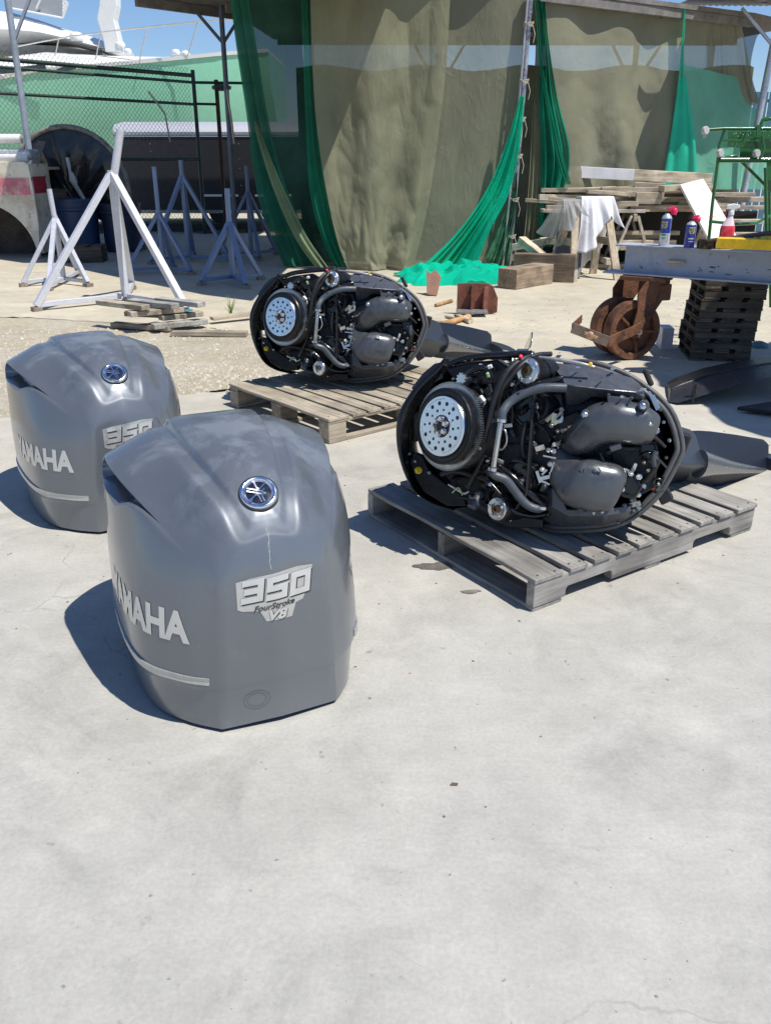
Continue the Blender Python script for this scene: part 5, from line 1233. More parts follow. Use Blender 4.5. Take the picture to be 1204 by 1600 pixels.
# window strip
ws = MB()
for x0, x1 in ((0, 72), (90, 118)):
    a_, b_ = on_y(x0, 112, 27.68), on_y(x1, 103 if x0 else 104, 27.78); ws.bar(yw(*a_), yw(*b_), .03, .14)
ws.build('cabin_window', mat('dark window', (.03, .04, .05), .1), yacht)
fbm = MB(); rings = []
for px, py_t, py_b in ((-120, 10, 72), (-40, 12, 70), (20, 20, 66), (60, 31, 62), (100, 45, 66), (140, 56, 76), (168, 66, 80)):
    t_, b_ = on_y(px, py_t, 29.5), on_y(px, (py_t + py_b) / 2 + 3, 28.9); c_ = on_y(px, py_b, 29.7)
    rings.append([yw(*t_), yw(*b_), yw(*c_), yw(c_.x, c_.y + 3, c_.z), yw(t_.x, t_.y + 3, t_.z)])
fbm.loft(rings); fbm.build('flybridge', WH, yacht, 40)
sf = MB(); rings = []
for px, py in ((-120, 70), (20, 68), (90, 72), (160, 82)):
    a_ = on_y(px, py, 30.0); b_ = on_y(px, py + 13, 30.2); rings.append([yw(*a_), yw(*b_), yw(b_.x, b_.y + 2, b_.z), yw(a_.x, a_.y + 2, a_.z)])
sf.loft(rings); sf.build('cabin_side', GRY, yacht)  # grey colour paints in the shade under the flybridge
wsM = MB(); q = [on_y(14, 12, 29.3), on_y(98, 28, 29.3), on_y(107, 4, 29.6), on_y(98, -6, 29.6), on_y(16, -14, 29.6)]
wsM.add([yw(*p) for p in q] + [yw(p.x, p.y + .04, p.z) for p in q], [(0, 1, 2, 3, 4), (9, 8, 7, 6, 5)] + [(i, (i + 1) % 5, 5 + (i + 1) % 5, 5 + i) for i in range(5)]); wsM.build('windshield', mat('grey windshield', (.25, .27, .28), .15, .1, .05, coat=.5), yacht)
fr_ = MB()
for a_, b_ in (((14, 12), (98, 28)), ((98, 28), (107, 4)), ((57, 14), (65, -4))): fr_.tube([yw(*on_y(*a_, 29.26)), yw(*on_y(*b_, 29.26))], .03, 6)
fr_.build('windshield_frame', WH, yacht)
mast = MB(); rings = []
for px, py, w in ((172, -30, .24), (172, 10, .26), (168, 32, .26), (176, 60, .24), (180, 82, .24)):
    c_ = on_y(px, py, 29); rings.append([yw(c_.x - w, c_.y - .2, c_.z), yw(c_.x + w, c_.y - .2, c_.z), yw(c_.x + w, c_.y + .25, c_.z), yw(c_.x - w, c_.y + .25, c_.z)])
mast.loft(rings); mast.build('mast', WH, yacht, None, .03)
rl = MB(); tp = [yw(*on_y(px, py, 28.3)) for px, py in ((25, 73), (60, 66), (110, 57), (180, 48), (250, 40), (300, 35), (352, 31), (420, 30))]; rl.tube(tp, .022, 6)
for (tx, ty), (bx, by) in (((28, 73), (22, 88)), ((92, 61), (84, 98)), ((158, 52), (147, 104)), ((230, 43), (217, 100)), ((309, 35), (292, 92)), ((400, 30), (385, 85))): rl.tube([yw(*on_y(tx, ty, 28.3)), yw(*on_y(bx, by, 28.3))], .018, 6)
rl.build('deck_rail', mat('rail steel', (.75, .73, .68), .3, .8, .1), yacht, 60)
for px, py, s_ in ((120, 58, .22), (188, 70, .16), (200, 80, .12), (275, 82, .14), (290, 84, .14)):
    c_ = on_y(px, py, 28.9); MB().lathe([(s_ * .8, -s_ * .5), (s_, 0), (s_ * .7, s_ * .5), (0, s_ * .7)], yw(*c_), (0, 0, 1), 14).build('deck_fitting', WH, yacht, 60)
# ------------------------------------------------------------------ chain-link fence
fence = empty('chain_link_fence', (-5, 17, 0)); tag(fence, 'rusty chain link fence with green rails crossing in front of the yacht', 'fence')
FM = mat('dark green fence paint', (.02, .045, .035), .5, .1, .3); fo = Vector((-5, 17, 0))
def fp(s_, z): a_, b_ = Vector((-7.0, 14.95, z)), Vector((-3.78, 18.6, z)); return a_.lerp(b_, s_) - fo
for z, r_ in ((2.96, .036), (2.84, .026), (2.45, .026), (1.44, .026)): MB().tube([fp(-.3, z), fp(1, z)], r_, 8).build('rail', FM, fence, 60)
for s_, zt in ((1, 3.06), (-.02, 2.98)): MB().tube([fp(s_, 0), fp(s_, zt)], .04, 10).build('fence_post', FM, fence, 60)
e1 = Vector((-3.36, 18.75, 0)) - fo; MB().tube([e1, e1 + Vector((0, 0, 2.9))], .042, 10).build('fence_post', mat('rusty fence post', (.07, .035, .02), .8, .1, .5, col2=(.03, .03, .03)), fence, 60)
MB().tube([fp(1, 2.84), e1 + Vector((.75, .3, 2.86))], .026, 8).build('rail', FM, fence, 60); MB().tube([fp(1, 2.46), e1 + Vector((0, 0, 2.46))], .024, 8).build('rail', FM, fence, 60)
MB().lathe([(.05, 0), (.19, .03), (.2, .08), (.1, .12), (0, .13)], e1 + Vector((.1, 0, 2.70)), (0, 0, 1), 16).build('post_cap', FM, fence, 50)
wire = MB(); pitch = .085; nW = int(4.9 * 1.33 / pitch); A0, A1 = Vector((-7.9, 13.9, 0)), Vector((-3.78, 18.6, 0)); D_ = (A1 - A0); Ln = D_.length; D_.normalize(); N_ = Vector((-D_.y, D_.x, 0))
nW = int(Ln / pitch)
for i in range(nW):
    x = i * pitch
    for sgn in (1, -1):
        pts = []; z = 1.46; k = 0
        while z < 3.10:
            off = (0 if k % 2 == 0 else pitch / 2) * sgn; pts.append(A0 + D_ * (x + off) + N_ * (.003 if (k + (sgn > 0)) % 2 else -.003) + Vector((0, 0, z)) - fo); z += pitch / 2 * 1.1; k += 1
        wire.tube(pts, .0042, 3, False, False)
tag(wire.build('wire_mesh', mat('galvanised wire', (.10, .11, .10), .6, .3, .2), fence), kind='stuff')
wire2 = MB()
for i in range(nW):
    x = i * pitch
    for sgn in (1, -1):
        pts = []; z = .02; k = 0
        while z < 1.44:
            off = (0 if k % 2 == 0 else pitch / 2) * sgn; pts.append(A0 + D_ * (x + off) + N_ * (.003 if (k + (sgn > 0)) % 2 else -.003) + Vector((0, 0, z)) - fo); z += pitch / 2 * 1.1; k += 1
        wire2.tube(pts, .0035, 3, False, False)
tag(wire2.build('wire_mesh', mat('dull wire', (.09, .085, .075), .7, .2, .2), fence), kind='stuff')
# loose rope bits hanging on the fence
for pts, lab in (([(232, 143), (245, 160), (258, 178), (263, 205), (266, 222)], 'frayed rope end hanging on the fence beside the white stand'), ([(355, 140), (358, 165), (362, 190), (366, 225)], 'rag of pale rope hanging on the thin dark post')):
    tag(MB().tube([on_y(x, y, 13.3 if pts[0][0] > 300 else 17.2) for x, y in pts], .016, 6).build('rope', ROPE, None, 60), lab, 'rope')
# ------------------------------------------------------------------ enclosed trailer
tr = empty('cargo_trailer', (-4.5, 21.3, 0)); tag(tr, 'black enclosed cargo trailer with a shiny silver roof behind the blue stands', 'trailer')
to = Vector((-4.5, 21.3, 0)); BLKP = mat('black trailer panel', (.022, .022, .024), .45, .1, .12)
MB().box((.55, 1.0, 1.14), (4.6, 2.0, 1.76)).build('body', BLKP, tr, None, .02)
rf = MB(); rings = []
for x in (-1.78, -1.72, 2.85): rings.append([Vector((x, -.02 + .0, 1.93)), Vector((x, .03, 2.08)), Vector((x, .22, 2.20)), Vector((x, 1.0, 2.28)), Vector((x, 1.95, 2.2)), Vector((x, 2.02, 1.93))])
rf.loft(rings); rf.build('roof', mat('bright trailer roof', (.62, .62, .66), .34, .4, .01, rvar=.01), tr, 50)
MB().box((.55, -.012, 2.0), (4.64, .03, .06)).build('roof_trim', STEEL, tr)
MB().box((.55, -.010, .30), (4.64, .025, .07)).build('lower_trim', STEEL, tr)
MB().box((-1.72, .3, .75), (.10, .62, .7)).build('stone_guard', mat('tread plate', (.5, .5, .52), .4, .9, .3, scale=40), tr)
for xx in (-.95, .15, 1.1, 2.05):
    for z in (.5, .62, .74, .88, 1.05, 1.25, 1.45, 1.62, 1.78):
        if (int(xx * 10) + int(z * 10)) % 3: MB().lathe([(.014, 0), (.008, .008)], (xx, 0, z), (0, -1, 0), 6).build('rivet', ZINC, tr)
for xx in (1.85, .6):
    w = MB().lathe([(.14, -.11), (.30, -.11), (.34, -.07), (.34, .07), (.30, .11), (.14, .11)], (xx, .18, .34), (0, 1, 0), 28).build('wheel', mat('tyre rubber', (.03, .03, .032), .8), tr, 35)
    MB().lathe([(.17, -.10), (.15, -.06), (.05, -.08), (0, -.08)], (xx, .18, .34), (0, 1, 0), 20).build('rim', mat('white rim', (.6, .6, .6), .4, .3), w, 40)
    MB().box((xx, -.03, .66), (.85, .08, .05)).build('mudguard', WH, tr, None, .01)
# ------------------------------------------------------------------ tarpaulin over a hoop, barrels, small pallets, white truck bed
tp_ = empty('covered_hoop', (-5.2, 15.2, 0)); tag(tp_, 'black plastic sheet stretched over a tall round hoop with a white knotted strap', 'tarpaulin')
hoop = []; n_ = 26
for k in range(n_ + 1):
    a_ = R(188 - 196 * k / n_); hoop.append(Vector((-.06 + 1.0 * math.cos(a_) * (1.0 if a_ > 1.57 else .95), 0, .95 + .98 * math.sin(a_))))
hoop = [Vector((-1.02, 0, .0))] + hoop + [Vector((1.08, 0, .0))]
MB().tube([h_ + Vector((0, -.03, 0)) for h_ in hoop], .04, 8).build('hoop', mat('frayed edge', (.22, .21, .19), .8, var=.5, scale=12), tp_, 60)
sh_ = MB(); rings = []; rs = random.Random(8); m_ = len(hoop)
for j in range(15):
    t = j / 14; ring_ = []
    for k, h_ in enumerate(hoop):
        f_ = 1 - t * .93; wv_ = .06 * math.sin(k * 2.3 + 2 * t) * math.sin(math.pi * t)
        ring_.append(Vector((h_.x * f_ - .05 * t, .0 - .07 * math.sin(math.pi * t) + wv_, .75 + (h_.z - .75) * f_ + .0 * t)))
    rings.append(ring_)
sh_.loft(rings, cap=False, closed=False)
rings = []
for j in range(8):
    t = j / 7; rings.append([Vector((h_.x * (1 - .35 * t), .9 * t, max(.02, h_.z * (1 - .15 * t)) + .03 * math.sin(k * 2.2 + j))) for k, h_ in enumerate(hoop)])
sh_.loft(rings, cap=False, closed=False)
sh_.build('plastic_sheet', mat('black plastic sheet', (.035, .035, .036), .20, 0, .3, bump=1.0, bscale=9, rvar=.05), tp_, 70)
MB().tube([(-.06, -.06, 1.46), (-.03, -.08, 1.25), (0, -.1, 1.12), (.03, -.09, 1.02), (.14, -.08, .8), (.30, -.06, .62)], [.035, .035, .07, .04, .035, .05], 8).build('strap', mat('dusty strap', (.55, .53, .5), .8), tp_, 60)
def barrel(x, y, r_, h_, lab, m):
    o = MB().lathe([(0, 0), (r_ * .86, 0), (r_ * .88, .02), (r_ * .97, h_ * .78), (r_ * 1.04, h_ * .80), (r_ * 1.04, h_ * .84), (r_, h_ * .85), (r_ * 1.03, h_ * .96), (r_ * 1.06, h_ * .965), (r_ * 1.06, h_), (r_ * .97, h_), (r_ * .9, .05), (0, .04)], (0, 0, 0), (0, 0, 1), 28).build('rubbish_bin', m, None, 35); o.location = (x, y, 0)
    tag(o, lab, 'bin'); return o
b1 = barrel(-5.25, 15.0, .38, .84, 'blue plastic rubbish bin with a lid rim in front of the black sheet', mat('blue bin plastic', (.02, .045, .12), .45)); b1.location = (-5.12, 14.75, 0)
b2 = barrel(-4.55, 14.9, .33, .76, 'darker blue rubbish bin to the right, partly behind the big white stand', mat('dark blue bin plastic', (.010, .018, .05), .5)); b2.location = (-4.42, 14.9, 0)
tag(MB().lathe([(0, -.02), (.25, 0), (.27, .06), (.2, .15), (0, .17)], (-5.72, 14.9, .42), (.3, -1, .1), 18).build('red_float', mat('dull red float', (.22, .02, .03), .5), None, 50), 'dull red round float between the truck bed and the bin', 'float')
cp = small_pallet(21, 3, .62, .42, .24, W_DARK); cp.location = (-4.85, 13.05, 0); cp.rotation_euler = (0, 0, .1); tag(cp, 'small dark crate-like pallet on the ground before the blue bins', 'pallet')
tb = empty('truck_bed', (-6.32, 13.7, 0)); tag(tb, 'old white truck bed with a faded red stripe at the left edge', 'truck')
prof = [(-1.5, .28)]
cx_, cz_, ra = .10, .02, .80
pr = [(-2.2, .30)] + [(cx_ + math.cos(R(a_)) * ra, cz_ + math.sin(R(a_)) * ra) for a_ in range(160, -1, -8)] + [(.93, .02), (.98, .5), (.98, .9), (.96, 1.36), (.90, 1.40), (-2.2, 1.40)]
tbm = mat('flaking white paint', (.66, .62, .52), .65, 0, .12, scale=3, col2=(.50, .44, .34), spot=((.20, .13, .08), 9, .66))
MB().prism(pr, 0, .06, lambda p: Vector((p.x, p.z, p.y))).build('side_panel', tbm, tb, None, .01)
MB().box((.94, .42, .72), (.06, .70, 1.3)).build('end_panel', tbm, tb, None, .01)
MB().box((-.6, .95, 1.30), (3.0, 1.75, .04)).build('bed_floor', tbm, tb)
rings = [[Vector((cx_ + math.cos(R(a_)) * ra * .99, y_, cz_ + math.sin(R(a_)) * ra * .99)) for a_ in range(180, -1, -9)] for y_ in (.03, .75)]
ar = MB(); ar.loft(rings, cap=False, closed=False); ar.build('wheel_arch', mat('dark arch', (.06, .05, .045), .9, var=.5), tb, 60, 0, 2, .01)
MB().box((-.1, .78, .5), (2.6, .03, 1.0)).build('arch_back', mat('dark arch', (.06, .05, .045), .9), tb)
rsn = mat('faded red stripe', (.50, .16, .20), .6, 0, .25, scale=2.2, col2=(.64, .50, .45))
MB().box((-.22, -.006, 1.05), (2.3, .008, .24)).build('red_stripe', rsn, tb); MB().box((.975, .30, 1.07), (.02, .5, .24)).build('red_stripe', mat('deep red patch', (.34, .01, .04), .6, 0, .3), tb)
rk = MB(); rk.tube([(-2, .3, 1.72), (.80, .3, 1.72)], .07, 10).tube([(-2, .3, 1.46), (.86, .3, 1.46)], .07, 10); rk.build('white_rack', mat('white rack paint', (.7, .7, .68), .4), tb, 60)
MB().bar((-.1, .25, 1.42), (-.3, .25, 1.80), .06, .08).build('rack_stay', mat('white rack paint', (.7, .7, .68), .4), tb)
MB().box((.5, .5, 1.50), (.8, .5, .16)).build('rolled_cover', mat('crumpled foil', (.55, .56, .6), .3, .5, .5, scale=20, bump=1, bscale=18), tb, None, .05, 3)
# ------------------------------------------------------------------ boat stands
def stand(center, apex_z, top_z, feet, m, label, r_=.028, top_off=(0, 0), group='boat stands', head=False, flat=False):
    c = Vector((center[0], center[1], 0)); o = empty('boat_stand', c); tag(o, label, 'boat stand', group); A_ = Vector((0, 0, apex_z))
    MB().tube([(0, 0, .06), A_ + Vector((0, 0, .02))], r_ * 1.25, 10).build('centre_post', m, o, 60)
    MB().tube([A_ - Vector((0, 0, .12)), Vector((top_off[0], top_off[1], top_z))], r_ * 1.15, 10).build('jack_tube', m, o, 60)
    for f in feet:
        F = Vector((f[0], f[1], 0)) - c; F.z = .05
        q = A_ + (F - A_).normalized() * .02
        MB().bar(q, F, r_ * 2.0, r_ * 1.7).build('leg', m, o, None, .004, 1)
        MB().bar((F.x * .06, F.y * .06, .065), (F.x * .97, F.y * .97, .062), r_ * 1.6, r_ * 1.5).build('base_bar', m, o, None, .003, 1)
        MB().box((F.x, F.y, .022), (.09, .09, .04), Rz(math.atan2(F.y, F.x))).build('foot_block', mat('teal rag', (.05, .30, .38), .8, var=.5) if (f[0] > -2.1 and r_ > .03) else mat('worn foot', (.25, .2, .16), .8, var=.4), o)
    return o
LAV = mat('pale lavender paint', (.55, .56, .60), .42, .1, .08, coat=.2); BLU = mat('blue stand paint', (.15, .21, .34), .42, .1, .12, coat=.2); LGREY = mat('pale grey stand paint', (.48, .50, .56), .45, .1, .1)
stand((-2.80, 9.30), 1.30, 1.70, [(-3.535, 8.69), (-1.98, 8.53), (-3.0, 10.26)], LAV, 'big pale lavender tripod boat stand standing in the sun', .035, (.14, .0))
stand((-3.98, 10.75), .78, 1.10, [(-4.38, 10.49), (-3.60, 10.49), (-4.05, 11.5), (-3.95, 10.15)], LGREY, 'small pale grey boat stand beside the truck bed', .027, (-.02, 0))
def tri(c, r_, a0): return [(c[0] + r_ * math.cos(a0 + k * 2.0944), c[1] + r_ * math.sin(a0 + k * 2.0944)) for k in range(3)]
stand((-3.02, 11.9), .78, 1.34, tri((-3.02, 11.9), .5, -.55), BLU, 'blue boat stand right behind the big lavender one', .026)
stand((-3.0, 13.4), 1.22, 1.42, [(-3.45, 12.9), (-2.35, 13.25), (-3.1, 14.2)], BLU, 'tall blue boat stand with long splayed legs farther back', .030)
stand((-1.92, 10.95), .72, 1.10, [(-2.25, 10.60), (-1.66, 10.30), (-1.60, 11.15)], BLU, 'blue boat stand just left of the green netting hem', .030)
stand((-2.12, 13.9), .98, 1.34, tri((-2.12, 13.9), .55, -1.2), BLU, 'far blue boat stand before the trailer wheel', .026)
stand((-1.52, 14.9), .5, .7, tri((-1.52, 14.9), .4, -1.0), LGREY, 'low grey stand farthest back beside the curtain edge', .02)
# rough ground rubbish beneath the trailer
rs = random.Random(12); jm = MB()
for i in range(60):
    x, y = rs.uniform(-6.2, -1.6), rs.uniform(18.6, 21.0); s_ = rs.uniform(.03, .14); jm.box((x, y, s_ * .3), (s_ * rs.uniform(1, 4), s_, s_ * .6), Rz(rs.uniform(0, 3)))
tag(jm.build('rubble', mat('rubble', (.10, .09, .075), .9, var=.6)), 'dark rubble and scraps strewn along the foot of the fence', 'rubble', kind='stuff')
tag(MB().box((-4.6, 18.9, .10), (6.0, .08, .16)).build('kerb_board', mat('dark kerb board', (.035, .04, .035), .8)), 'dark board lying along the foot of the fence', 'board')
# ------------------------------------------------------------------ lumber, sawhorse, timbers
W_NEW = [wood('fresh lumber', (.54, .45, .33), (.74, .64, .49), a) for a in range(3)]
W_OLD = [wood('old lumber', (.48, .41, .33), (.64, .56, .46), a) for a in range(3)]
W_BLOCK = [wood('brown timber', (.24, .18, .125), (.36, .29, .21), a) for a in range(3)]
PGREY = mat('grey painted beam', (.60, .60, .62), .7, 0, .1)
def board(a_, b_, w, h_, m, label, name='plank', cat='plank', group='planks piled on the trestles', seed=0, parent=None):
    A_, B_ = Vector(a_), Vector(b_); c = (A_ + B_) / 2; x = (B_ - A_).normalized(); y = Vector((0, 0, 1)).cross(x).normalized(); z = x.cross(y); L_ = (B_ - A_).length
    rs = random.Random(seed); n = 6; rings = []
    for i in range(n):
        xx = -L_ / 2 + L_ * i / (n - 1); dy = rs.uniform(-1, 1) * .003; dz = rs.uniform(-1, 1) * .003
        rings.append([Vector((xx, w / 2 + dy, h_ / 2 + dz)), Vector((xx, -w / 2 + dy, h_ / 2 + dz)), Vector((xx, -w / 2 + dy, -h_ / 2 + dz)), Vector((xx, w / 2 + dy, -h_ / 2 + dz))])
    o = MB().loft(rings).build(name, m[0] if isinstance(m, list) else m, parent, None, .003, 1)
    o.matrix_local = Matrix.Translation(c) @ Matrix((x, y, z)).transposed().to_4x4()
    if not parent: tag(o, label, cat, group)
    return o
def trestle(x, y, ang, L_, h_, m, label, spread=.30, w=.085):
    o = empty('trestle', (x, y, 0), (0, 0, ang)); tag(o, label, 'trestle')
    MB().box((0, 0, h_ - .045), (L_, .045, .09)).build('top_rail', m[0], o, None, .003, 1)
    for sx in (-1, 1):
        for sy in (-1, 1):
            MB().bar((sx * (L_ / 2 - .10), sy * .045, h_ - .03), (sx * (L_ / 2 - .0), sy * spread, .0), .035, w, (1, 0, 0)).build('leg', m[2], o, None, .002, 1)
        MB().bar((sx * (L_ / 2 - .04), -spread * .55, h_ * .48), (sx * (L_ / 2 - .04), spread * .55, h_ * .48), .02, .09).build('cross_piece', m[1], o, None, .002, 1)
    return o
trestle(3.45, 12.55, 1.45, .85, .74, W_OLD, 'wooden trestle carrying the middle of the lumber pile'); trestle(2.45, 12.9, 1.5, .8, .74, W_OLD, 'wooden trestle at the left end under the lumber pile, in shade'); trestle(4.65, 12.85, 1.4, .85, .90, W_OLD, 'wooden trestle at the right end of the lumber pile')
rs = random.Random(31)
specs = [  # x0, x1, y, z, w, h, yaw, material, words
 (2.15, 3.55, 12.35, .775, .26, .045, .00, W_OLD, 'wide old plank at the front edge of the pile, resting on the trestles'),
 (2.9, 4.75, 12.62, .775, .26, .045, .02, W_OLD, 'second wide old plank on the trestles behind the front one'),
 (2.2, 4.6, 12.92, .775, .26, .045, .00, W_OLD, 'rear wide old plank on the trestles'),
 (2.2, 3.3, 12.30, .822, .09, .04, .03, W_NEW, 'pale stick on the front plank at the left'),
 (3.35, 4.7, 12.36, .822, .12, .04, .05, W_NEW, 'pale plank on the front plank at the right'),
 (2.35, 2.95, 12.50, .865, .14, .045, .25, W_NEW, 'short pale offcut lying askew at the left of the pile'),
 (2.7, 3.45, 12.34, .868, .10, .05, -.22, W_NEW, 'short pale block end turned towards the yard'),
 (2.5, 3.9, 12.60, .918, .13, .045, .04, W_NEW, 'long pale plank in the middle of the pile'),
 (2.9, 3.5, 12.42, .935, .16, .04, .35, W_NEW, 'light yellow offcut near the middle of the pile'),
 (3.4, 3.75, 12.32, .94, .18, .11, .05, W_NEW, 'short stubby pale block on the pile'),
 (3.75, 4.5, 12.5, .915, .15, .045, -.05, W_NEW, 'pale plank right of the stubby block'),
 (2.15, 2.85, 12.55, 1.035, .18, .04, .0, W_NEW, 'flat pale board sticking out at the upper left of the pile'),
 (2.8, 4.4, 12.75, 1.00, .16, .06, .02, W_OLD, 'brown plank under the painted beam'),
 (3.0, 4.2, 12.55, 1.045, .12, .04, -.06, W_NEW, 'thin pale plank under the painted beam'),
 (3.9, 5.2, 12.75, .97, .2, .04, .04, W_OLD, 'weathered plank reaching out at the right of the pile'),
 (4.6, 5.9, 12.9, .90, .24, .05, .04, W_OLD, 'broad weathered plank beyond the white panel'),
 (4.9, 6.2, 12.7, .80, .22, .05, -.04, W_OLD, 'dark weathered plank at the far right'),
 (4.8, 6.1, 12.6, .62, .20, .06, .03, W_OLD, 'lower weathered plank at the far right'),
 (4.9, 6.2, 12.55, .45, .24, .06, .0, W_OLD, 'lowest weathered plank at the far right')]
for i, (x0, x1, y, z, w, h_, yaw, m, lab) in enumerate(specs):
    dx = (x1 - x0) / 2; c = ((x0 + x1) / 2, y, z); board((c[0] - dx, y - dx * math.tan(yaw), z), (c[0] + dx, y + dx * math.tan(yaw), z), w, h_ * (1.35 if z > .8 else 1), m, lab, seed=i)
rs = random.Random(44); ords = 'first second third fourth fifth sixth seventh eighth ninth tenth eleventh twelfth thirteenth fourteenth fifteenth sixteenth seventeenth eighteenth nineteenth twentieth'.split()
for i in range(20):
    x = 2.3 + 2.4 * (i + rs.random() * .8) / 20; fresh = rs.random() < .7; L_ = rs.uniform(.25, .9); z = rs.uniform(.84, 1.10); y = rs.uniform(12.28, 12.9); yaw = rs.uniform(-.35, .35); d_ = Vector((math.cos(yaw), math.sin(yaw), rs.uniform(-.06, .06))) * L_ / 2; c = Vector((x, y, z))
    board(c - d_, c + d_, rs.uniform(.08, .18), rs.uniform(.04, .085), W_NEW if fresh else W_OLD, f'{ords[i]} loose offcut from the left on the lumber pile, {"fresh pale" if fresh else "weathered brown"} wood', 'offcut', 'offcut', 'loose offcuts on the lumber pile', seed=200 + i)
bm_ = empty('painted_beam', (3.5, 12.9, 0)); tag(bm_, 'long beam, half painted grey and half bare wood, on top of the lumber pile', 'beam')
MB().bar((-.92, .0, 1.27), (.02, .05, 1.225), .15, .15).build('painted_end', PGREY, bm_, None, .004, 1); MB().bar((.02, .05, 1.225), (1.15, .11, 1.17), .149, .149).build('bare_end', W_NEW[0], bm_, None, .004, 1)
board((2.55, 12.9, 1.15), (2.75, 12.9, 1.15), .2, .07, W_OLD, 'dark packing block beneath the left end of the painted beam', seed=50); board((4.2, 12.85, 1.045), (4.42, 12.85, 1.045), .16, .10, W_OLD, 'packing block beneath the right end of the painted beam', seed=51)
for i, (x0, x1, y, z, lab) in enumerate(((3.0, 4.05, 12.45, .03, 'lowest plank on the ground under the pile'), (3.0, 4.05, 12.35, .36, 'pale plank on the lower shelf, front'), (2.85, 4.0, 12.5, .42, 'pale plank on the lower shelf, behind'), (3.2, 4.1, 12.3, .29, 'pale plank low under the pile'), (3.1, 4.1, 12.4, .48, 'upper pale plank on the lower shelf'))):
    board((x0, y, z), (x1, y + .04, z + .0), .16, .055, W_NEW if i else W_OLD, lab, group='planks under the trestles', seed=60 + i)
for i, z in enumerate((.12, .20)): board((3.1 + i * .5, 12.1 + i * .3, z), (3.1 + i * .5, 13.1, z), .09, .08, W_OLD, ['front bearer block under the lower shelf', 'second bearer block under the lower shelf'][i], name='bearer', cat='block', group=None, seed=70 + i)
tag(MB().box((3.75, 13.12, .37), (3.4, .04, .72)).build('shade_sheet', mat('black sheet', (.012, .012, .012), .7)), 'added black sheet standing in for the shade behind the trestles', 'sheet')  # added dark sheet, its black stands in for shade under the lumber
# white panel leaning
wp = MB(); q = [on_y(1062, 288, 12.2), on_y(1098, 279, 12.35), on_y(1152, 372, 11.6), on_y(1113, 386, 11.5)]; nrm = (q[1] - q[0]).cross(q[3] - q[0]).normalized() * .035
wp.add([*q] + [p + nrm for p in q], [(0, 1, 2, 3), (7, 6, 5, 4)] + [(i, (i + 1) % 4, 4 + (i + 1) % 4, 4 + i) for i in range(4)]); tag(wp.build('white_board', mat('white panel', (.70, .67, .60), .6, 0, .05, spot=((.3, .27, .22), 12, .72)), None, None, .003), 'white door-like panel leaning against the lumber pile', 'panel')
# timbers
def timber(a_, b_, w, h_, lab, m=W_BLOCK):
    A_, B_ = Vector(a_), Vector(b_); return board((A_.x, A_.y, h_ / 2), (B_.x, B_.y, h_ / 2), w, h_, m, lab, 'timber_block', 'timber', None, 80)
t1 = timber((1.44, 10.30), (1.98, 10.88), .27, .23, 'short thick timber block nearest the jade heap'); t2 = timber((1.63, 11.1), (2.37, 10.93), .20, .33, 'longer thick timber standing behind the short one'); 
for a_, b_, lab in (((1.72, 11.9, .33), (2.15, 11.75, .42), 'yellow offcut leaning behind the thick timbers'), ((1.78, 11.6, .45), (2.0, 11.2, .28), 'pale offcut resting slantwise on the thick timber'), ((2.1, 12.0, .40), (2.5, 11.9, .44), 'pale offcut at the left foot of the sawhorse')):
    board(a_, b_, .11, .09, W_NEW, lab, 'offcut', 'offcut', 'offcuts behind the timbers', seed=int(a_[0] * 100))
# sawhorse with its white cloth and grey tub
trestle(2.58, 11.35, .25, .62, .95, W_NEW, 'pale wooden sawhorse draped with a white cloth', .34, .10)
vs = []; nx, ny = 46, 60; rs = random.Random(5)
for j in range(ny + 1):
    for i in range(nx + 1):
        s_ = i / nx; t = j / ny * 2 - 1
        x = -.02 + .34 * s_; over = abs(t); ln = (.42 + .18 * math.sin(s_ * 5 + 1)) if t > 0 else (.62 + .30 * max(0, math.sin(s_ * 4.2 - .4)))
        d = over * ln * 1.25
        y = math.copysign(min(d, .06) + max(0, d - .06) * .33, t) * -1; z = .985 - max(0, d - .05) * .93
        f_ = max(0, d - .05); y += .07 * f_ * math.sin(s_ * 15 + t) * 2 + .05 * math.sin(s_ * 37) * f_; x += .06 * f_ * math.sin(s_ * 9 + t * 3) + f_ * (s_ - .4) * .35
        vs.append((x, y, max(z, .02)))
clo = MB().add(vs, [(j * (nx + 1) + i, j * (nx + 1) + i + 1, (j + 1) * (nx + 1) + i + 1, (j + 1) * (nx + 1) + i) for j in range(ny) for i in range(nx)]).build('white_cloth', cloth('white cotton', (.80, .80, .82), 0, .25, .05), None, 70, 0, 2, .004)
clo.scale = (1.3, 1.25, 1); clo.location = (2.46, 11.33, .01); clo.rotation_euler = (0, 0, .25); tag(clo, 'white cloth thrown over the sawhorse, one end trailing to the ground', 'cloth')
clo2 = bpy.data.objects.new('white_sheet', MB().add([(v[0] * .7 - .30, v[1] * 1.25, v[2] if abs(v[1]) < .07 else v[2] * .5 + .47) for v in vs], [(j * (nx + 1) + i, j * (nx + 1) + i + 1, (j + 1) * (nx + 1) + i + 1, (j + 1) * (nx + 1) + i) for j in range(ny) for i in range(nx)]).build('tmp', cloth('grey sheet', (.50, .50, .50), .35, .3, .1), None, 70).data); bpy.data.objects.remove(bpy.data.objects['tmp']); COL.objects.link(clo2)
clo2.location = (2.50, 11.33, -.02); clo2.rotation_euler = (0, 0, .25); tag(clo2, 'thin translucent sheet hanging over the left half of the sawhorse', 'cloth')
vb = MB().bar((2.34, 11.25, .02), (2.42, 11.6, .55), .03, .34, (1, 0, 0)).build('grey_board', mat('slate grey board', (.12, .12, .13), .7), None, None, .004); tag(vb, 'slate grey board leaning inside the sawhorse legs', 'board')
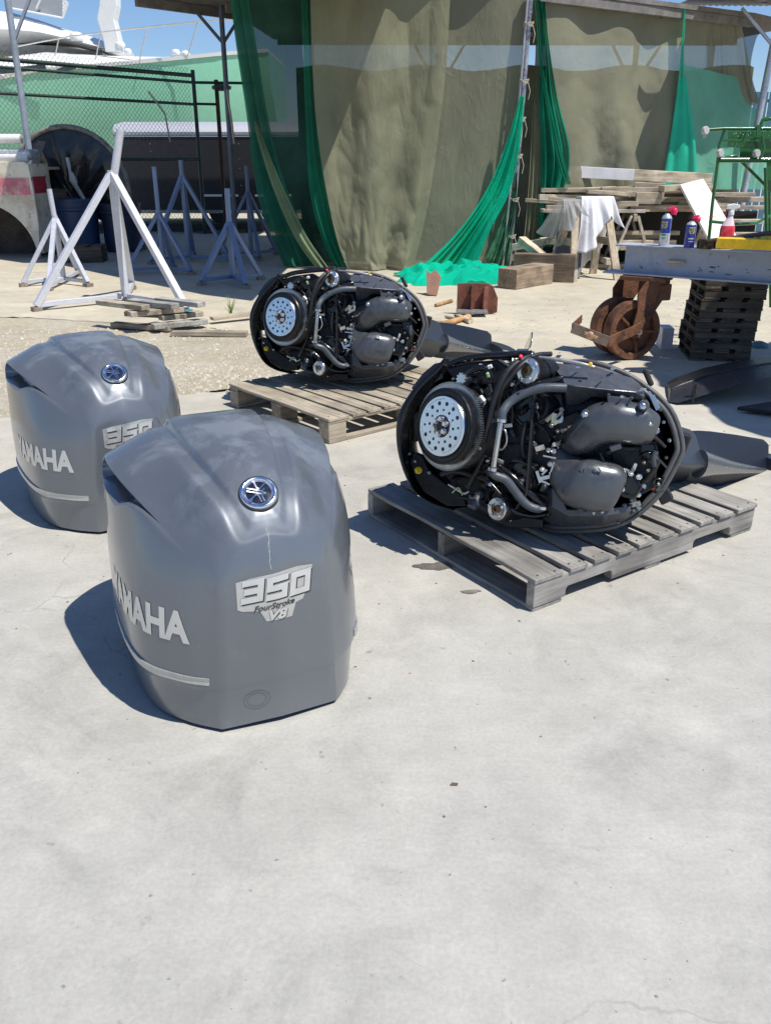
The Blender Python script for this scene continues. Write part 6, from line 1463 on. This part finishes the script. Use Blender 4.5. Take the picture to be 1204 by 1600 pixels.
# ------------------------------------------------------------------ rusty brackets and wooden mallet handles on the ground
RUST = mat('red brown rust', (.20, .070, .045), .8, .1, .3, scale=9, col2=(.11, .045, .03), bump=.4, bscale=60)
rb = empty('rusty_bracket', on_z(745, 492)); tag(rb, 'rusty folded steel bracket on the concrete behind the farther engine', 'bracket')
MB().prism([(-.20, .02), (.13, .0), (.20, .02), (.20, .16), (.15, .27), (.10, .30), (-.20, .30)], 0, .02, lambda p: Vector((p.x, p.z + .03, p.y))).build('back_plate', RUST, rb, None, .003); MB().bar((.05, -.02, .14), (.12, .06, .14), .02, .26).build('fold', RUST, rb, None, .003); MB().box((-.06, -.07, .045), (.30, .16, .02)).build('foot_plate', mat('grey steel strip', (.3, .3, .3), .5, .6, .3), rb, None, .002); MB().box((-.06, .02, .16), (.02, .10, .25)).build('rib', RUST, rb, None, .002)
W_H = [wood('handle wood', (.42, .24, .11), (.58, .36, .18), a) for a in range(3)]
def stick(p, q, r_, lab, name, m, cat, grp=None):
    A_, B_ = on_z(*p, r_), on_z(*q, r_); o = MB().tube([A_, A_.lerp(B_, .3), A_.lerp(B_, .7), B_], [r_ * .8, r_, r_ * .9, r_ * 1.05], 10).build(name, m, None, 50); tag(o, lab, cat, grp); return o
stick((688, 508), (732, 495), .028, 'brown wooden handle with a pale taped end', 'wooden_stick', W_H[0], 'handle', 'wooden tools on the ground'); stick((680, 477), (705, 470), .020, 'plain tan stick behind the brown handle', 'wooden_stick', W_H[0], 'handle', 'wooden tools on the ground')
stick((696, 494), (716, 500), .016, 'thin pale stick crossing the brown handle', 'wooden_stick', W_NEW[0], 'handle', 'wooden tools on the ground'); stick((714, 494), (735, 502), .026, 'short pale mallet head at the end of the handle', 'mallet_head', W_NEW[0], 'mallet')
o = MB().prism([(-.11, -.05), (.10, -.06), (.13, .0), (.10, .05), (-.11, .055), (-.13, 0)], 0, .05).build('wooden_wedge', W_H[0], None, None, .008); o.location = on_z(680, 511); tag(o, 'short brown wooden wedge beside the farther engine', 'wedge')
o = MB().prism([(-.06, 0), (.05, -.02), (.09, .22), (.02, .30), (-.03, .25), (-.08, .3)], 0, .04).build('split_board', mat('split red wood', (.25, .13, .09), .8), None, None, .004); o.location = on_z(675, 462); o.rotation_euler = (1.0, 0, -.1); tag(o, 'split reddish board lying against the jade heap', 'board')
# ------------------------------------------------------------------ steel beam, caster, pallet stack, things on the beam
BS = Vector((1.78, 6.62, 0)); BE = Vector((3.55, 5.42, 0)); bd = (BE - BS).normalized(); bn = Vector((-bd.y, bd.x, 0)); BL = (BE - BS).length
beam = empty('steel_beam', BS, (0, 0, math.atan2(bd.y, bd.x))); tag(beam, 'pale grey painted steel beam with chipped paint on the caster and pallets', 'beam')
BPNT = mat('chipped pale blue paint', (.40, .43, .50), .5, .1, .10, scale=4, col2=(.33, .35, .40), spot=((.10, .055, .03), 11, .665)); zb, zt = .622, .835
MB().box((BL / 2 + .03, 0, (zb + zt) / 2), (BL, .012, zt - zb - .024)).build('web', BPNT, beam)
MB().box((BL / 2 - .02, 0, zt - .006), (BL, .20, .012)).build('top_flange', BPNT, beam, None, .002); MB().box((BL / 2 - .05, -.0, zb + .006), (BL + .10, .20, .012)).build('bottom_flange', BPNT, beam, None, .002)
MB().box((.42, -.03, zb + .105), (.13, .02, .022)).build('weld_lug', mat('bare rusty lug', (.50, .36, .22), .6, .4, .3), beam, None, .006)
ck_ = MB(); rs = random.Random(77)
for i in range(26):
    x = .55 + rs.random() * 1.3; z = zb + .04 + rs.random() * .05; L_ = rs.uniform(.01, .05); ck_.bar((x, -.0068, z), (x + L_, -.0068, z + rs.uniform(-.006, .006)), .001, rs.uniform(.003, .007))
ck_.build('paint_chips', mat('bare steel chip', (.025, .022, .02), .6), beam)
# caster with twin iron wheels
cas = empty('iron_caster', (1.90, 6.50, 0)); tag(cas, 'heavy rusty iron caster with twin wheels under the left end of the beam', 'caster')
RU = mat('brown iron rust', (.19, .085, .045), .75, .35, .3, scale=10, col2=(.10, .045, .028), bump=.5, bscale=70); RUP = mat('worn pale iron', (.30, .23, .18), .5, .6, .3, scale=12)
wa = Vector((-.31, .95, 0)).normalized()                       # wheel axis
wc = Vector((-.035, -.06, .222))
for k, off in enumerate((0.0, .19)):
    c = wc + wa * off; w = MB().lathe([(.172, -.052), (.215, -.050), (.218, -.04), (.218, .04), (.215, .050), (.172, .052), (.165, .03), (.165, -.03), (.172, -.052)], c, wa, 56).build('wheel', RU, cas, 40)
    MB().lathe([(.045, -.05), (.055, -.04), (.055, .04), (.045, .05), (.02, .05), (.02, -.05), (.045, -.05)], c, wa, 24).build('hub', RU, w, 40)
    MB().lathe([(.04, -.012), (.175, -.008), (.175, .008), (.04, .012), (.04, -.012)], c, wa, 40).build('web', RU, w, 40)
    u_ = Vector((0, 0, 1)); v_ = wa.cross(u_)
    for q in range(5):
        a_ = 2 * math.pi * q / 5 + .4; d_ = u_ * math.cos(a_) + v_ * math.sin(a_); MB().bar(c + d_ * .045, c + d_ * .188, .020, .085, wa).build('spoke', RU, w, None, .004)
# fork and swivel plate
MB().box((.05, .0, .600), (.34, .22, .03), Rz(-.55)).build('top_plate', RU, cas, None, .004)
for off in (-.072, .262):
    c = wc + wa * off; pr_ = []
    side = MB(); d1 = Vector((.95, .31, 0)).normalized()
    poly_ = [(.03, .585), (.235, .585), (.225, .50), (.13, .36), (.07, .25), (.035, .175), (-.035, .175), (-.05, .23), (-.02, .38), (-.03, .50)]
    side.prism(poly_, -.008, .008, lambda p, c=c, d1=d1: Vector((c.x + d1.x * (p.x - .0) * 1.0, c.y + d1.y * p.x, p.y)) + wa * p.z); side.build('fork_plate', RU, cas, None, .003)
MB().bar(wc + wa * -.09 + Vector((.95, .31, 0)) * .20 + Vector((0, 0, .28)), wc + wa * .20 + Vector((.95, .31, 0)) * .20 + Vector((0, 0, .28)), .10, .12).build('fork_bridge', RU, cas, None, .01)
MB().tube([wc - wa * .11, wc + wa * .30], .022, 12).build('axle', RUP, cas, 40)
f0 = wc + Vector((.05, .0, 0))
pA, pB_, pC = on_y(893, 512, 6.12), on_y(950, 534, 6.0), on_y(1000, 512, 6.28)
loc = lambda p: p - Vector((1.90, 6.50, 0))
MB().bar(loc(pA), loc(pB_), .008, .075).build('front_channel', RUP, cas, None, .002); MB().bar(loc(pB_), loc(pC), .008, .075).build('side_channel', RU, cas, None, .002); MB().bar(loc(pA), loc(on_y(908, 498, 6.5)), .008, .06).build('side_channel', RU, cas, None, .002)
m_ = loc((pA + pB_) / 2); MB().lathe([(.014, 0), (.028, .01), (.028, .03), (.014, .04)], m_ + Vector((0, -.005, 0)), (-.3, -1, 0), 14).build('wing_nut', mat('worn brass rust', (.45, .28, .17), .5, .6, .2), cas, 40); MB().bar(m_ + Vector((-.05, -.03, .02)), m_ + Vector((.05, -.03, -.02)), .012, .022).build('wing', mat('worn brass rust', (.45, .28, .17), .5, .6, .2), cas, None, .004)
# stack of small dark pallets: each one a thing
sp = small_pallet(41, 3, .44, .50, .076, W_DARK, 'packing_pallet')
names = ['lowest', 'second from the bottom', 'third from the bottom', 'fourth from the bottom', 'fourth from the top', 'third from the top', 'second from the top', 'topmost']
zz_ = 0
for i in range(8):
    o = sp if i == 0 else copy_tree(sp)
    o.location = (2.315 + .006 * i - (.008 if i % 2 else 0), 6.38 - .004 * i, zz_ + .0005 * i); o.rotation_euler = (0, 0, -.12 + .012 * ((i * 7) % 5 - 2)); zz_ += .0765
    tag(o, f'small dark packing pallet, {names[i]} of the stack under the beam', 'pallet', 'small pallets stacked under the beam')
bx = MB().box((0, 0, .085), (.09, .20, .17)).build('white_carton', mat('white carton', (.60, .62, .66), .6), None, None, .002); bx.location = (2.27, 6.88, 0); bx.rotation_euler = (0, 0, -.1); tag(bx, 'white carton standing beside the stack of small pallets', 'carton')
rg = MB().lathe([(0, 0), (.09, .0), (.07, .03), (.03, .045), (0, .04)], (0, 0, 0), (0, 0, 1), 14).build('rag', mat('green blue rag', (.12, .22, .24), .9, var=.7, scale=20), None, 60); rg.location = (3.05, 6.9, 0); tag(rg, 'crumpled green and blue rag in the shade right of the pallet stack', 'rag')
# spray cans: body, label band, dome, red cap with straw and its printed marks
CANB = mat('can blue', (.015, .04, .30), .3, .2, .05, coat=.5); CANW = mat('can silver white', (.62, .62, .64), .3, .5, .05); CANY = mat('can yellow', (.75, .62, .05), .4); CAPR = mat('can red cap', (.70, .015, .09), .35); CGR = mat('can green', (.03, .30, .12), .4)
def bpos(s_, off=0): return BS + bd * s_ + bn * off + Vector((0, 0, zt))
def can(px, py, r_, h_, style, lab, straw):
    p = on_z(px, py, zt); o = empty('spray_can', p); tag(o, lab, 'spray can', 'spray cans on the beam')
    MB().lathe([(r_ * .95, 0), (r_, .004), (r_, h_ * .80), (r_ * .97, h_ * .82)], (0, 0, 0), (0, 0, 1), 28).build('body', CANB if style else CANW, o, 40)
    if not style: MB().lathe([(r_ * 1.006, h_ * .38), (r_ * 1.006, h_ * .80)], (0, 0, 0), (0, 0, 1), 28).build('label_band', CANB, o, 40)
    MB().lathe([(r_ * .97, h_ * .82), (r_ * .8, h_ * .88), (r_ * .45, h_ * .92), (r_ * .4, h_ * .95)], (0, 0, 0), (0, 0, 1), 28).build('dome', CANW, o, 40)
    MB().lathe([(r_ * .55, h_ * .93), (r_ * .6, h_ * 1.02), (r_ * .45, h_ * 1.10), (r_ * .2, h_ * 1.13)], (0, 0, 0), (.2, 0, 1), 18).build('cap', CAPR, o, 40)
    MB().bar((0, 0, h_ * 1.07), (r_ * 1.3, -.003, h_ * 1.10), .016, .026).build('nozzle', CAPR, o, None, .004); MB().tube([(r_ * 1.2, 0, h_ * 1.07), straw], .0016, 6).build('straw', CAPR, o, 60)
    # curved shield with the printed letters
    v = Vector((-p.x, -p.y, 0)).normalized(); a0 = math.atan2(v.y, v.x) + (.25 if style else -.35)
    def cm(x, y, d=.0006): a_ = a0 + x / r_; return Vector(((r_ + d) * math.cos(a_), (r_ + d) * math.sin(a_), y))
    def lay(polys, d, name, m, par):
        bm = flat_mesh(polys, .004)
        for q in bm.verts: q.co = cm(q.co.x, q.co.y, d)
        me = bpy.data.meshes.new(name); bm.to_mesh(me); bm.free(); ob = bpy.data.objects.new(name, me); COL.objects.link(ob); ob.parent = par; me.materials.append(m); return ob
    zc = h_ * .62; w_ = r_ * .62
    sh = lay([[(-w_, zc + .022), (w_, zc + .022), (w_, zc - .002), (w_ * .55, zc - .022), (-w_ * .55, zc - .022), (-w_, zc - .002)]], .0010, 'shield', CANY, o)
    bm, tw = text_bm('WD', .030, 0, .001, .8, .004)
    for q in bm.verts: q.co = cm(q.co.x - tw / 2, q.co.y + zc - .004, .0018)
    me = bpy.data.meshes.new('print'); bm.to_mesh(me); bm.free(); ob = bpy.data.objects.new('print', me); COL.objects.link(ob); ob.parent = sh; me.materials.append(CANB)
    bm, tw = text_bm('40', .020, 0, .001, .9, .004)
    for q in bm.verts: q.co = cm(q.co.x - tw / 2, q.co.y + zc - .018, .0018)
    me = bpy.data.meshes.new('print'); bm.to_mesh(me); bm.free(); ob = bpy.data.objects.new('print', me); COL.objects.link(ob); ob.parent = sh; me.materials.append(CANB)
    lay([[(-w_ * .9, h_ * .36), (w_ * .9, h_ * .36), (w_ * .9, h_ * .31), (-w_ * .9, h_ * .31)], [(-w_ * .8, h_ * .25), (w_ * .8, h_ * .25), (w_ * .8, h_ * .22), (-w_ * .8, h_ * .22)]], .0009, 'print_bar', CGR if not style else CANW, o)
can(1036, 384, .036, .235, 0, 'blue and silver spray can with a red cap, left on the beam', (.19, -.01, .245)); can(1075, 387, .036, .19, 1, 'shorter blue spray can with a yellow shield and red cap', (.17, -.03, .215))
o = MB().lathe([(.062, 0), (.064, .004), (.064, .045), (.066, .046), (.066, .052), (.058, .052), (.056, .01), (0, .01)], (0, 0, 0), (0, 0, 1), 32).build('round_tin', mat('dark tin', (.05, .04, .03), .3, .7, .3, col2=(.18, .13, .07)), None, 40); o.location = on_z(1102, 388, zt); tag(o, 'low round dark tin between the spray can and the red bottle', 'tin')
sb = empty('spray_bottle', on_z(1131, 389, zt)); tag(sb, 'clear spray bottle with red liquid and a white trigger head', 'spray bottle')
RL = mat('red liquid plastic', (.75, .03, .06), .12, 0, .1, coat=.6); rings = []
for z, w, d in ((0, .045, .033), (.01, .048, .036), (.13, .048, .036), (.155, .044, .034)): rings.append([Vector((w * math.copysign(abs(math.cos(a_)) ** .7, math.cos(a_)), d * math.copysign(abs(math.sin(a_)) ** .7, math.sin(a_)), z)) for a_ in [2 * math.pi * k / 24 for k in range(24)]])
MB().loft(rings).build('body', RL, sb, 50); rings = []
for z, w, d, dx in ((.155, .044, .034, 0), (.18, .034, .028, .003), (.21, .018, .017, .008), (.235, .014, .014, .01)): rings.append([Vector((dx + w * math.cos(a_), d * math.sin(a_), z)) for a_ in [2 * math.pi * k / 24 for k in range(24)]])
MB().loft(rings).build('neck', mat('frosted pink plastic', (.80, .62, .64), .3, 0, .1, coat=.3), sb, 50)
MB().lathe([(.019, .225), (.019, .25), (.016, .255)], (.01, 0, 0), (0, 0, 1), 18).build('collar', WHT, sb, 40); hd = MB().prism([(-.045, .262), (-.04, .290), (.01, .300), (.05, .292), (.052, .27), (.02, .262), (.012, .245), (-.01, .245), (-.012, .262)], -.014, .014, lambda p: Vector((p.x + .01, p.z, p.y))); hd.build('trigger_head', WHT, sb, None, .004)
MB().bar((-.02, 0, .262), (-.035, 0, .225), .012, .008).build('trigger', CAPR, sb, None, .002)
# yellow level, gloves, rusty plate, grey box beyond
o = MB().bar((-.02, -.06, .025), (1.0, -.62, .03), .11, .065).build('yellow_bar', mat('yellow bar paint', (.92, .55, .01), .4), None, None, .003); o.location = on_z(1119, 384, zt + .05); tag(o, 'flat yellow bar lying along the beam behind the red bottle', 'bar')
gb = MB().box((.5, 0, .025), (.9, .14, .048), Rz(-.4)).build('grey_channel', BPNT, None, None, .003); gb.location = on_z(1150, 388, zt); tag(gb, 'short grey channel under the yellow bar', 'channel')
gl = empty('work_glove', on_z(1190, 376, zt + .075)); tag(gl, 'pale yellow green work glove bundled on the yellow bar', 'glove'); GLV = mat('yellow green glove', (.55, .60, .10), .7, var=.2)
MB().lathe([(0, -.03), (.045, -.01), (.05, .02), (.03, .045), (0, .05)], (0, 0, .01), (0, .2, 1), 16).build('palm', GLV, gl, 60)
for k in range(5): MB().tube([(-.01 + .012 * k, -.02, .01), (-.05 + .022 * k, -.05 - .008 * (k % 2), .02 + .01 * (k % 3)), (-.075 + .03 * k, -.045, .005)], [.014, .014, .010], 8).build('finger', GLV, gl, 60)
o = MB().prism([(-.20, -.02), (.35, -.10), (.35, .08), (-.15, .05)], 0, .012).build('rusty_plate', mat('dark brown plate', (.06, .025, .015), .6), None, None, .002); o.location = on_z(1150, 372, zt + .10); o.rotation_euler = (0, -.12, 0); tag(o, 'dark brown curved plate behind the yellow bar', 'plate')
# ------------------------------------------------------------------ green steel stand with wheels in the air
GP = mat('bright green paint', (.008, .12, .02), .32, 0, .15, coat=.4); g0 = Vector((2.80, 7.15, 0)); gs = empty('green_frame_stand', g0); tag(gs, 'bright green steel frame stand with small grey casters above the steel beam', 'stand')
def gp(px, py, Y): return on_y(px, py, Y) - g0
def gt(pts, r_=.013, name='tube', m=GP): return MB().tube([gp(*p) for p in pts], r_ * 1.2, 8).build(name, m, gs, 60)
for x, y, Y in ((1122, 200, 7.0), (1200, 205, 7.6), (1198, 205, 6.8)): pass
gt([(1121, 250, 7.0), (1112, 320, 7.0), (1106, 380, 7.0), (1100, 470, 7.0)], .011, 'leg'); gt([(1195, 262, 7.0), (1196, 345, 7.0), (1197, 450, 7.0)], .012, 'leg'); gt([(1199, 200, 7.5), (1201, 300, 7.5), (1203, 480, 7.5)], .011, 'leg')
gt([(1104, 203, 7.0), (1130, 201, 7.0), (1204, 201, 7.0), (1260, 201, 7.0)], .011, 'top_tube'); gt([(1132, 203, 7.0), (1123, 228, 7.0), (1121, 252, 7.0)], .012, 'side_tube'); gt([(1120, 250, 7.0), (1260, 250, 7.0)], .016, 'lower_tube')
gt([(1186, 200, 7.0), (1190, 188, 7.0), (1204, 185, 7.0), (1230, 190, 7.0)], .012, 'handle'); gt([(1132, 246, 7.02), (1148, 243, 7.0), (1200, 295, 7.2)], .010, 'brace'); gt([(1108, 346, 7.0), (1150, 350, 7.1), (1180, 349, 7.2), (1204, 336, 7.3)], .010, 'brace')
gt([(1160, 222, 7.0), (1166, 206, 7.0)], .008, 'brace'); gt([(1190, 212, 6.98), (1193, 232, 6.98), (1188, 246, 6.98)], .008, 'brace')
def gplate(px, Y, name, th=.01):
    q = [gp(x, y, Y) for x, y in px]; n = len(q); return MB().add(q + [p + Vector((0, th, 0)) for p in q], [tuple(range(n)), tuple(range(n, 2 * n))[::-1]] + [(i, (i + 1) % n, n + (i + 1) % n, n + i) for i in range(n)]).build(name, GP, gs, None, .002)
pl1 = gplate([(1138, 205), (1250, 205), (1250, 233), (1136, 230)], 7.05, 'perforated_plate'); gplate([(1130, 217), (1190, 218), (1190, 222), (1130, 221)], 7.0, 'shelf_bar'); gplate([(1155, 230), (1205, 230), (1205, 250), (1155, 250)], 7.10, 'back_plate'); gplate([(1181, 195), (1187, 195), (1187, 212), (1181, 212)], 6.98, 'upright_bar'); gplate([(1197, 250), (1215, 250), (1215, 300), (1200, 300)], 7.06, 'back_plate')
HM = mat('pale holes', (.5, .55, .5), .6)
for x, y in ((1146, 209), (1152, 213), (1149, 208), (1160, 210), (1168, 211), (1172, 208), (1143, 225), (1148, 229), (1156, 208), (1200, 212), (1202, 220), (1150, 225)):
    MB().lathe([(.004, 0), (.004, .001)], gp(x, y, 7.042), (0, -1, 0), 8).build('plate_hole', HM, pl1)
CST = mat('grey caster rubber', (.50, .48, .46), .5)
for x, y in ((1101, 204), (1124, 239), (1181, 240)):
    c = gp(x, y, 6.98); w = MB().lathe([(.008, -.016), (.026, -.016), (.030, -.010), (.030, .010), (.026, .016), (.008, .016)], c, (.5, -1, .1), 18).build('caster_wheel', CST, gs, 40); MB().bar(c + Vector((0, .01, -.01)), c + Vector((.01, .03, -.05)), .02, .01).build('caster_fork', STEEL, w)
# ------------------------------------------------------------------ black cowling shell lying in the shade at the right
sh0 = Vector((2.2, 5.25, 0)); sh = empty('black_cowling_shell', sh0); tag(sh, 'black plastic lower cowling shell lying on the ground at the right edge', 'cowling')
SHM = mat('scuffed black shell', (.022, .023, .026), .38, 0, .3, bump=.1)
st_ = []
for (px1, py1, px2, py2, Y1, Y2) in ((1046, 606, 1044, 628, 5.35, 5.15), (1062, 597, 1058, 630, 5.4, 5.1), (1105, 582, 1098, 618, 5.5, 5.1), (1150, 572, 1145, 604, 5.6, 5.15), (1190, 567, 1188, 592, 5.7, 5.2), (1240, 560, 1240, 582, 5.8, 5.25)):
    a_, b_ = on_y(px1, py1, Y1) - sh0, on_y(px2, py2, Y2) - sh0; c_ = a_ + Vector((.05, .22, -.02)); st_.append([a_, a_.lerp(b_, .15) + Vector((0, -.02, .01)), b_, b_ + Vector((.01, .03, -.004)), a_ + Vector((0, .03, -.03)), c_ + Vector((0, 0, -.03)), c_])
MB().loft(st_).build('shell', SHM, sh, 40, .003, 1)
MB().tube([p[1] + Vector((0, -.004, .0)) for p in st_], .007, 6).build('lip', SHM, sh, 60)
l_ = on_y(1083, 606, 5.14) - sh0; MB().box(l_ + Vector((0, -.01, -.03)), (.02, .02, .12)).build('rib', BLACK, sh, None, .003)
tag(MB().prism([(-.5, -.06), (-.3, -.16), (.1, -.14), (.7, -.22), (.9, .1), (.2, .12), (-.2, .08)], 0, .025).build('flat_black_panel', SHM, None, None, .008, 3), 'flat black plastic panel on the ground beneath the cowling shell', 'panel')
bpy.data.objects['flat_black_panel'].location = (2.62, 4.95, .03); bpy.data.objects['flat_black_panel'].rotation_euler = (.03, -.03, -.1)
# unseen ragged awning, added and shaped to shade the right-hand ground
aw = MB(); q = [(1.95, 6.30), (2.35, 6.55), (2.75, 6.75), (3.4, 7.2), (5.5, 7.0), (5.5, 4.1), (3.3, 4.0), (2.75, 4.22), (2.45, 4.20), (2.1, 4.45), (1.95, 4.75), (2.0, 5.2), (1.85, 5.6)]
zA = 2.9; qq = [(x + .43 * zA, y - .28 * zA) for x, y in q]
rs = random.Random(6); fine_ = []
for i in range(len(qq)):
    a_, b_ = Vector(qq[i]), Vector(qq[(i + 1) % len(qq)]); n = max(1, int((b_ - a_).length / .08))
    for k in range(n): v = a_.lerp(b_, k / n); fine_.append((v.x + rs.uniform(-.02, .02), v.y + rs.uniform(-.02, .02)))
tag(MB().prism(fine_, zA, zA + .01).build('added_awning', mat('shade awning', (.05, .06, .06), .9)), 'unseen ragged awning, added to shade the cowling shell and the pallet stack', 'awning')
# blue slat fence at the far right
bf = empty('blue_slat_fence', (7.25, 17.5, 0)); tag(bf, 'blue slatted fence far behind the right end of the netting', 'fence'); BSM = mat('blue slats', (.06, .16, .26), .6)
for i in range(9): MB().bar((-.6 + i * .14, 0, 0), (-.6 + i * .14, 0, 2.6), .02, .11, (1, 0, 0)).build('slat', BSM, bf)
for z in (.3, 2.45): MB().bar((-.75, .03, z), (.8, .03, z), .04, .05).build('rail', POSTM, bf)
# broken pallet pieces and boards behind the covers
bp_ = empty('broken_pallet', (-2.12, 7.72, 0), (0, 0, -.32)); tag(bp_, 'broken grey pallet pieces stacked behind the farther cover', 'pallet')
for i, (x, y, z, L_, yaw, m) in enumerate(((-.2, -.12, .22, .60, -.25, W_TAN), (.02, .02, .22, .56, -.22, W_GREY), (.20, .18, .22, .55, -.25, W_GREY), (.1, -.05, .165, .5, .9, W_TAN), (.0, .1, .11, .62, .05, W_TAN), (.28, .02, .055, .5, .9, W_GREY), (-.05, -.08, .03, .6, .0, W_TAN), (.24, .12, .11, .4, 1.0, W_TAN))):
    d_ = Vector((math.cos(yaw), math.sin(yaw), 0)) * L_ / 2; c = Vector((x, y, z)); MB().bar(c - d_, c + d_, .10, .045).build('board_piece', m[0], bp_, None, .004, 1)
b_ = board((-1.86, 7.38, .022), (-1.2, 7.36, .022), .09, .04, W_TAN, 'long flat grey board half sunk in the gravel', 'plank', 'plank', None, seed=91); b_ = board((-1.62, 7.95, .05), (-1.25, 8.2, .06), .09, .03, W_NEW, 'yellow stained board end beyond the flat board', 'plank', 'plank', None, seed=92)
# weeds and small litter
wd = empty('weed_tuft', (-1.5, 8.3, 0)); tag(wd, 'small green weed tuft growing from the crack behind the farther engine', 'weed')
for k in range(12):
    a_ = random.uniform(0, 6.28); l_ = random.uniform(.08, .22); MB().tube([(0, 0, 0), (math.cos(a_) * .02, math.sin(a_) * .02, l_ * .6), (math.cos(a_) * .06, math.sin(a_) * .06, l_)], [.005, .004, .001], 4).build('blade', mat('weed green', (.16, .26, .06), .7), wd)
for px, py, s_, m, nm, lab in ((555, 1042, .004, BLACK, 'pebble', 'tiny dark pebble just right of the nearer cover'), (640, 1052, .004, CAPR, 'red_fleck', 'tiny red fleck on the open concrete'), (709, 1226, .010, mat('brown leaf', (.13, .09, .06), .9), 'dry_leaf', 'small dry brown leaf on the open concrete'), (825, 433, .03, W_H[0], 'wood_chip', 'flat brown wood chip in front of the timbers')):
    p = on_z(px, py); o = MB().prism([(-s_, -s_ * .4), (s_ * .7, -s_ * .5), (s_, s_ * .3), (-s_ * .5, s_ * .5)], 0, s_ * .3).build(nm, m); o.location = p; tag(o, lab, 'litter')
